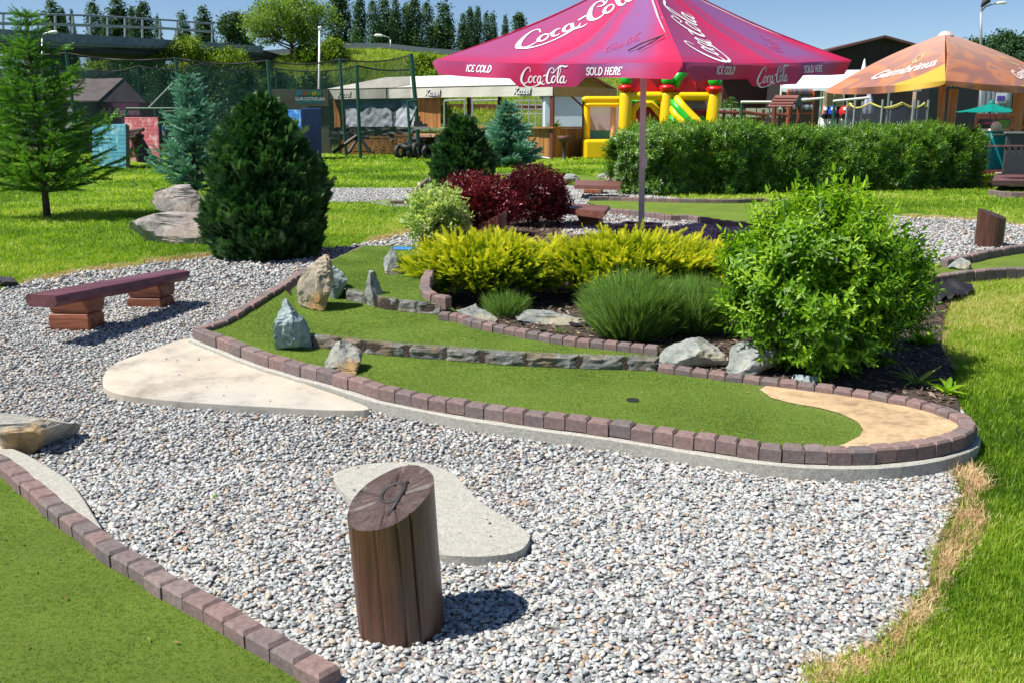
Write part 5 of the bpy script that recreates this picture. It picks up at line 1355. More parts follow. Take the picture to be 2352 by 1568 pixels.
def serif_text(mb, txt, f, x0, y0, h, shear=.0, w_=.16):
    x = x0
    for ch in txt:
        st, adv = GL[ch]
        for s_ in st:
            p = [(x + (a + shear * b_) * h * .86, y0 + b_ * h) for a, b_ in s_]
            q = []
            for i in range(len(p) - 1): q += [p[i]] if len(p) > 5 else [p[i], ((p[i][0] * 2 + p[i + 1][0]) / 3, (p[i][1] * 2 + p[i + 1][1]) / 3), ((p[i][0] + 2 * p[i + 1][0]) / 3, (p[i][1] + 2 * p[i + 1][1]) / 3)]
            q.append(p[-1]); vert = abs(p[0][0] - p[-1][0]) < .4 * h
            ribbon(mb, q, [h * (w_ if vert or len(p) > 5 else w_ * .6)] * len(q), f)
        for a, b_ in SER.get(ch, []):
            ribbon(mb, [(x + (a + shear * b_ - .17) * h * .86, y0 + b_ * h), (x + (a + shear * b_ + .17) * h * .86, y0 + b_ * h)], [h * .08] * 2, f)
        x += adv * h * .86
    return x
def font_mesh(txt, size, shear=0, bold=.0):
    c = bpy.data.curves.new('t', 'FONT'); c.body = txt; c.size = size; c.shear = shear; c.offset = bold; c.resolution_u = 3
    o = bpy.data.objects.new('t', c); COL.objects.link(o); bpy.context.view_layer.update()
    me = bpy.data.meshes.new_from_object(o.evaluated_get(bpy.context.evaluated_depsgraph_get()))
    V = [tuple(v.co) for v in me.vertices]; Fc = [tuple(p.vertices) for p in me.polygons]
    bpy.data.objects.remove(o); bpy.data.curves.remove(c); bpy.data.meshes.remove(me)
    return V, Fc
def text_on(name, txt, size, f, mat, parent, shear=0, bold=.01):
    V, Fc = font_mesh(txt, size, shear, bold); xs = [v[0] for v in V]; cx = (min(xs) + max(xs)) / 2
    return MB().add([f(v[0] - cx, v[1]) for v in V], Fc).build(name, mat, parent)

def big_umbrella():
    g = G(1472, 572); base = Vector((g.x, g.y, float(ht(g.x, g.y)))); D = g.y
    e = T('parasol', 'huge red and purple square drink parasol with white script on a grey pole', 'parasol', base)
    A = P(1482, -72, D); M_pole = plain('parasol_pole', (.66, .56, .58), .45, .05)
    r_ = 2.38; ph = R(6); ctr = Vector((A.x, D, 0))
    Lp = P(998, 139, D - r_ * math.sin(ph)); Rp = P(1954, 138, D + r_ * math.sin(ph)); Fp = P(1569, 143, D - r_ * .97); Bp = Vector((2 * ctr.x - Fp.x, 2 * D - Fp.y, Lp.z + Rp.z - Fp.z))
    cs = [Lp, Fp, Rp, Bp]; pans = [Panel(A, cs[i], cs[(i + 1) % 4], .07, .06) for i in range(4)]
    for i, p in enumerate(pans): p.mesh('canopy_panel', M_ured, e)
    # black slit vent trim and loose strap near the front ridge
    for i, p in enumerate(pans):
        V, UV = [], []; nu, nv = 60, 5
        for j in range(nv + 1):
            for k in range(nu + 1):
                u = k / nu; tab = ss(.345, .385, u) * (1 - ss(.615, .655, u))
                u_ = u if i % 2 == 0 else u
                dr = (.135 + .015 * math.sin(u * 7 + i) + .085 * float(tab)) * min(1, .25 + min(u, 1 - u) * 26)
                V.append(p.val(u, j / nv, dr, .035, 0, i * 2.)); UV.append((u, -.0 + .1 * (1 - j / nv)))
        f = [(j * (nu + 1) + k, (j + 1) * (nu + 1) + k, (j + 1) * (nu + 1) + k + 1, j * (nu + 1) + k + 1) for j in range(nv) for k in range(nu)]
        umesh('valance', V, f, UV, M_ured, e)
    for i in (0, 1):
        p = pans[i]; el_ = (p.R - p.L).length
        mb = MB(); sc_ = .2 if i == 0 else .195
        rl = (p.A - p.L).length
        if i == 0: f = lambda x, y, p=p: p.plane(.74 + x * .15, .56 - y * .13, .008)
        else: f = lambda x, y, p=p: p.plane(.42 + x * .15, .56 - y * .13, .008)
        script_logo(mb, f); mb.build('script_logo', M_letter, e)
        mb = MB()
        def fv(x, y, p=p, i=i): return p.val(x / el_, min(1, max(0, y)), .15, .035, .006, i * 2.)
        # valance lettering: x metres along the eave, y as share of drop from the top
        fT = lambda x, y: fv(x, 1 - y)
        serif_text(mb, 'ICE COLD', fT, el_ * .145, .22, 0.0001, 0) if False else None
        def fx(x, y, p=p, i=i):
            u = x / el_; tab = float(ss(.345, .385, u) * (1 - ss(.615, .655, u))); dr = .135 + .015 * math.sin(u * 7 + i) + .085 * tab
            return p.val(u, max(0, (.15 - y) / dr), dr, .035, .006, i * 2.)
        serif_text(mb, 'ICE COLD', fx, el_ * .155, .055, .062, .25, .2); mb.build('valance_lettering', M_letter, e); mb = MB(); serif_text(mb, 'SOLD HERE', fx, el_ * .655, .052, .062, .25, .2); mb.build('valance_lettering', M_letter, e); mb = MB()
        script_logo(mb, lambda x, y: fx(el_ * .385 + x * .062, -.05 + y * .055)); mb.build('valance_logo', M_letter, e)
    # a second faint script on the purple band
    mb = MB(); p = pans[0]; script_logo(mb, lambda x, y: p.uvp(.68 + x * .016, .14 + y * .03 + x * .012, .006)); mb.build('faint_script', plain('faint_print', (.5, .05, .18), .6, .1, bmp=0), e)
    mb = MB(); p = pans[1]; script_logo(mb, lambda x, y: p.uvp(.68 + x * .016, .14 + y * .03 + x * .012, .006)); mb.build('faint_script', bpy.data.materials['faint_print'], e)
    mb = MB(); p = pans[0]
    mb.tube([p.uvp(.80, .13, .02), p.uvp(.86, .2, .03), p.uvp(.965, .27, .03)], .007, 6); mb.tube([p.uvp(.84, .13, .02), p.uvp(.9, .2, .03), p.uvp(.965, .27, .03)], .005, 6); mb.build('strap', M_dark, e)
    MB().tube([base + Vector((0, 0, .0)), A - Vector((0, 0, .1))], .033, 16).build('pole', M_pole, e, smooth=True)
    MB().cyl(base + Vector((0, 0, .9)), base + Vector((0, 0, 1.0)), .04, n=16).build('collar', M_pole, e, smooth='auto')
    hub = A - Vector((0, 0, .75)); mb = MB(); mb.cyl(hub - Vector((0, 0, .05)), hub + Vector((0, 0, .05)), .055); mb.build('hub', M_metal, e)
    for c_, p_ in zip(cs, pans):
        rb = MB(); rb.tube([p_.uvp(0, v_) - Vector((0, 0, .035)) for v_ in (.95, .75, .5, .25, .02)], .012, 6); rb = rb.build('rib', M_pole, e)
        MB().tube([hub, A.lerp(c_, .5) - Vector((0, 0, .07))], .009, 6).build('strut', M_pole, rb)
    MB().lathe(A + Vector((0, 0, .0)), [(0.0, .06), (.05, .05), (.07, 0), (.05, -.03)], 14).build('finial', M_ured, e, smooth=True)
    return base
ub = big_umbrella()
bx = T('wooden_box', 'low dark plum wooden box at the foot of the big parasol pole', 'box', G(1440, 556))
b0, b1 = G(1412, 556), G(1500, 560); mb = MB(); z0 = b0.z; hb = .2; ax_ = (b1 - b0).normalized(); nr = Vector((-ax_.y, ax_.x, 0)); Lb = (b1 - b0).length
M_box = wood('plum_wood', (.15, .07, .075), (.07, .035, .04), scale=8)
for (pp, dd_, t_) in ((b0, ax_, Lb), (b0 + nr * .42, ax_, Lb)):
    mb.hexa([pp + Vector((0, 0, -.03)), pp + dd_ * t_ + Vector((0, 0, -.03)), pp + dd_ * t_ + nr * .05 + Vector((0, 0, -.03)), pp + nr * .05 + Vector((0, 0, -.03))], [pp + Vector((0, 0, hb)), pp + dd_ * t_ + Vector((0, 0, hb)), pp + dd_ * t_ + nr * .05 + Vector((0, 0, hb)), pp + nr * .05 + Vector((0, 0, hb))])
for o_ in (0.0, Lb - .05):
    pp = b0 + ax_ * o_ + nr * .052; Ln = .366
    mb.hexa([pp + Vector((0, 0, -.03)), pp + ax_ * .05 + Vector((0, 0, -.03)), pp + ax_ * .05 + nr * Ln + Vector((0, 0, -.03)), pp + nr * Ln + Vector((0, 0, -.03))], [pp + Vector((0, 0, hb)), pp + ax_ * .05 + Vector((0, 0, hb)), pp + ax_ * .05 + nr * Ln + Vector((0, 0, hb)), pp + nr * Ln + Vector((0, 0, hb))])
mb.build('side_boards', M_box, bx)
MB().box((b0 + ax_ * Lb / 2 + nr * .235 + Vector((0, 0, hb - .04))), (Lb - .11, .35, .03), math.atan2(ax_.y, ax_.x)).build('lid', M_box, bx)

def octa_umbrella(name, label, apex, ring_px, D, rad, drop, mat, pole_w, pole_bot_z=0, n=8, polemat=None, val=0, rot=0, tilt=0):
    A = P(apex[0], apex[1], D); base = Vector((A.x, D, pole_bot_z)); e = T(name, label, 'parasol', base)
    cs = []
    for i in range(n):
        a = 2 * math.pi * (i + rot) / n; cs.append(A + Vector((math.cos(a) * rad, math.sin(a) * rad, -drop + tilt * math.cos(a) * rad)))
    for i in range(n):
        p = Panel(A, cs[i], cs[(i + 1) % n], rad * .03, rad * .03); p.mesh('canopy_panel', mat, e, 10, 10)
        if val:
            V, UV = [], []; nu, nv = 14, 3
            for j in range(nv + 1):
                for k in range(nu + 1): V.append(p.val(k / nu, j / nv, val * (.55 + .45 * math.sin(math.pi * k / nu)) * (1 + .15 * math.sin(i * 2.3)), .04, 0, i)); UV.append((k / nu, .02))
            umesh('valance', V, [(j * (nu + 1) + k, (j + 1) * (nu + 1) + k, (j + 1) * (nu + 1) + k + 1, j * (nu + 1) + k + 1) for j in range(nv) for k in range(nu)], UV, mat, e)
    MB().tube([base, A - Vector((0, 0, .02))], pole_w, 12).build('pole', polemat, e, smooth=True)
    for c_ in cs: MB().tube([A - Vector((0, 0, .1)), c_ - Vector((0, 0, .03))], .012, 5).build('rib', polemat, e)
    MB().lathe(A, [(0, .1), (.05, .08), (.09, -.02)], 10).build('finial', mat, e, smooth=True)
    return e, cs, A
M_wpole = wood('timber_pole', (.42, .2, .1), (.25, .11, .06), vert=True, scale=6)
# big orange beer parasol: four sided, 20 m off
def beer_umbrella():
    D = 25.5; A = P(2172, 76, D); base = Vector((P(2166, 280, D).x, D, 0)); e = T('parasol', 'large faded orange and yellow beer parasol on a timber pole behind the hedge', 'parasol', base)
    cs = [P(1900, 206, D - .5), P(2172, 186, D - 3.0), P(2470, 205, D - .3), P(2250, 180, D + 3.0)]
    pans = [Panel(A, cs[i], cs[(i + 1) % 4], .05, -.1) for i in range(4)]
    for i, p in enumerate(pans):
        p.mesh('canopy_panel', M_uor, e, 20, 16)
        V, UV = [], []; nu, nv = 24, 3
        for j in range(nv + 1):
            for k in range(nu + 1):
                u = k / nu; V.append(p.val(u, j / nv, .17 * (.35 + .65 * math.sin(math.pi * u) ** .5), .05, 0, i + 1)); UV.append((u, .03))
        umesh('valance', V, [(j * (nu + 1) + k, (j + 1) * (nu + 1) + k, (j + 1) * (nu + 1) + k + 1, j * (nu + 1) + k + 1) for j in range(nv) for k in range(nu)], UV, M_uor, e)
    for i, (x0, y0) in ((0, (.6, .1)), (1, (.8, .1))):
        p = pans[i]; el_ = (p.R - p.L).length
        text_on('lettering', 'Gambrinus', .44, lambda x, y: p.uvp(x0 + x / el_, y0 + .09 + .075 * x + y / 2.4, .012), plain('faded_print', (.74, .62, .58), .6, bmp=0), e, .3, .012)
        mb = MB(); f = lambda x, y: p.uvp(x0 + .02 + x / el_ + .0, y0 + .34 + y / 2.2, .012)
        ribbon(mb, [(math.cos(t) * .2, math.sin(t) * .2) for t in np.linspace(0, 6.28, 20)], [.03] * 20, f); ribbon(mb, [(math.cos(t) * .12, math.sin(t) * .13) for t in np.linspace(0, 5.2, 14)], [.05] * 14, f)
        mb.build('emblem', plain('tan_print', (.62, .42, .22), .6), e)
    MB().tube([base, A - Vector((0, 0, .05))], .085, 12).build('pole', M_wpole, e, smooth=True)
    MB().lathe(A - Vector((0, 0, .0)), [(0, .05), (.12, .02), (.2, -.08)], 14).build('cap', plain('cap_cloth', (.6, .42, .38), .7), e, smooth=True)
    hub = A - Vector((0, 0, .9))
    for c_, p_ in zip(cs, pans):
        rb = MB().tube([p_.uvp(0, v_) - Vector((0, 0, .05)) for v_ in (.95, .75, .5, .25, .02)], .02, 6).build('rib', M_wpole, e); MB().tube([hub, A.lerp(c_, .5) - Vector((0, 0, .12))], .016, 5).build('strut', M_wpole, rb)
beer_umbrella()
octa_umbrella('parasol', 'small flat teal garden parasol at the right behind the hedge', (2277, 237), None, 34.0, 1.15, .3, M_uteal, .025, 0, 8, M_dark, rot=.5)
# ================================================================ BACKGROUND
def pz(px, Y): return P(px, 278, Y).x
def hz(py, Y): return P(1176, py, Y).z
# ---- embankment hill behind
def hillz(x, y):
    px = 1176 + x / 78 * F
    crest = np.interp(px, [-900, 250, 420, 560, 700, 800, 900, 1000, 1150, 1400, 1600, 2050, 2400, 3200], [150, 150, 150, 135, 124, 112, 112, 124, 134, 165, 250, 270, 275, 276])
    hc = (278 - crest) / F * 78 + 1.6
    lowL = ss(330, 470, px)                      # no bank under the bridge
    t = ss(52, 76, y)
    return (hc * t) * (lowL * .9 + .1 * ss(76, 90, y)) * (1 - .25 * ss(85, 140, y)) - .05
hx = np.linspace(-90, 110, 90); hy = np.concatenate([np.linspace(50, 100, 45), np.linspace(105, 230, 12)])
X_, Y_ = np.meshgrid(hx, hy); Z_ = hillz(X_, Y_)
Z_ = Z_ + np.array([[noise.noise(Vector((a * .2, b * .2, 0))) * .25 for a, b in zip(r1, r2)] for r1, r2 in zip(X_, Y_)]) * (Z_ > .5)
nx, ny = len(hx), len(hy); ii, jj = np.meshgrid(np.arange(nx - 1), np.arange(ny - 1)); q = (jj * nx + ii).ravel()
def hill_mat():
    m, t, b = newmat('hill_grass'); f = ntex(t, .5, 6, .7, coord='World'); g = ntex(t, 6, 5, .7, coord='World')
    col = ramp(t, f, [(.32, (.07, .13, .015)), (.5, (.15, .22, .03)), (.7, (.26, .29, .07))])
    col = mixc(t, 1.0, col, ramp(t, g, [(.3, (.6, .6, .55)), (.7, (1.2, 1.2, 1.1))]), 'MULTIPLY')
    t.links.new(col, b.inputs['Base Color']); b.inputs['Roughness'].default_value = .95; bump(t, b, g, 1, .3); return m
M_hill = hill_mat()
tag(npmesh('hill', np.stack([X_.ravel(), Y_.ravel(), Z_.ravel()], 1), [np.stack([q, q + 1, q + nx + 1, q + nx], 1)], M_hill, smooth=True), kind='structure')
# long grass on the bank
n = 60000; gx_ = rng.uniform(-32, 40, n); gy_ = rng.uniform(60, 79, n); gz_ = hillz(gx_, gy_); k = gz_ > 1.0
o = scatter('bank_grass', [tuft(6, .06, .5, .6) for _ in range(4)], np.stack([gx_[k], gy_[k], gz_[k] - .02], 1), rotz_m(rng.uniform(0, 6.28, k.sum()), rng.uniform(.18, .42, k.sum())), np.clip(rng.normal(.62, .16, k.sum()), 0, 1), M_grass)
tag(o, 'tall yellow green grass on the embankment', kind='stuff')

# ---- trees
M_pop = leafm('poplar_leaves', [(.016, .045, .022), (.035, .085, .036), (.065, .14, .05), (.12, .21, .08)], .2, .55, .3)
M_wil = leafm('willow_leaves', [(.05, .1, .015), (.11, .2, .03), (.2, .3, .05), (.3, .4, .09)], .35, .5, .3)
M_shr = leafm('shrub_leaves', [(.03, .07, .008), (.1, .18, .012), (.2, .3, .02), (.33, .4, .04)], .3, .5, .3)
M_dkg = leafm('dark_tree_leaves', [(.008, .03, .008), (.02, .06, .012), (.045, .11, .02), (.09, .17, .035)], .2, .5, .3)
CL = [merge([place(leaf(1, .7, .12, .1), rng.normal(0, .55, 3), rng.normal(0, 1, 3), rng.uniform(.45, .8), (0, 0, 1), rng.uniform(-.18, .18)) for _ in range(9)]) for _ in range(6)]
def tree(name, label, base, H, W, mat, kind='round', n=900, seed=0, group=None, leafs=.35, gap=.45, trunk=.12, cb=.15, lim=8, dens_r=.3, cat='tree', rm=.45):
    base = Vector(base); e = T(name, label, cat, base, group); rs = np.random.default_rng(seed); rd = random.Random(seed)
    P_, R_ = [], []
    if kind == 'poplar':
        tops = [(0, 0, 1.0)] + [(rd.uniform(-.3, .3) * W, rd.uniform(-.3, .3) * W, rd.uniform(.6, .93)) for _ in range(rd.randint(1, 3))]
        for (ox, oy, hh) in tops:
            m = n // len(tops); t = rs.random(m) ** .9
            prof = np.interp(t, [0, .12, .4, .75, .93, 1], [.5, .8, 1, .85, .5, .1]) * (W * (.5 if ox == 0 else .34))
            a = rs.uniform(0, 6.28, m); nz = np.array([noise.noise(Vector((math.cos(q) * 1.3 + seed, math.sin(q) * 1.3 + ox, z * 8))) * 1.4 for q, z in zip(a, t)])
            rr = prof * (1 + .55 * nz) * (.35 + .65 * rs.random(m) ** .6)
            P_.append(np.stack([base.x + ox + rr * np.cos(a), base.y + oy + rr * np.sin(a), base.z + H * hh * (cb * .5 + (1 - cb * .5) * t)], -1)); R_.append(rm + .5 * nz + rs.normal(0, .12, m))
        mb = MB()
        for (ox, oy, hh) in tops: mb.tube([base + Vector((ox * .2, oy * .2, -.3)), base + Vector((ox * .8, oy * .8, H * hh * .4)), base + Vector((ox, oy, H * hh * .97))], [trunk, trunk * .6, trunk * .1], 6)
        mb.build('trunk', M_barkt, e)
    else:
        # limbs, then clumps at limb ends
        mb = MB(); z0 = H * cb; mb.tube([base - Vector((0, 0, .3)), base + Vector((rd.uniform(-.05, .05) * H, 0, z0 * .7)), base + Vector((rd.uniform(-.04, .04) * H, 0, H * .5))], [trunk * 1.2, trunk, trunk * .5], 8)
        ends = []
        for i in range(lim):
            a = 2.4 * i + rd.uniform(-.4, .4); u = (i + .5) / lim; zz = base.z + z0 + (H - z0) * (.12 + .76 * u); q = W / 2 * math.sqrt(max(.06, 1 - (2 * u - .85) ** 2 * .8)) * rd.uniform(.45, .85)
            p1 = Vector((base.x + math.cos(a) * q, base.y + math.sin(a) * q, zz)); p0 = base + Vector((0, 0, z0 * .6 + (H * .45 - z0 * .6) * u))
            mb.tube([p0, p0.lerp(p1, .5) + Vector((0, 0, -.02 * H)), p1], [trunk * .45, trunk * .3, trunk * .08], 5); ends.append(p1)
        mb.build('trunk', M_barkt, e, smooth=True)
        ends.append(base + Vector((0, 0, H * .85))); nE = len(ends)
        for p in ends:
            m = n // nE; cr = W * dens_r * rd.uniform(.7, 1.15); d = rdir(m, -.75, 1); nz = np.array([noise.noise(Vector((x * 2 + p.x, y * 2 + p.y, z * 2 + p.z))) for x, y, z in d])
            rr = cr * (1 + gap * nz) * (1 - .55 * rs.random(m)); P_.append(np.array(p) + d * rr[:, None] * [1, 1, .72]); R_.append(rm + .4 * nz + rs.normal(0, .13, m))
    P_ = np.concatenate(P_); R_ = np.clip(np.concatenate(R_), 0, 1); m = len(P_)
    M = frames(rdir(m) + [0, 0, .3]) * (leafs * rs.uniform(.6, 1.2, m))[:, None, None]
    scatter('crown', CL, P_, M, R_, mat, parent=e)
    return e
# poplars on the skyline
pops = [(145, 2, 32), (168, 22, 13), (188, 27, 10), (237, 7, 27), (260, 32, 14), (291, -6, 36), (323, 18, 12), (349, 9, 32), (380, 38, 12), (436, 27, 22), (483, 17, 30), (788, -12, 40), (835, -2, 25), (865, 4, 22), (889, -6, 30), (915, -2, 20), (938, 14, 18), (957, -2, 28), (986, 8, 24), (1023, 5, 34), (1067, 33, 20), (1082, 20, 15), (1099, 21, 16), (1119, 31, 16), (1133, 29, 16), (1161, 37, 13), (1192, 33, 28)]
protos = {}
wordn = ['slender', 'forked', 'ragged', 'narrow', 'bushy', 'spiky', 'leaning', 'full']
first = None
for i, (px, ty, wd) in enumerate(pops):
    Y = 112 + (i * 7 % 13); z0 = 1.0; H = hz(ty, Y) - z0; W = wd / F * Y
    side = 'above the bridge rail' if px < 500 else ('between the willow and the red parasol' if px < 1130 else 'close to the red parasol edge')
    kind = 'wide' if wd > 29 else ('thin' if wd < 17 else 'medium')
    nth = sum(1 for a in pops[:i] if (a[0] < 500) == (px < 500)) + 1
    label = '%s dark poplar %s, number %d from the left' % (kind, side, nth)
    v = i % 5
    if v not in protos:
        protos[v] = (tree('poplar_tree', label, (pz(px, Y), Y, z0), 14.0, 2.0, M_pop, 'poplar', 1900, 20 + v, 'poplars along the skyline', .34, trunk=.16, cb=.2), 14.0, 2.0)
        c = protos[v][0]
    else:
        c = copy_tree(protos[v][0], label=label); c.location = (pz(px, Y), Y, z0)
    c.scale = (W * 1.6 / 2.0, W * 1.6 / 2.0, H / 14.0)
tree('round_tree', 'dark rounded broadleaf tree between the poplars and the willow', (pz(548, 95), 95, 2), hz(12, 95) - 2, 3.6, M_pop, 'round', 1500, 41, leafs=.4, lim=9)
tree('willow_tree', 'large airy light green willow tree on the bank left of the parasol', (pz(678, 72), 72, float(hillz(pz(678, 72), 72))), hz(-6, 72) - float(hillz(pz(678, 72), 72)), 7.4, M_wil, 'round', 2600, 42, leafs=.24, lim=20, dens_r=.17, gap=.8, trunk=.16, cb=.22, rm=.55)
shl = [(280, 122, 60, 70, 60, 'round shrub on the bank under the bridge middle'), (436, 128, 118, 62, 100, 'large lime green shrub at the right end of the bridge'), (350, 150, 90, 64, 30, 'low yellow green shrub between two round shrubs under the bridge'), (535, 146, 110, 64, 55, 'wide yellow green shrub left of the willow trunk'), (230, 145, 70, 66, 20, 'small brownish shrub near the left net post'), (975, 150, 66, 66, 48, 'brownish green shrub just left of the parasol corner'), (800, 205, 110, 58, 60, 'leafy shrub behind the left end of the pavilion roof'), (715, 150, 60, 70, 50, 'dark bushy undergrowth tree right of the willow trunk'), (770, 130, 60, 70, 70, 'small leafy tree right of the willow'), (1000, 180, 60, 60, 50, 'dark green shrub behind the pavilion roof ridge')]
for i, (px, cy, wd, Y, hh, lb) in enumerate(shl):
    x = pz(px, Y); z0 = max(0, float(hillz(x, Y))); top = hz(cy - hh * .5, Y)
    tree('shrub', lb, (x, Y, z0 - .1), max(1.2, top - z0), wd / F * Y * 1.0, M_shr, 'round', 700, 60 + i, 'shrubs on the embankment', .24, lim=6, cb=.05, trunk=.06, dens_r=.34, cat='shrub', rm=.5 if i != 7 else .2)
# dark trees behind the net
for i, (px, ty, wd, Y) in enumerate([(215, 170, 90, 55), (300, 160, 110, 57), (390, 158, 110, 56), (480, 160, 120, 57), (560, 158, 120, 55), (650, 165, 130, 56), (735, 172, 110, 57), (60, 190, 120, 60), (-40, 180, 120, 60), (140, 185, 100, 59)]):
    tree('leafy_tree', 'dark leafy tree behind the green net, %s' % ['over the dark hut roof', 'right of the hut roof', 'behind the net post left of the blue spruce', 'just above the blue spruce top', 'above the huge cypress left shoulder', 'above the blue wall', 'left of the pavilion roof', 'under the bridge at the left edge', 'beyond the left edge', 'behind the tall loose spruce'][i],
         (pz(px, Y), Y, 0), hz(ty, Y), wd / F * Y, M_dkg, 'round', 900, 80 + i, 'trees behind the net', .3, lim=8, cb=.08, dens_r=.3, rm=.5)
# right side trees
for i, (px, ty, wd, Y, lb) in enumerate([(2235, 78, 100, 95, 'left round dark tree beyond the orange parasol'), (2292, 60, 120, 98, 'tallest dark tree behind the street lamp'), (2345, 70, 90, 96, 'dark tree at the right edge of the skyline'), (2420, 80, 120, 96, 'dark tree past the right edge')]):
    tree('round_tree', lb, (pz(px, Y), Y, 0), hz(ty, Y), wd / F * Y, M_pop, 'round', 1600, 100 + i, None, .42, lim=10, cb=.1, dens_r=.3)
shrub('flowering_bush', 'dark bush dotted with white flowers right of the bouncy castle', 1640, 1706, 178, 300, 900, leafm('flowering_leaves', [(.02, .06, .01), (.05, .13, .02), (.09, .2, .03), (.12, .24, .05), (.8, .8, .7)], .2), CL, 3.3, (.1, .16), py=352, dz=0)
shrub('small_tree', 'young green leaved tree inside the pavilion opening', 1254, 1292, 228, 296, 300, M_wil, CL, 3.7, (.14, .22), py=352, dz=0)
# ---- road bridge
def bridge():
    Y0 = 52.0
    e = T('road_bridge', 'grey concrete road bridge with steel railing across the upper left', 'bridge', (pz(200, Y0), Y0, 0))
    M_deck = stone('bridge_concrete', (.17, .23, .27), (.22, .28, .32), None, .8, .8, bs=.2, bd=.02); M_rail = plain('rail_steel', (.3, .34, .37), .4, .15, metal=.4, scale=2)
    M_undshade = plain('bridge_shaded_concrete', (.05, .065, .075), .9, .3, .7)  # dark copy of the concrete: shade under the bridge painted in
    def pt(px, py, Yo=0.): return P(px, py, 50 + px * .03 + Yo)
    L = [(-420, 40, 56), (0, 67, 90), (390, 92, 119), (600, 106, 130)]
    def at(px, k): return np.interp(px, [l[0] for l in L], [l[k] for l in L])
    xs = [-420, -200, 0, 130, 260, 390, 490, 600]
    def beam(nm, ytop, ybot, yo, depth, mat):
        mb = MB(); vs = []
        for px in xs:
            a, b_ = pt(px, ytop(px), yo), pt(px, ybot(px), yo); vs += [a, b_, b_ + Vector((0, depth, 0)), a + Vector((0, depth, 0))]
        fs = [(4 * i + k, 4 * i + 4 + k, 4 * i + 4 + (k + 1) % 4, 4 * i + (k + 1) % 4) for i in range(len(xs) - 1) for k in range(4)] + [(0, 1, 2, 3), tuple(4 * (len(xs) - 1) + k for k in (3, 2, 1, 0))]
        mb.add(vs, fs); return mb.build(nm, mat, e)
    beam('parapet', lambda p: at(p, 1) + 0, lambda p: at(p, 1) + 22 - (p * .012), 0, .5, M_deck)
    beam('deck', lambda p: at(p, 1) + 8, lambda p: at(p, 1) + 30 - (p * .012), .52, 9, M_undshade)
    for k_, (a, b_) in enumerate(((23.5, 27), (31, 34.5), (39, 42))): beam('girder_flange', lambda p: at(p, 1) + a - p * .018 * (k_ + 1), lambda p: at(p, 1) + b_ - p * .018 * (k_ + 1), .1 + .35 * k_, .3, M_deck)
    beam('girder', lambda p: at(p, 1) + 27 - p * .012, lambda p: at(p, 1) + 44 - p * .018, .9, 6.5, M_undshade)
    mb = MB()
    def ry(px, o_): return np.interp(px, [-420, 0, 200, 390, 590], [12 + o_, 31 + o_, 36 + o_ * .93, 47 + o_ * .82, 64 + o_ * .75])
    def line(nm, o_, r_): return MB().tube([pt(p, ry(p, o_), .2) for p in (-420, 0, 100, 200, 300, 390, 490)] , r_, 6).build(nm, M_rail, e)
    line('handrail', 0, .06)
    mb = MB()
    for i in range(len(xs) - 2):
        a, b_ = xs[i], xs[i + 1]
        q = [pt(a, ry(a, 20), .05), pt(b_, ry(b_, 20), .05), pt(b_, ry(b_, 27), .05), pt(a, ry(a, 27), .05)]
        mb.hexa([q[3], q[2], q[2] + Vector((0, .1, 0)), q[3] + Vector((0, .1, 0))], [q[0], q[1], q[1] + Vector((0, .1, 0)), q[0] + Vector((0, .1, 0))])
    mb.build('guard_rail', M_rail, e)
    for px in range(-400, 500, 40):
        a = pt(px + 7, ry(px + 7, 0), .3); b_ = pt(px + 7, at(px + 7, 1) + 2, .3); MB().cyl(b_, a, .07, n=6).build('rail_post', M_rail, e)
    # piers and abutment with their shade painted in as dark concrete
    for px in (-250, 90): a = P(px, 300, 54.5); MB().box((a.x, 55.6, 3.2), (1.2, 1.4, 6.4)).build('pier', M_undshade, e)
    MB().hexa([(pz(-500, 64), 64, 0), (pz(420, 64), 64, 0), (pz(420, 64), 65, 0), (pz(-500, 64), 65, 0)], [(pz(-500, 64), 64, 5.2), (pz(420, 64), 64, 4.6), (pz(420, 64), 65, 4.6), (pz(-500, 64), 65, 5.2)]).build('abutment', M_undshade, e)
bridge()
# guard rail on the bank
gd = T('guard_rail', 'grey road guard rail along the top of the embankment', 'guard rail', (pz(850, 77), 77, float(hillz(pz(850, 77), 77))))
mb = MB(); pr = None
for px in range(560, 1200, 16):
    Y = 77; x = pz(px, Y); z = float(hillz(x, Y)) + .55; p = Vector((x, Y, z))
    if pr is not None: mb.hexa([pr - Vector((0, 0, .18)), p - Vector((0, 0, .18)), p + Vector((0, .06, -.18)), pr + Vector((0, .06, -.18))], [pr + Vector((0, 0, .18)), p + Vector((0, 0, .18)), p + Vector((0, .06, .18)), pr + Vector((0, .06, .18))])
    pr = p
M_rail2 = plain('dark_rail', (.16, .19, .22), .5)
mb.build('rail', M_rail2, gd)
for px in range(564, 1200, 48):
    x = pz(px, 77.2); z = float(hillz(x, 77.2)); MB().box((x, 77.25, z + .3), (.12, .12, .9)).build('rail_post', M_rail2, gd)
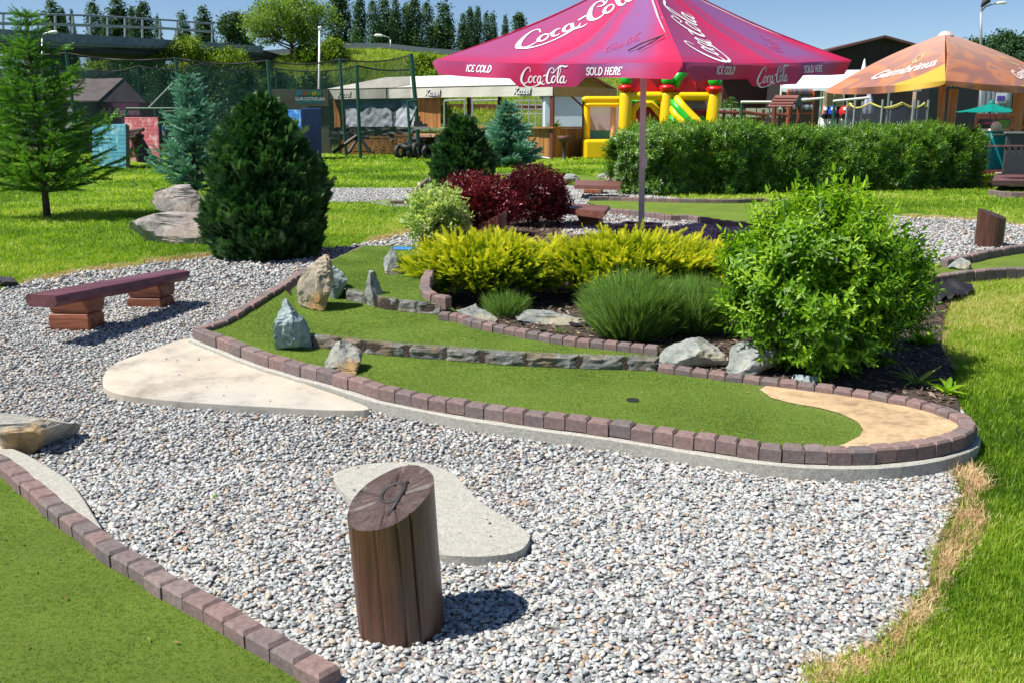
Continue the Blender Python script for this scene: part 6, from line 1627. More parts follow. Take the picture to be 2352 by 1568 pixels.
# ---- lamps
def lamp(label, px, Y, topy, boty, arm, two=False, z0=None, r_=.07):
    b_ = P(px, boty, Y); t_ = P(px, topy, Y); e = T('street_lamp', label, 'street lamp', b_)
    MB().tube([b_, b_.lerp(t_, .5), t_], [r_ * 1.2, r_, r_ * .8], 8).build('mast', M_metal, e, smooth=True)
    s = Y / F; k = 1 if arm > 0 else -1
    pts = [t_, t_ + Vector((arm * .3 * s, 0, abs(arm) * .35 * s)), t_ + Vector((arm * .75 * s, 0, abs(arm) * .5 * s)), t_ + Vector((arm * s, 0, abs(arm) * .55 * s))]
    MB().tube(pts, r_ * .6, 6).build('arm', M_metal, e, smooth=True)
    h = pts[-1]; hd = MB(); hd.tube([h, h + Vector((k * 7 * s, 0, 1 * s)), h + Vector((k * 18 * s, 0, 1.5 * s)), h + Vector((k * 22 * s, 0, 1 * s))], [r_ * .8, 3.2 * s, 3.4 * s, .6 * s], 8); hd.build('lamp_head', M_white, e, smooth=True)
    return e, t_
e_, t_ = lamp('tall street lamp with two heads at the upper right', 2253, 46, 28, 140, 32, r_=.06)
MB().tube([t_, t_ + Vector((.02, 0, 12 * 46 / F))], .05, 6).build('mast_top', M_metal, e_); MB().tube([t_ + Vector((.0, 0, 10 * 46 / F)), t_ + Vector((.12, 0, 20 * 46 / F)), t_ + Vector((.34, 0, 24 * 46 / F))], [.05, .14, .1], 8).build('lamp_head', M_dark, e_, smooth=True)
MB().tube([P(2253, 340, 46), P(2253, 140, 46)], [.09, .072], 8).build('mast_base', M_metal, e_, smooth=True)
lamp('small curved street lamp on the bank before the poplars', 897, 76, 92, 118, -14, r_=.06)
lamp('curved street lamp behind the tall loose spruce by the bridge', 97, 47, 84, 330, 14, r_=.05)
# tall plain pole left of the pavilion
b_ = P(732, 240, 50); t_ = P(734, 70, 50); e = T('lamp_pole', 'thin white pole standing behind the net left of the pavilion', 'pole', (b_.x, 50, 0))
MB().tube([(b_.x, 50, 0), b_, t_], [.07, .06, .045], 8).build('mast', M_white, e, smooth=True); MB().tube([t_, t_ + Vector((0, 0, .12)), t_ + Vector((.1, 0, .16))], [.06, .09, .05], 8).build('cap', M_white, e, smooth=True)
# ---------------------------------------------------------------- helpers for distant built things
def rect(mb, x0, x1, y0, y1, Y, dep=.1, z0=None, rnd=None):
    a, b = pz(x0, Y), pz(x1, Y); zt, zb = hz(y0, Y), (hz(y1, Y) if z0 is None else z0)
    return mb.hexa([(a, Y, zb), (b, Y, zb), (b, Y + dep, zb), (a, Y + dep, zb)], [(a, Y, zt), (b, Y, zt), (b, Y + dep, zt), (a, Y + dep, zt)], rnd)
def thing(name, label, cat, px, Y, group=None): return T(name, label, cat, (pz(px, Y), Y, 0), group)
def R1(name, x0, x1, y0, y1, Y, dep, mat, e, z0=None, bevel=0): return rect(MB(), x0, x1, y0, y1, Y, dep, z0).build(name, mat, e, bevel=bevel)
M_canv = plain('beige_canvas', (.62, .59, .52), .8, .05, 1.5, .2, bd=.02); M_canvy = plain('canvas_lining', (.62, .42, .1), .8, .1)
M_or = wood('orange_planks', (.42, .2, .06), (.2, .09, .03), vert=True, scale=4, rough=.6)
M_orr = wood('dark_red_timber', (.18, .05, .035), (.09, .03, .02), vert=True, scale=4)
def planks(e, name, p, q, z0, z1, mat, w_=.18, thick=.03, jit=.012):
    """vertical boards as one part"""
    p = Vector((p[0], p[1], 0)); q = Vector((q[0], q[1], 0)); d = q - p; L = d.length; d.normalize(); n_ = Vector((d.y, -d.x, 0)); mb = MB(); s = 0
    while s < L - .02:
        s2 = min(L, s + w_ * random.uniform(.8, 1.2)); o_ = n_ * random.uniform(0, jit); g = .006
        a, b = p + d * (s + g) + o_, p + d * (s2 - g) + o_
        mb.hexa([a + Vector((0, 0, z0)), b + Vector((0, 0, z0)), b + n_ * -thick + Vector((0, 0, z0)), a + n_ * -thick + Vector((0, 0, z0))], [a + Vector((0, 0, z1)), b + Vector((0, 0, z1)), b - n_ * thick + Vector((0, 0, z1)), a - n_ * thick + Vector((0, 0, z1))], random.random()); s = s2
    return mb.build(name, mat, e)

# ---- pavilion with canvas roof
A_ = Vector((1.70, 41.0, 0)); B_ = Vector((-9.2, 48.0, 0)); dAB = (B_ - A_).normalized(); nA = Vector((-dAB.y, dAB.x, 0)) * -1
if nA.y < 0: nA = -nA
Wp = 5.8; C_ = A_ + nA * Wp; D_ = B_ + nA * Wp
def fpt(px, off=0.):
    """plan point on the front line of the pavilion seen at photo column px"""
    k = (px - 1176) / F * (CT + 0); k = (px - 1176) / (F * CT + (784 - 290) * ST)
    o_ = A_ + nA * off
    t = (k * o_.y - o_.x) / (dAB.x - k * dAB.y); return o_ + dAB * t
pv = T('pavilion', 'long timber drinks pavilion with a beige canvas roof and lettered valance', 'pavilion', A_)
Z = lambda v, z: Vector((v.x, v.y, z))
ze, zr, vd = 3.06, 3.72, .42
rA, rB = A_ + nA * Wp / 2, B_ + nA * Wp / 2 - dAB * 1.6
mb = MB()
def roofface(pts, mb=mb, t=.03):
    n_ = (Vector(pts[1]) - Vector(pts[0])).cross(Vector(pts[2]) - Vector(pts[0])).normalized() * t
    if n_.z < 0: n_ = -n_
    mb.hexa([Vector(p) - n_ for p in pts], [Vector(p) for p in pts])
roofface([Z(A_, ze), Z(rA, zr), Z(rB, zr), Z(B_, ze)]); roofface([Z(C_, ze), Z(D_, ze), Z(rB, zr), Z(rA, zr)]); roofface([Z(B_, ze), Z(rB, zr), Z(D_, ze)])
mb.build('roof', M_canv, pv)
mb = MB(); lf = [Z(C_ - dAB * -.05, ze - .05), Z(rA + dAB * .05, zr - .05), Z(rB, zr - .06), Z(D_, ze - .06)]
mb.add(lf, [(0, 1, 2, 3)]); mb.add([Z(A_ + dAB * .05, ze - .05), Z(rA + dAB * .05, zr - .05), Z(rB, zr - .06), Z(B_, ze - .06)], [(0, 1, 2, 3)]); mb.build('roof_lining', M_canvy, pv)
for (p, q) in ((A_, B_), (C_, A_)):
    mb = MB(); n_ = 40; vs = []
    out = (A_ - C_).normalized() if p is A_ else -dAB
    for i in range(n_ + 1):
        v = p.lerp(q, i / n_); 
        for j in range(3): vs.append(Z(v, ze - .03 - vd * j / 2) + out * (.03 + .012 * j * math.sin(i * 1.3)))
    mb.add(vs, [(3 * i + j, 3 * i + 3 + j, 3 * i + 4 + j, 3 * i + 1 + j) for i in range(n_) for j in range(2)]); mb.build('valance', M_canv if p is A_ else plain('side_valance', (.36, .27, .13), .8), pv, solid=.008)
M_blackp = plain('black_print', (.03, .03, .03), .6)
MB().tube([Z(A_, ze), Z(B_, ze)], .035, 6).build('seam', plain('dark_seam', (.1, .09, .08)), pv)
outA = (A_ - C_).normalized()
for px in (795, 997, 1201):
    c_ = fpt(px); f = lambda x, y, o=0: Z(c_, ze - .36 + y) - dAB * x + outA * (.055 + o)
    text_on('lettering', 'Kozel', .36, lambda x, y: f(x + .02, y - .02), M_blackp, pv, .2, .018); text_on('lettering', 'Kozel', .36, lambda x, y: f(x, y, .012), M_white, pv, .2, .004)
for v in (A_ + nA * .08 + dAB * .08, A_ + nA * Wp / 2 + dAB * .08, C_ - nA * .08 + dAB * .08): MB().box(Z(v, 1.5), (.15, .15, 3.0), math.atan2(dAB.y, dAB.x)).build('post', M_orr, pv)
for px in (1078, 1148, 960, 880): v = fpt(px, Wp - .2); MB().box(Z(v, 1.5), (.15, .15, 3.0), math.atan2(dAB.y, dAB.x)).build('post', M_orr, pv)
for v in (A_ + nA * Wp / 2,): 
    MB().tube([Z(A_ + dAB * .1, ze - .12), Z(C_ + dAB * .1, ze - .12)], .06, 6).build('tie_beam', M_orr, pv); MB().tube([Z(v + dAB * .1, zr - .12), Z(A_ + dAB * .1 + nA * 1.2, ze - .1)], .045, 6).build('brace', M_orr, pv)
    MB().tube([Z(v + dAB * .1, zr - .12), Z(C_ + dAB * .1 - nA * .3, ze - .05)], .045, 6).build('brace', M_orr, pv); MB().tube([Z(v + dAB * .1, ze - .9), Z(A_ + dAB * .1 + nA * .9, ze - .1)], .04, 6).build('brace', M_orr, pv)
v0 = fpt(1030, .12); planks(pv, 'counter_front', v0, A_ + nA * .12, .02, 1.28, M_or); planks(pv, 'counter_side', A_ + nA * .05, C_ - nA * .05, .02, 1.28, M_or)
mb = MB(); mb.hexa([Z(v0 - nA * .1, 1.29), Z(A_ - nA * .1 - dAB * .1, 1.29), Z(A_ + nA * .3 - dAB * .1, 1.29), Z(v0 + nA * .3, 1.29)], [Z(v0 - nA * .1, 1.35), Z(A_ - nA * .1 - dAB * .1, 1.35), Z(A_ + nA * .3 - dAB * .1, 1.35), Z(v0 + nA * .3, 1.35)]); mb.build('counter_top', M_or, pv)
mb = MB(); mb.hexa([Z(A_ - dAB * .1 + nA * .32, 1.29), Z(A_ + dAB * .25 + nA * .32, 1.29), Z(C_ + dAB * .25, 1.29), Z(C_ - dAB * .1, 1.29)], [Z(A_ - dAB * .1 + nA * .32, 1.35), Z(A_ + dAB * .25 + nA * .32, 1.35), Z(C_ + dAB * .25, 1.35), Z(C_ - dAB * .1, 1.35)]); mb.build('counter_top', M_or, pv)
planks(pv, 'plank_wall', fpt(958, .3), fpt(1012, .3), 1.3, ze - .3, M_or, .26); planks(pv, 'plank_wall', fpt(768, .6), fpt(793, .6), 1.1, ze - .3, M_or, .2); planks(pv, 'plank_wall', fpt(775, .2), fpt(945, .2), .05, 1.15, M_or, .2)
# blue sheet and white dust cloth over the bar
def wavy(name, pa, pb, z0, z1, amp, mat, e, topj=.0, seed=0, off=0.):
    mb = MB(); n_ = 50; m_ = 12; vs = []
    for j in range(m_ + 1):
        for i in range(n_ + 1):
            v = pa.lerp(pb, i / n_); zt = z1 + topj * noise.noise(Vector((i * .13, seed, 0)))
            vs.append(Z(v, z0 + (zt - z0) * j / m_) + outA * (amp * (noise.noise(Vector((i * .35, j * .3, seed))) + .6 * noise.noise(Vector((i * .8 + j * .4, j * .8, seed)))) + off))
    mb.add(vs, [(j * (n_ + 1) + i, j * (n_ + 1) + i + 1, (j + 1) * (n_ + 1) + i + 1, (j + 1) * (n_ + 1) + i) for j in range(m_) for i in range(n_)])
    return mb.build(name, mat, e, smooth=True)
wavy('blue_sheet', fpt(793, .35), fpt(957, .35), 1.9, ze - .25, .02, plain('blue_plastic', (.13, .22, .38), .5), pv)
o = wavy('dust_sheet', fpt(795, .15), fpt(957, .15), 1.32, 2.15, .06, plain('dust_cloth', (.5, .53, .6), .7), None, .35, 4); tag(o, 'crumpled pale dust sheet over the bar behind the net', 'cloth')
o = wavy('black_sheet', fpt(755, -.35), fpt(955, -.35), .75, 1.3, .1, M_black, None, .1, 8); tag(o, 'black plastic sheet hanging below the pale dust sheet', 'cloth')
mb = MB(); mb.hexa([Z(fpt(945, -1.2), .9), Z(fpt(1030, -1.2), .9), Z(fpt(1030, 1.5), .9), Z(fpt(945, 1.5), .9)], [Z(fpt(945, -1.2), 1.02), Z(fpt(1030, -1.2), 1.02), Z(fpt(1030, 1.5), 1.02), Z(fpt(945, 1.5), 1.02)])
mb.build('deck', plain('deck_boards', (.55, .32, .19), .7, .1), pv); rect(MB(), 1000, 1028, 306, 358, 43, .1, 0).build('deck_skirt', plain('deck_skirt', (.3, .19, .08), .8), pv)
# pallets stacked below
for i, (x0, x1, yy) in enumerate([(905, 952, 342), (905, 952, 318), (858, 900, 342), (848, 892, 322), (800, 850, 344)]):
    Y = 43.0 + i * .02; e = thing('wooden_pallet', 'wooden pallet by the bar behind the net, %s' % ['lower one beside the tyres', 'upper one beside the tyres', 'lower one of the middle stack', 'upper one of the middle stack', 'leftmost one near the blue wall'][i], 'pallet', (x0 + x1) / 2, Y, 'pallets below the bar')
    zc = hz(yy, Y); a, b = pz(x0, Y), pz(x1, Y)
    for k in range(3): MB().box(((a + b) / 2, Y, zc - .16 + k * .14), (b - a, .03, .09)).build('slat', M_or, e)
    for q in (a + .06, (a + b) / 2, b - .06): MB().box((q, Y + .1, zc - .02), (.09, .14, .4)).build('bearer', M_or, e)
# charred crossed beams
e = thing('timber_beams', 'dark crossed timber props leaning before the pallets', 'beams', 815, 41.5)
for a, b_ in (((765, 352), (830, 305)), ((800, 352), (822, 318)), ((850, 350), (815, 300)), ((925, 352), (948, 300))): MB().tube([P(a[0], a[1], 41.6), P(b_[0], b_[1], 41.9)], .08, 6).build('beam', M_dark, e)
# rough benches by the net
e = thing('plank_shelf', 'grey plank shelf on posts at the pavilion front by the net end', 'shelf', 960, 40.6); R1('shelf_board', 950, 985, 292, 298, 40.4, .5, M_metal, e); R1('shelf_box', 950, 968, 279, 291.5, 40.5, .4, M_dark, e); R1('shelf_box', 969, 980, 285, 291.5, 40.5, .4, M_dark, e); R1('leg', 958, 961, 298, 350, 40.6, .1, M_dark, e, 0)
# tyres
M_tyre = plain('tyre_rubber', (.018, .018, .02), .6, .3, 12, .5)
for i, (px, py, ax3, lab) in enumerate([(920, 351, (.6, -.75, .15), 'leftmost upright car tyre of the pile'), (945, 350, (.9, -.45, .1), 'second tyre, lying against the leftmost'), (937, 337, (.1, -.2, 1), 'flat tyre on top of the two left ones'), (958, 345, (.75, -.6, .1), 'upright tyre in the middle of the pile'), (984, 350, (.6, -.8, .1), 'rightmost upright tyre of the pile'), (961, 321, (0, 0, 1), 'topmost flat tyre of the back stack'), (961, 333, (0, .05, 1), 'second flat tyre of the back stack'), (962, 344, (0, 0, 1), 'lowest flat tyre of the back stack')]):
    Y = 41.0 if i < 5 else 41.9; c_ = P(px, py, Y); c_.z = max(c_.z, .33 if abs(ax3[2]) < .5 else .1)
    e = T('car_tyre', lab, 'tyre', c_, 'old tyres piled by the pavilion'); MB().torus(c_, ax3, .23, .095, 28, 10).build('tread', M_tyre, e, smooth=True); MB().torus(c_, ax3, .17, .03, 28, 6).build('bead', M_dark, e, smooth=True)
# bowl grill
g = P(1295, 362, 40.0); e = T('bowl_grill', 'dark red bowl grill on a stand before the pavilion counter', 'grill', (g.x, 40, 0)); M_grl = plain('rusty_red', (.13, .05, .04), .7)
MB().lathe((g.x, 40, 0), [(.0, .72), (.14, .74), (.25, .86), (.27, 1.0), (.25, 1.0), (.2, .88), (0, .8)], 20).build('bowl', M_grl, e, smooth=True); MB().lathe((g.x, 40, 0), [(.16, 0), (.16, .05), (.08, .12), (.07, .68), (.12, .74)], 14).build('stand', M_dark, e, smooth=True)
# table football
Y = 36.5; e = thing('football_table', 'grey table football with orange rods behind the small blue spruce', 'game table', 1128, Y); M_gr = plain('grey_board', (.35, .36, .38), .5)
a = P(1098, 318, Y); b_ = P(1158, 330, Y); MB().hexa([P(1104, 324, Y), P(1140, 344, Y), P(1162, 336, Y + .5), P(1120, 318, Y + .5)], [P(1104, 312, Y), P(1140, 332, Y), P(1162, 324, Y + .5), P(1120, 306, Y + .5)]).build('body', M_gr, e)
M_orod = plain('orange_rod', (.75, .3, .03), .4)
for (q, w_) in (((1095, 302), (1128, 309)), ((1098, 306), (1122, 313)), ((1150, 318), (1226, 328)), ((1158, 324), (1200, 331)), ((1165, 330), (1215, 320))): MB().tube([P(q[0], q[1], Y + .2), P(w_[0], w_[1], Y + .2)], .018, 6).build('rod', M_orod, e)
for q in (1112, 1150): MB().cyl(P(q, 362, Y + .3), P(q, 336, Y + .3), .03, n=6).build('leg', M_dark, e)
o = MB().tube([P(1198, 355, 36), P(1235, 361, 36), P(1262, 365, 36)], .04, 8).build('white_pipe', M_white, base=tuple(P(1230, 362, 36))); tag(o, 'white pipe lying on the lawn right of the small spruce', 'pipe')
# things seen through the pavilion
R_e = thing('board_fence', 'dark brown board fence seen through the pavilion', 'fence', 1120, 62); planks(R_e, 'boards', (pz(1030, 62), 62), (pz(1260, 62), 62), 0.2, hz(240, 62), M_orr, .3)
e = thing('steel_scaffold', 'steel scaffold frame seen through the pavilion right side', 'scaffold', 1215, 58)
for px in (1182, 1198, 1214, 1230, 1246): MB().cyl((pz(px, 58), 58, 0), (pz(px, 58), 58, hz(228, 58)), .035, n=6).build('upright', M_metal, e)
for py in (232, 242, 252, 262): MB().cyl((pz(1180, 58), 58, hz(py, 58)), (pz(1248, 58), 58, hz(py, 58)), .03, n=6).build('ledger', M_metal, e)
for i, (x0, x1) in enumerate(((1020, 1068), (1085, 1145))):
    e = thing('goal_frame', 'grey tubular goal frame seen through the pavilion, %s' % ('left one' if i == 0 else 'wider right one'), 'goal', (x0 + x1) / 2, 56, 'goal frames')
    for (a, b_) in (((x0, 290), (x0, 232)), ((x0, 232), (x1, 230)), ((x1, 230), (x1, 290))): MB().cyl(P(a[0], a[1], 56), P(b_[0], b_[1], 56), .05, n=6).build('tube', M_metal, e)
e = thing('white_building', 'pale blue white building wall behind the pavilion right end', 'building', 1300, 54); R1('wall', 1252, 1348, 222, 290, 54, 5, plain('pale_wall', (.5, .58, .66), .8, .08, 1), e, 0); R1('roof', 1246, 1352, 216, 222, 53.8, 5.4, M_dark, e)
n = 5200; gx_ = rng.uniform(-5, 7, n); gy_ = rng.uniform(47.5, 60, n)
o = scatter('wild_meadow', [merge([blade(1, .05, .3, k, .0) for k in range(5)] + [place(leaf(.3, .9, 0, 0), (0, 0, 1), (1, 0, 0), 1, r=.75)]) for _ in range(3)], np.stack([gx_, gy_, gx_ * 0], 1), rotz_m(gx_ * 3, rng.uniform(.6, 1.25, n)), rng.uniform(.1, .35, n), leafm('meadow_plants', [(.07, .14, .02), (.16, .26, .05), (.2, .28, .1), (.75, .75, .65)], .3))
tag(o, 'wild meadow with white flower heads beyond the pavilion', kind='stuff')

# ---- net cage: posts and netting
def netmat(name, a, c):
    m, t, b = newmat(name); b.inputs['Base Color'].default_value = c4(c); b.inputs['Roughness'].default_value = .8
    tr = t.nodes.new('ShaderNodeBsdfTransparent'); mx = t.nodes.new('ShaderNodeMixShader')
    f = ntex(t, 1.2, 3, .6, coord='World'); rr = ramp(t, f, [(.3, (a - .07,) * 3), (.7, (a + .07,) * 3)])
    t.links.new(rr, mx.inputs[0]); t.links.new(b.outputs[0], mx.inputs[1]); t.links.new(tr.outputs[0], mx.inputs[2]); t.links.new(mx.outputs[0], t.nodes['Material Output'].inputs[0]); return m
M_net = netmat('green_netting', .56, (.012, .05, .045)); M_net2 = netmat('thin_netting', .74, (.02, .1, .07))
cage = thing('net_fence', 'tall dark green netting on green steel posts at the left', 'net fence', 600, 42)
posts = [(-120, 118, 42), (168, 120, 42), (414, 132, 42), (622, 138, 42), (786, 134, 43.5)]
def net(name, tops, Y0, Y1, mat, zb=.15, sag=10):
    mb = MB(); n_ = 24; prev = None; vs = []; cols = 0
    for i in range(len(tops) - 1):
        (x0, y0), (x1, y1) = tops[i], tops[i + 1]
        for k in range(n_ + (i == len(tops) - 2)):
            u = k / n_; px = x0 + (x1 - x0) * u; Yq = Y0 + (Y1 - Y0) * ((i + u) / (len(tops) - 1)); py = y0 + (y1 - y0) * u + sag * math.sin(math.pi * u)
            for j in range(6): 
                z = zb + (hz(py, Yq) - zb) * j / 5; vs.append((pz(px, Yq), Yq + .18 * noise.noise(Vector((px * .02, j * .7, Y0))), z))
            cols += 1
    mb.add(vs, [(6 * i + j, 6 * i + 6 + j, 6 * i + 7 + j, 6 * i + 1 + j) for i in range(cols - 1) for j in range(5)])
    o = mb.build(name, mat, cage, smooth=True); top = [vs[6 * i + 5] for i in range(cols)]
    MB().tube(top, .035, 5).build('top_cord', M_black, cage); return o
net('netting', [(-120, 118), (168, 122), (414, 134), (622, 140), (786, 136), (944, 128)], 42, 46, M_net)
net('netting', [(200, 157), (327, 152), (472, 147), (640, 158), (830, 152)], 51, 51, M_net2)
net('netting', [(828, 152), (944, 160)], 41, 43.5, M_net2, sag=6)
for (px, ty, Y) in posts: MB().tube([(pz(px + 6, Y), Y, 0), (pz(px, Y), Y, hz(ty, Y))], .07, 8).build('post', M_gpost, cage)
for (px, ty, Y) in [(200, 155, 51), (327, 152, 51), (472, 145, 51), (640, 156, 51)]: MB().tube([(pz(px, Y), Y, 0), (pz(px, Y), Y, hz(ty, Y))], .06, 8).build('post', M_gpost, cage)
MB().tube([P(828, 364, 41), P(819, 150, 41)], .075, 8).build('post', M_gpost, cage); MB().tube([P(962, 352, 41.5), P(955, 240, 41.5), P(944, 124, 41.5)], .09, 8).build('post', M_gpost, cage)
MB().tube([P(943, 348, 41), P(936, 232, 41)], .06, 6).build('post', M_gpost, cage); MB().tube([P(936, 234, 41), P(957, 232, 41.4)], .05, 6).build('brace', M_gpost, cage); MB().tube([P(940, 292, 41), P(957, 245, 41.4)], .05, 6).build('brace', M_gpost, cage)
# green gate frame in the net
e = thing('gate_frame', 'low green steel gate frame behind the red wall', 'gate', 350, 43)
for (a, b_) in (((290, 250), (413, 250)), ((290, 250), (290, 300)), ((356, 250), (358, 350)), ((379, 256), (382, 356)), ((402, 256), (404, 330)), ((413, 250), (413, 300)), ((376, 257), (412, 256))): MB().tube([P(a[0], a[1], 43), P(b_[0], b_[1], 43)], .05, 6).build('bar', M_gpost, e)
e = thing('swing_frame', 'grey tubular swing frame behind the net above the gate', 'swing frame', 397, 47)
for b_ in ((342, 248), (432, 216)): MB().tube([P(397, 192, 47), P(b_[0], b_[1], 47)], .04, 6).build('tube', M_metal, e)
# hut
e = thing('dark_hut', 'dark wooden hut with a sloping grey roof behind the net', 'hut', 210, 50); M_hut = plain('hut_roof', (.16, .13, .13), .8, .2, 2); M_hutw = plain('hut_wall', (.05, .035, .045), .8, .3, 2)
MB().hexa([P(104, 236, 48), P(227, 234, 48), P(283, 182, 51), P(140, 182, 51)], [P(104, 233, 48), P(227, 231, 48), P(283, 180, 51), P(140, 180, 51)]).build('roof', M_hut, e)
MB().hexa([P(227, 235, 48), P(335, 236, 50.5), P(283, 182.5, 51), P(282, 182.5, 51)], [P(227, 234, 48.4), P(335, 235, 50.9), P(283.5, 182, 51.3), P(282.5, 182, 51.3)]).build('gable', M_hutw, e)
R1('wall', 110, 226, 237, 300, 48.4, 3, M_hutw, e, 0); rect(MB(), 228, 322, 237, 285, 48.6, 2.5, 0).build('counter_wall', plain('purple_panel', (.16, .035, .11), .7), e)
c_ = P(275, 264, 48.55); text_on('lettering', 'občerstvení', .42, lambda x, y: c_ + Vector((x, 0, y)), plain('faded_lettering', (.4, .3, .4)), e, .1, .005)
R1('counter', 150, 232, 288, 291, 48.1, .4, M_or, e)
e = thing('white_sign', 'small leaning white notice board before the dark hut', 'notice board', 156, 46); MB().hexa([P(150, 300, 46), P(165, 300, 46), P(165, 300, 46.3), P(150, 300, 46.3)], [P(156, 245, 46.3), P(168, 245, 46.3), P(168, 245, 46.4), P(156, 245, 46.4)]).build('board', plain('board_grey', (.3, .28, .32)), e); R1('paper', 155, 162, 278, 288, 45.95, .02, M_white, e)
# paintball walls
def painted(name, c1, c2):
    m, t, b = newmat(name); f = ntex(t, 2.2, 5, .7); w_ = t.nodes.new('ShaderNodeTexBrick'); tc = t.nodes.new('ShaderNodeTexCoord'); mp = t.nodes.new('ShaderNodeMapping'); mp.inputs['Rotation'].default_value = (R(90), 0, 0)
    t.links.new(tc.outputs['Object'], mp.inputs[0]); t.links.new(mp.outputs[0], w_.inputs[0]); w_.inputs['Scale'].default_value = 1; w_.inputs['Mortar Size'].default_value = .012; w_.inputs['Brick Width'].default_value = 1.1; w_.inputs['Row Height'].default_value = .14
    w_.inputs['Color1'].default_value = c4(c1); w_.inputs['Color2'].default_value = c4(tuple(x * .82 for x in c1)); w_.inputs['Mortar'].default_value = c4(tuple(x * .4 for x in c1))
    col = mixc(t, ramp(t, f, [(.52, (0, 0, 0)), (.64, (.85, .85, .85))]), w_.outputs[0], c2); t.links.new(col, b.inputs['Base Color']); b.inputs['Roughness'].default_value = .7; return m
M_teal, M_pink, M_blu = painted('teal_boards', (.06, .27, .36), (.25, .45, .5)), painted('pink_boards', (.45, .1, .12), (.6, .42, .42)), painted('blue_boards', (.02, .16, .5), (.2, .38, .65))
e = thing('plank_wall', 'teal painted plank wall right of the tall loose spruce', 'barrier', 250, 33)
MB().hexa([P(212, 380, 34), P(292, 388, 32.5), P(296, 386, 33), P(216, 378, 34.4)], [P(212, 288, 34), P(288, 286, 32.5), P(292, 285, 33), P(216, 287, 34.4)]).build('boards', M_teal, e); MB().hexa([P(289, 388, 32.4), P(297, 389, 32.4), P(299, 388, 32.8), P(291, 387, 32.8)], [P(289, 286, 32.4), P(296, 290, 32.4), P(297, 290, 32.8), P(291, 286, 32.8)]).build('end_post', M_dark, e)
e = thing('plank_wall', 'faded pink painted plank wall behind the log shelter', 'barrier', 325, 37); MB().hexa([P(290, 376, 38.2), P(368, 380, 36.4), P(370, 380, 36.7), P(292, 376, 38.5)], [P(286, 271, 38.2), P(363, 270, 36.4), P(365, 270, 36.7), P(288, 270, 38.5)]).build('boards', M_pink, e); MB().tube([P(370, 380, 36.4), P(365, 270, 36.4)], .05, 6).build('end_post', M_dark, e)
e = thing('log_shelter', 'small leaning shelter of dark logs before the pink wall', 'log shelter', 335, 35); M_log = wood('dark_logs', (.09, .055, .045), (.04, .025, .02), scale=5)
for k in range(9):
    u = k / 8; MB().cyl(P(318 + 42 * u, 372 + 5 * u, 34.6 + u * .6), P(297 + 16 * u, 300 - 2 * u, 34.7 + u * .6), .06, n=7).build('log', M_log, e)
for k in range(4): MB().cyl(P(297 + 3 * k, 352 - 3 * k, 35.3), P(316 + 4 * k, 318 - 2 * k, 34.4), .06, n=7).build('log', M_log, e)
for k in range(3): MB().cyl(P(293, 304 + 7 * k, 34.5), P(330 - 8 * k, 298 + 8 * k, 34.3), .07, n=7).build('log', M_log, e)
e = thing('plank_wall', 'bright blue painted plank wall right of the huge cypress', 'barrier', 685, 40); MB().hexa([P(628, 364, 41), P(693, 366, 39.1), P(694, 366, 39.5), P(629, 364, 41.4)], [P(626, 252, 41), P(691, 253, 39.1), P(692, 253, 39.5), P(627, 252, 41.4)]).build('lit_boards', M_blu, e)
MB().hexa([P(694, 368, 39.1), P(739, 362, 41.5), P(739, 361, 42), P(694, 366, 39.6)], [P(693, 250, 39.1), P(737, 250, 41.5), P(737, 249, 42), P(693, 249, 39.6)]).build('shaded_boards', plain('shaded_blue_boards', (.008, .06, .24), .6, .3, 3), e)  # face turned from the sun, its shade painted as a darker blue
e = thing('olive_wall', 'olive grey boarded wall carrying the archery sign', 'wall', 690, 47); R1('wall', 618, 756, 205, 340, 47.5, .3, plain('olive_board', (.13, .13, .1), .9, .2, 1), e, 0)
e = thing('archery_sign', 'teal archery sign with colour patches on the olive wall', 'sign', 713, 47); R1('board', 684, 742, 208, 238, 47.3, .06, plain('sign_teal', (.02, .2, .24)), e)
for i, cc in enumerate([(.02, .25, .3), (.4, .08, .03), (.08, .25, .05), (.45, .4, .03), (.1, .3, .08)]): R1('patch', 686 + 11 * i, 696 + 11 * i, 211, 220, 47.27, .02, plain('patch_colour', cc, bmp=0), e)
c_ = P(713, 231, 47.25); text_on('lettering', 'LUKOSTRELBA', .215, lambda x, y: c_ + Vector((x, 0, y)), M_white, e, 0, .006)

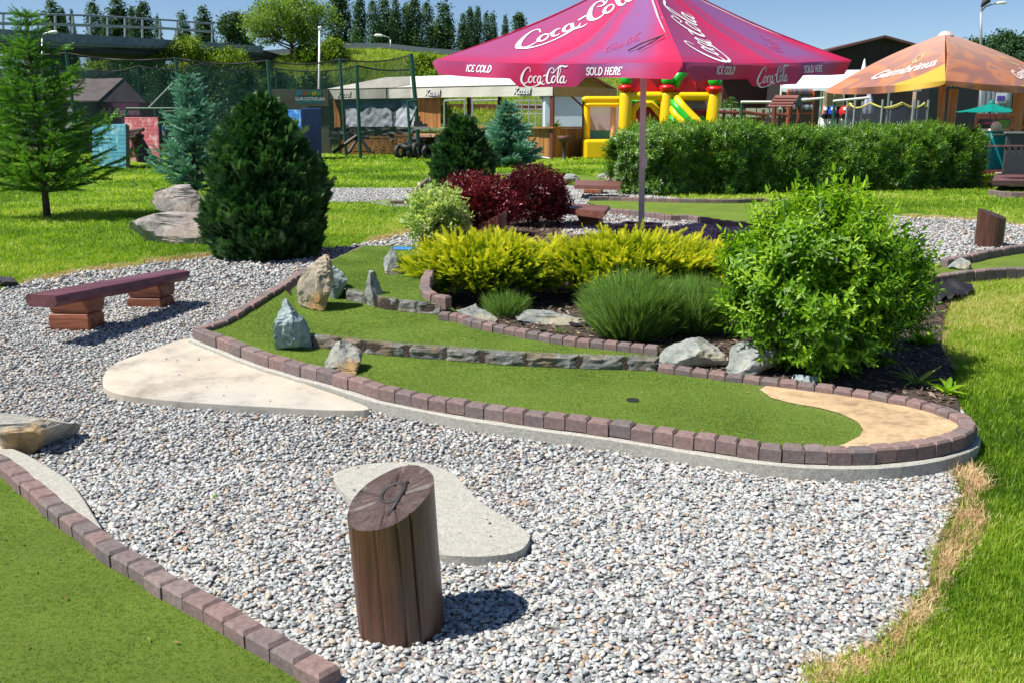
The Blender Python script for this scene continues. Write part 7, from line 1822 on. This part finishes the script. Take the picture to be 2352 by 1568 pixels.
# ---- person by the net
def person():
    b_ = P(383, 351, 47); b_.z = 0; e = T('person', 'person in a blue t-shirt and blue shorts, head bowed, seen side on', 'person', b_)
    def skin(name, nodes, edges, mat, sub=2, root=0):
        me = bpy.data.meshes.new(name); me.from_pydata([n_[0] for n_ in nodes], edges, []); me.update()
        o = link(name, me, mat, e); o.location = (0, 0, 0)
        m = o.modifiers.new('skin', 'SKIN'); m.use_smooth_shade = True
        for i, n_ in enumerate(nodes): me.skin_vertices[0].data[i].radius = n_[1]; me.skin_vertices[0].data[i].use_root = (i == root)
        s_ = o.modifiers.new('sub', 'SUBSURF'); s_.levels = sub; s_.render_levels = sub
        return o
    M_skin = plain('skin', (.45, .24, .16), .6, .05, bmp=0); M_shirt = plain('blue_shirt', (.02, .13, .55), .8, .1, 8); M_short = plain('blue_shorts', (.08, .2, .38), .8, .1, 8); M_hair = plain('grey_brown_hair', (.12, .07, .045), .8); M_shoe = plain('shoe', (.05, .05, .05))
    B = [((0, 0, .93), (.13, .12)), ((0, 0, 1.15), (.13, .15)), ((.03, 0, 1.38), (.12, .17)), ((.09, 0, 1.5), (.055, .055)), ((.15, -.01, 1.6), (.075, .07)), ((.18, -.01, 1.7), (.075, .07)),
         ((0, .1, .88), (.09, .09)), ((.02, .11, .5), (.058, .058)), ((-.02, .11, .1), (.04, .04)), ((.1, .12, .04), (.04, .035)),
         ((0, -.1, .88), (.09, .09)), ((.06, -.11, .5), (.058, .058)), ((.03, -.11, .1), (.04, .04)), ((.15, -.12, .04), (.04, .035)),
         ((.04, -.2, 1.36), (.055, .055)), ((.02, -.25, 1.1), (.042, .042)), ((.16, -.22, .9), (.033, .033)), ((.22, -.21, .83), (.036, .025)),
         ((.04, .2, 1.36), (.055, .055)), ((.02, .25, 1.1), (.042, .042)), ((.16, .22, .9), (.033, .033)), ((.22, .21, .83), (.036, .025))]
    E_ = [(0, 1), (1, 2), (2, 3), (3, 4), (4, 5), (0, 6), (6, 7), (7, 8), (8, 9), (0, 10), (10, 11), (11, 12), (12, 13), (2, 14), (14, 15), (15, 16), (16, 17), (2, 18), (18, 19), (19, 20), (20, 21)]
    skin('body', B, E_, M_skin)
    skin('t_shirt', [((-.01, 0, .9), (.17, .17)), ((0, 0, 1.15), (.155, .175)), ((.03, 0, 1.4), (.14, .19)), ((.04, -.22, 1.36), (.08, .08)), ((.02, -.26, 1.16), (.07, .07)), ((.04, .22, 1.36), (.08, .08)), ((.02, .26, 1.16), (.07, .07))], [(0, 1), (1, 2), (2, 3), (3, 4), (2, 5), (5, 6)], M_shirt)
    skin('shorts', [((0, 0, .9), (.15, .15)), ((0, .1, .82), (.11, .11)), ((.02, .11, .56), (.095, .095)), ((.0, -.1, .82), (.11, .11)), ((.05, -.11, .56), (.095, .095))], [(0, 1), (1, 2), (0, 3), (3, 4)], M_short)
    skin('hair', [((.13, 0, 1.66), (.075, .075)), ((.15, 0, 1.73), (.07, .075)), ((.19, 0, 1.765), (.045, .06))], [(0, 1), (1, 2)], M_hair)
    for s in (-1, 1):
        MB().lathe((.24 - .0, s * .03 - .01, 1.68), [(0, -.006), (.008, 0), (0, .006)], 6).build('eye', M_dark, e).location = (0, 0, 0)
        skin('shoe', [((-.03 if s > 0 else .02, s * .115, .045), (.05, .045)), ((.1 if s > 0 else .15, s * .12, .04), (.05, .04))], [(0, 1)], M_shoe, 1)
person()
# ================================================================ RIGHT BACKGROUND
def inflm(name, c): return plain(name, c, .35, .04, 2, 0)
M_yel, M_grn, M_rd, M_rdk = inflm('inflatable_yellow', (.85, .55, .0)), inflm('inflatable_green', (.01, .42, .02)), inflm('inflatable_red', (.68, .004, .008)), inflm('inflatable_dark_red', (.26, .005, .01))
Y0 = 40.5; cs_ = thing('bouncy_castle', 'yellow, red and green inflatable bouncy castle with a slide', 'bouncy castle', 1500, Y0)
def tubez(name, px, w_, y0, y1, Y, mat, par=cs_, z0=None, bulge=.1):
    r_ = w_ / F * Y / 2; x = pz(px, Y); zt = hz(y0, Y); zb = hz(y1, Y) if z0 is None else z0; h = zt - zb; c = min(r_ * .5, h * .3)
    return MB().lathe((x, Y, 0), [(0, zb)] + [(r_ * math.sin(a), zb + c * (1 - math.cos(a))) for a in np.linspace(.3, math.pi / 2, 5)] + [(r_ * (1 + bulge * .5), (zb + zt) / 2)] + [(r_ * math.sin(a), zt - c * (1 - math.cos(a))) for a in np.linspace(math.pi / 2, .3, 5)] + [(0, zt)], 20).build(name, mat, par, smooth=True)
for px, w_, dy in ((1436, 28, 0), (1530, 29, 0), (1638, 31, 3)):
    tubez('column', px, w_, 211 + dy, 0, Y0, M_yel, z0=.05); tubez('column_band', px, w_ + 5, 194 + dy, 212 + dy, Y0, M_rd, bulge=.3); tubez('column_top', px, w_ - 2, 172 + dy, 196 + dy, Y0, M_grn)
def tubex(name, x0, x1, y0, y1, Y, mat):
    r_ = abs(y1 - y0) / F * Y / 2; z = (hz(y0, Y) + hz(y1, Y)) / 2; a, b = pz(x0, Y), pz(x1, Y); n_ = 12
    pts = [Vector((a + (b - a) * i / n_, Y, z)) for i in range(n_ + 1)]; return MB().tube(pts, [r_ * .6] + [r_] * (n_ - 1) + [r_ * .6], 16).build(name, mat, cs_, smooth=True)
tubex('beam', 1442, 1524, 212, 230, Y0, M_yel); tubex('beam', 1536, 1632, 213, 230, Y0, M_yel); tubex('beam', 1336, 1432, 222, 236, Y0 + 1.5, M_yel); tubex('beam', 1345, 1425, 237, 246, Y0 + 1.4, M_yel)
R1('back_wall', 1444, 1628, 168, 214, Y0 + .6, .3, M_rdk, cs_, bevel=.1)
for x0, x1, xm in ((1455, 1518, 1480), (1560, 1602, 1590)):
    MB().hexa([P(x0, 213, Y0 + .45), P(x1, 213, Y0 + .45), P(x1, 213, Y0 + .59), P(x0, 213, Y0 + .59)], [P(x0 + 18, 184, Y0 + .45), P(xm + 8, 176 if x0 < 1500 else 188, Y0 + .45), P(xm + 8, 176 if x0 < 1500 else 188, Y0 + .59), P(x0 + 18, 184, Y0 + .59)]).build('wall_panel', M_rd, cs_)
MB().tube([P(1548, 198, Y0 + .2), P(1556, 180, Y0 + .2), P(1572, 160, Y0 + .3)], [.22, .2, .25], 12).build('horn', M_grn, cs_, smooth=True)
tubez('column', 1348, 14, 232, 0, Y0 + 1.6, M_yel, z0=.05); tubez('column', 1408, 12, 240, 0, Y0 + 1.6, inflm('inflatable_peach', (.7, .4, .25)), z0=.05)
M_mesh = netmat('window_mesh', .45, (.55, .5, .62))
R1('mesh_window', 1354, 1404, 246, 300, Y0 + 1.9, .03, M_mesh, cs_); R1('mesh_window', 1412, 1424, 246, 300, Y0 + 1.9, .03, M_mesh, cs_); R1('inner_wall', 1350, 1425, 262, 300, Y0 + 3.5, .2, inflm('inflatable_pink', (.6, .25, .42)), cs_, .0); R1('inner_floor', 1350, 1425, 300, 330, Y0 + 3, .4, inflm('inflatable_teal', (.1, .45, .35)), cs_, .0)
R1('mesh_window', 1562, 1626, 233, 256, Y0 + .4, .03, netmat('grey_mesh', .25, (.16, .18, .26)), cs_)
R1('beam_panel', 1446, 1628, 226, 240, Y0 + .7, .15, M_yel, cs_, bevel=.05)
# entrance arch and inner red
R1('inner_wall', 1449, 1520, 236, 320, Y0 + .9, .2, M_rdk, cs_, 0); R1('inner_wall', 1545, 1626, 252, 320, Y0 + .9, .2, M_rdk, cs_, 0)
arch = [(1452, 290), (1453, 258), (1466, 239), (1496, 239), (1516, 262), (1528, 282)]
MB().tube([P(a, b, Y0 + .35) for a, b in arch], .14, 12).build('arch', M_yel, cs_, smooth=True); MB().tube([P(1450, 236, Y0 + .5), P(1500, 233, Y0 + .5), P(1518, 252, Y0 + .5)], .09, 10).build('arch_trim', M_grn, cs_, smooth=True)
# slide: stripes running down to the right towards the viewer
def stripe(x0, x1, y0, y1, xo, yo, Ya, Yb, mat, nm):
    MB().hexa([P(x0, y0 + 4, Ya), P(x1, y0 + 4, Ya), P(x1 + xo, y1 + 4, Yb), P(x0 + xo, y1 + 4, Yb)][::-1], [P(x0, y0, Ya), P(x1, y0, Ya), P(x1 + xo, y1, Yb), P(x0 + xo, y1, Yb)][::-1]).build(nm, mat, cs_, bevel=.03)
for k, (x0, x1, mt) in enumerate(((1538, 1547, M_grn), (1547, 1557, M_yel))): pass
for nm, mt, pts, r_ in (('slide_edge', M_yel, [(1548, 222), (1572, 250), (1600, 278), (1622, 305)], .17), ('slide_bed', M_grn, [(1543, 232), (1562, 256), (1588, 284), (1606, 305)], .17), ('slide_edge', M_yel, [(1540, 248), (1556, 268), (1576, 290), (1590, 305)], .16), ('slide_bed', M_grn, [(1538, 266), (1552, 284), (1570, 305)], .14)):
    MB().tube([P(a, b, Y0 - .1 - i * .25) for i, (a, b) in enumerate(pts)], r_, 12).build(nm, mt, cs_, smooth=True)
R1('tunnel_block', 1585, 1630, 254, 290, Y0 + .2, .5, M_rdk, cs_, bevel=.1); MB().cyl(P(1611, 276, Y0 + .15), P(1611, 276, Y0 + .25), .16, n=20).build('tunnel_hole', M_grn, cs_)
R1('base_cushion', 1404, 1430, 318, 338, Y0 - .3, .8, inflm('inflatable_blue', (.02, .08, .45)), cs_, 0.02, .08); R1('base_cushion', 1428, 1462, 310, 340, Y0 - .4, .8, M_grn, cs_, 0.02, .1); R1('floor_cushion', 1345, 1650, 322, 340, Y0, 4, M_yel, cs_, 0.02, .1)
# ---- barn
e = thing('dark_barn', 'large black timber barn with a low gable roof at the right', 'barn', 2027, 72); M_bn = wood('black_boards', (.03, .022, .02), (.015, .012, .012), vert=True, scale=1.5, rough=.8)
Yb = 72; a, b, m_ = P(1912, 116, Yb), P(2148, 120, Yb), P(2027, 88, Yb); ms = MB(); ms.add([(a.x, Yb, 0), (b.x, Yb, 0), b, m_, a, (a.x, Yb + 14, 0), (b.x, Yb + 14, 0), b + Vector((0, 14, 0)), m_ + Vector((0, 14, 0)), a + Vector((0, 14, 0))], [(0, 1, 2, 3, 4), (1, 6, 7, 2), (5, 0, 4, 9)]); ms.build('wall', M_bn, e)
M_rf = plain('brown_roofing', (.13, .06, .055), .6, .15, 1)
for p, q in ((a + Vector((-.5, 0, -.15)), m_), (m_, b + Vector((.5, 0, -.15)))): MB().hexa([p + Vector((0, -.5, 0)), q + Vector((0, -.5, 0)), q + Vector((0, 14.5, 0)), p + Vector((0, 14.5, 0))], [p + Vector((0, -.5, .16)), q + Vector((0, -.5, .16)), q + Vector((0, 14.5, .16)), p + Vector((0, 14.5, .16))]).build('roof_slope', M_rf, e)
e = thing('brown_shed', 'dark red brown ribbed metal shed left of the white tent', 'shed', 1730, 55); M_rib = plain('ribbed_brown', (.1, .025, .022), .6, .2, 1)
mb = MB(); xa, xb = pz(1656, 55), pz(1796, 55); zt = hz(182, 55); n_ = 60
for i in range(n_): 
    u0, u1 = xa + (xb - xa) * i / n_, xa + (xb - xa) * (i + 1) / n_; yy = 55 + (.04 if i % 2 else 0); mb.hexa([(u0, yy, 0), (u1, yy, 0), (u1, 58, 0), (u0, 58, 0)], [(u0, yy, zt), (u1, yy, zt), (u1, 58, zt), (u0, 58, zt)])
mb.build('wall', M_rib, e); R1('roof', 1650, 1800, 178, 182, 54.7, 4, M_dark, e)
# ---- white tent
e = thing('white_tent', 'long white marquee roof on thin posts before the barn', 'tent', 1920, 50); M_tent = plain('white_pvc', (.8, .82, .84), .5, .03, 1)
def q4(pts, t=.05): return MB().hexa([Vector(p) - Vector((0, 0, t)) for p in pts], [Vector(p) for p in pts])
q4([P(1796, 203, 46), P(2050, 200, 46), P(2070, 160, 51), P(1808, 163, 51)]).build('roof', M_tent, e)
mb = MB(); vs = []; n_ = 30
for i in range(n_ + 1):
    px = 1796 + 254 * i / n_; vs += [P(px, 203 - 3 * i / n_, 45.97), P(px, 211 - 3 * i / n_ + 1.5 * math.sin(i * 1.1), 45.95)]
mb.add(vs, [(2 * i, 2 * i + 1, 2 * i + 3, 2 * i + 2) for i in range(n_)]).build('valance', M_tent, e, solid=.02)
for px in (1790, 1882, 1960, 2036): MB().cyl((pz(px, 46.2), 46.2, 0), (pz(px, 46.2), 46.2, hz(200 if px > 1800 else 165, 46.2)), .05, n=8).build('post', M_white, e)
e = thing('bar_building', 'bar building beneath the white marquee, its shaded interior painted black', 'building', 1960, 52); R1('wall', 1790, 2130, 186, 300, 52, 6, plain('interior_shade_black', (.02, .017, .016), .8, .2, 1), e, 0); fr = R1('window', 1888, 1936, 208, 246, 51.9, .08, plain('cream_frame', (.55, .48, .36)), e)  # black wall colour stands in for the shaded interior under the marquee
o = R1('pane', 1896, 1909, 214, 241, 51.84, .05, plain('dim_glass', (.13, .1, .05), .2), e); o = R1('pane', 1914, 1928, 214, 241, 51.84, .05, bpy.data.materials['dim_glass'], e); R1('tan_wall', 2098, 2130, 208, 300, 51.5, .4, plain('tan_plaster', (.4, .3, .2), .9), e, 0)
R1('wall_block', 2128, 2242, 200, 300, 50, 3, plain('dark_front', (.012, .014, .018), .6), e, 0); R1('canopy_board', 2040, 2110, 205, 210, 48, 1.5, plain('grey_awning', (.35, .34, .3)), e)  # solid block of dark wall, no door opening in it
e = thing('grey_container', 'pale grey ribbed container with a poster at the right', 'container', 2285, 52); mb = MB()
for i in range(14): x0_ = 2240 + i * 5.6; rect(mb, x0_, x0_ + 5.6, 205, 300, 52 + (.05 if i % 2 else 0), 3, 0)
mb.build('wall', plain('pale_grey_metal', (.3, .33, .38), .5, .1, 1), e); R1('poster', 2282, 2306, 214, 238, 51.9, .03, plain('poster_white', (.7, .72, .78)), e); R1('poster_print', 2285, 2303, 221, 233, 51.86, .02, plain('poster_violet', (.1, .06, .4)), e)
# orange rack with bottles
e = thing('orange_rack', 'orange steel shelf rack with rows of hanging gear', 'shelf rack', 1838, 44); M_or2 = plain('orange_steel', (.7, .14, .02), .5)
for px in (1808, 1865): MB().cyl((pz(px, 44), 44, 0), (pz(px, 44), 44, hz(212, 44)), .04, n=6).build('upright', M_or2, e)
for py in (214, 232, 248, 260): R1('shelf', 1806, 1867, py, py + 2, 44, .3, M_or2, e)
mb = MB()
for py in (208, 226, 243):
    for k in range(13): c_ = P(1811 + k * 4.4, py + 3, 43.9); mb.lathe(c_, [(0, -.12), (.06, -.1), (.07, 0), (.03, .1), (0, .12)], 6, random.random())
o = mb.build('hanging_gear', rampmat('gear', [(0, (.1, .12, .16)), (.5, (.3, .33, .38)), (.75, (.4, .12, .08))], .4, True, 20, .1, 0), e); o['kind'] = 'stuff'
# play house roof on posts
e = thing('play_well', 'small brown shingled roof on wooden posts behind the hedge', 'well roof', 1805, 30); M_sh = plain('brown_shingles', (.22, .085, .07), .8, .1, 3)
for k in range(4):
    y0_, y1_ = 219 + k * 6.4, 219 + (k + 1) * 6.4; dx0, dx1 = (3 - k) * 4.6, (2 - k) * 4.6
    MB().hexa([P(1768 + dx1, y1_ + 1.6, 29.8 - k * .1), P(1822 + dx1 , y1_ + 1.6, 29.8 - k * .1), P(1822 + dx0, y0_ + 1.0, 30 - k * .1), P(1768 + dx0, y0_ + 1.0, 30 - k * .1)], [P(1768 + dx1, y1_, 29.8 - k * .1), P(1822 + dx1, y1_, 29.8 - k * .1), P(1822 + dx0, y0_, 30 - k * .1), P(1768 + dx0, y0_, 30 - k * .1)]).build('shingle_row', M_sh, e)
MB().hexa([P(1824, 246, 29.7), P(1845, 244, 31), P(1845, 244, 31.1), P(1824, 246, 29.8)], [P(1834, 221, 30.2), P(1838, 220, 30.6), P(1838, 220, 30.7), P(1834, 221, 30.3)]).build('gable', M_dark, e)
for px in (1777, 1813, 1834): MB().cyl((pz(px, 30.2), 30.2, 0), (pz(px, 30.2), 30.2, hz(244, 30.2)), .07, n=8).build('post', M_orr, e)
# white rails, log rails, banner
for i, (p, q) in enumerate((((1702, 235), (1778, 235)), ((1836, 231), (1893, 226)), ((1914, 233), (1996, 225)))):
    e = thing('white_rail', 'white horizontal pole above the hedge, %s' % ['left of the shingled roof', 'right of the shingled roof', 'just before the trampoline'][i], 'pole', p[0], 32, 'white poles behind the hedge')
    MB().tube([P(p[0], p[1], 32), P(q[0], q[1], 32)], .04, 8).build('bar', M_white, e); MB().cyl((pz(p[0] + 1, 32), 32.06, 0), (pz(p[0] + 1, 32), 32.06, hz(p[1] + 1, 32)), .05, n=8).build('upright', M_gpost, e)
e = thing('log_rail', 'low brown log railing left of the shingled roof', 'railing', 1730, 33)
for p, q in (((1650, 258), (1698, 260)), ((1706, 258), (1765, 266)), ((1770, 262), (1810, 266))): MB().tube([P(p[0], p[1], 33), P(q[0], q[1], 33)], .06, 7).build('rail', M_orr, e)
for px in (1662, 1686, 1708, 1752, 1790): MB().cyl((pz(px, 33.1), 33.1, 0), (pz(px, 33.1), 33.1, hz(252, 33)), .06, n=7).build('post', M_orr, e)
e = thing('leaf_banner', 'pale green leaf patterned banner strip on the railing', 'banner', 1725, 34); mb = MB()
m, t, b = newmat('leaf_print'); t.links.new(ramp(t, ntex(t, 5, 3, .6), [(.42, (.2, .3, .15)), (.5, (.55, .6, .42))]), b.inputs['Base Color'])
for x0_, x1_ in ((1652, 1678), (1681, 1702), (1712, 1735), (1738, 1765), (1768, 1796)): R1('banner_panel', x0_, x1_, 249, 270, 34, .03, m, e)
# kiddie rides
for i, (x0_, x1_, cc, nm) in enumerate(((1901, 1921, (.01, .06, .5), 'blue'), (1926, 1956, (.6, .02, .02), 'red'), (1886, 1897, (.5, .2, .15), 'small pink'))):
    e = thing('ride_toy', '%s ride on toy car behind the hedge' % nm, 'ride toy', (x0_ + x1_) / 2, 36); Yq = 36; cx = pz((x0_ + x1_) / 2, Yq); wq = (x1_ - x0_) / F * Yq; zq = hz(259, Yq)
    MB().lathe((cx, Yq, 0), [(0, zq + .25), (wq * .3, zq + .22), (wq * .48, zq + .1), (wq * .5, zq - .1), (wq * .4, zq - .2), (0, zq - .22)], 16).build('shell', plain('toy_%s' % nm.replace(' ', '_'), cc, .3), e, smooth=True)
    MB().box((cx - wq * .1, Yq - .2, zq + .12), (wq * .4, .25, .12)).build('windscreen', M_white, e, bevel=.03); MB().box((cx, Yq, zq / 2 - .1), (wq * .7, .4, zq - .15)).build('plinth', M_white, e, bevel=.02)
    for s in (-1, 1): MB().cyl((cx + s * wq * .3, Yq - .28, zq - .14), (cx + s * wq * .3, Yq - .2, zq - .14), .1, n=12).build('wheel', M_dark, e)
# trampoline
e = thing('trampoline', 'trampoline with grey safety net and yellow scalloped edge', 'trampoline', 2035, 33); cx, cy, rr = pz(2034, 33.5), 33.5 , 83 / F * 33.5; zt = hz(238, 33.5)
M_tn = netmat('trampoline_net', .5, (.03, .04, .06)); mb = MB(); n_ = 48; vs = []
for i in range(n_): a = 2 * math.pi * i / n_; d_ = .16 * abs(math.sin(i * math.pi / 6)); vs += [(cx + rr * math.cos(a), cy + rr * math.sin(a), .8), (cx + rr * math.cos(a), cy + rr * math.sin(a), zt - d_)]
mb.add(vs, [(2 * i, 2 * ((i + 1) % n_), 2 * ((i + 1) % n_) + 1, 2 * i + 1) for i in range(n_)]).build('net', M_tn, e)
MB().tube([Vector(vs[2 * (i % n_) + 1]) for i in range(n_ + 1)], .03, 6).build('net_edge', plain('yellow_foam', (.55, .5, .12)), e)
MB().torus((cx, cy, .8), (0, 0, 1), rr, .06, 48, 8).build('frame', M_metal, e, smooth=True); MB().lathe((cx, cy, .8), [(0, 0), (rr, 0.005)], 32).build('mat', M_black, e)
for i in range(8): a = 2 * math.pi * (i + .4) / 8; MB().cyl((cx + rr * 1.02 * math.cos(a), cy + rr * 1.02 * math.sin(a), 0), (cx + rr * 1.02 * math.cos(a), cy + rr * 1.02 * math.sin(a), zt + .1), .035, n=7).build('pole', M_metal, e)
cypress('small feathery juniper by the orange rack behind the hedge', 1858, 1902, 234, 330, 500, 4.0, .3, TSP, (.2, .34), rm=.45)
# closed parasols
for i, (px, y0_, y1_, Yq, cc, lb) in enumerate(((1992, 212, 262, 34, (.35, .36, .45), 'closed grey parasol before the white marquee'), (2345, 132, 215, 42, (.02, .12, .5), 'closed blue parasol at the right edge'))):
    e = thing('closed_parasol', lb, 'parasol', px, Yq); x = pz(px, Yq); zt, zb = hz(y0_, Yq), hz(y1_, Yq)
    mb = MB(); vs = []; n_ = 20
    for j, (t_, r_) in enumerate(((0, .13), (.25, .16), (.6, .12), (.9, .05), (1, .02))):
        for k in range(n_): a = 2 * math.pi * k / n_; q = r_ * (1 + .28 * math.cos(a * 5)); vs.append((x + q * math.cos(a), Yq + q * math.sin(a), zb + (zt - zb) * t_))
    mb.add(vs, [(j * n_ + k, j * n_ + (k + 1) % n_, (j + 1) * n_ + (k + 1) % n_, (j + 1) * n_ + k) for j in range(4) for k in range(n_)]).build('cloth', plain('closed_cloth_%d' % i if False else 'folded_cloth', cc, .7), e, smooth=True); MB().cyl((x, Yq, 0), (x, Yq, zt), .025, n=8).build('pole', M_metal, e)
o = tag(MB().lathe(P(1984, 162, 60), [(0, -1.2), (.35, -1.2), (.25, -.4), (.06, .55), (0, .7)], 10).build('tent_tip', M_tent, base=tuple(P(1984, 162, 60))), 'white pointed tent tip above the marquee', 'tent')
# timber frame at the right edge
e = thing('timber_frame', 'brown timber frame posts at the right edge behind the hedge', 'timber frame', 2340, 26)
for px, w_ in ((2336, .17), (2362, .17), (2184, .12)): MB().cyl((pz(px, 26), 26, 0), (pz(px, 26), 26, hz(170 if px > 2300 else 205, 26)), w_ * .9, n=10).build('post', M_wpole, e)
R1('cross_board', 2318, 2400, 262, 268, 25.9, .08, M_wpole, e); R1('cross_board', 2318, 2400, 290, 296, 25.9, .08, M_wpole, e)
e = thing('picket_fence', 'low brown board fence under the teal parasol', 'fence', 2285, 29); planks(e, 'boards', (pz(2240, 29), 29), (pz(2334, 29), 29), .05, hz(262, 29), M_orr, .22)
e = thing('advert_board', 'dark advertising board with pink and green print', 'sign board', 2284, 28); R1('board', 2248, 2321, 274, 306, 28, .06, plain('board_dark', (.05, .055, .055), .5), e); R1('green_print', 2292, 2319, 276, 300, 27.95, .03, plain('print_green', (.15, .35, .06)), e)
c_ = P(2268, 284, 27.93); text_on('lettering', 'otevřeno', .17, lambda x, y: c_ + Vector((x, 0, y)), plain('pink_print', (.6, .08, .25)), e, .2, .004) if False else MB().lathe(c_, [(0, -.05), (.16, -.01), (.16, .01), (0, .05)], 10).build('pink_emblem', plain('pink_print', (.5, .08, .25)), e)
e = thing('drinks_freezer', 'white and teal chest freezer under the advertising board', 'freezer', 2302, 26.5); R1('body', 2282, 2322, 302, 330, 26.5, .6, plain('freezer_teal', (.01, .35, .42), .4), e, .3, .03); R1('lid', 2281, 2323, 297, 302.5, 26.45, .7, M_white, e, bevel=.02)
mb = MB(); rect(mb, 2286, 2312, 308, 311, 26.45, .03); mb.build('stripe', M_white, e); MB().lathe(P(2288, 292, 26.5), [(0, -.13), (.12, -.08), (.14, .02), (.08, .12), (0, .15)], 12).build('ice_cone', M_white, e, smooth=True)
e = thing('low_barrier', 'dark grey low barrier at the right edge by the slatted bench', 'panel', 2340, 23); R1('panel', 2318, 2420, 307, 340, 23, .08, plain('slate_panel', (.05, .06, .065)), e, .0); R1('frame', 2316, 2422, 303, 307, 22.95, .15, M_metal, e)
e = thing('slatted_bench', 'plum brown slatted bench cut by the right edge', 'bench', 2340, 21); R1('seat', 2300, 2440, 335, 338.5, 21, .5, M_box, e)
for px in range(2308, 2440, 14): MB().hexa([P(px + 4, 354, 20.9), P(px + 9, 354, 20.9), P(px + 9, 354, 21.1), P(px + 4, 354, 21.1)], [P(px, 338.6, 21.1), P(px + 5, 338.6, 21.1), P(px + 5, 338.6, 21.3), P(px, 338.6, 21.3)]).build('leg_slat', M_dark, e)
# steps and slabs far right
o, _ = slab('concrete_pad', [(2290, 400), (2300, 388), (2352, 384), (2460, 384), (2460, 402), (2352, 404)], .1, .1, M_ramp); tag(o, 'pale concrete pad right of the hedge end', 'concrete slab')
patch('side_lane_turf', [(2275, 428), (2300, 424), (2480, 428), (2480, 440), (2300, 438)], .05, M_turf, .5)
kerb('brick_kerb', 'front kerb of the small lane right of the hedge', [(2270, 436), (2310, 441), (2400, 442), (2500, 444)], 1, M_brick, dz=.13, hgt=.12)
kerb('brick_kerb', 'thin dark kerb above the small lane right of the hedge', [(2270, 420), (2310, 416), (2400, 417), (2500, 418)], -1, M_brick, dz=.12, hgt=.12)
kerb('brick_kerb', 'far kerb behind the concrete pad right of the hedge', [(2296, 384), (2340, 382), (2400, 383), (2500, 384)], -1, M_brick, dz=.12, hgt=.12)
bench('dark log bench right of the hedge beyond the small lane', [(2278, 412), (2420, 412), (2420, 404), (2285, 404)], .3, [((2300, 425), (2330, 425), (2333, 421))], .1, M_box, seed=12)
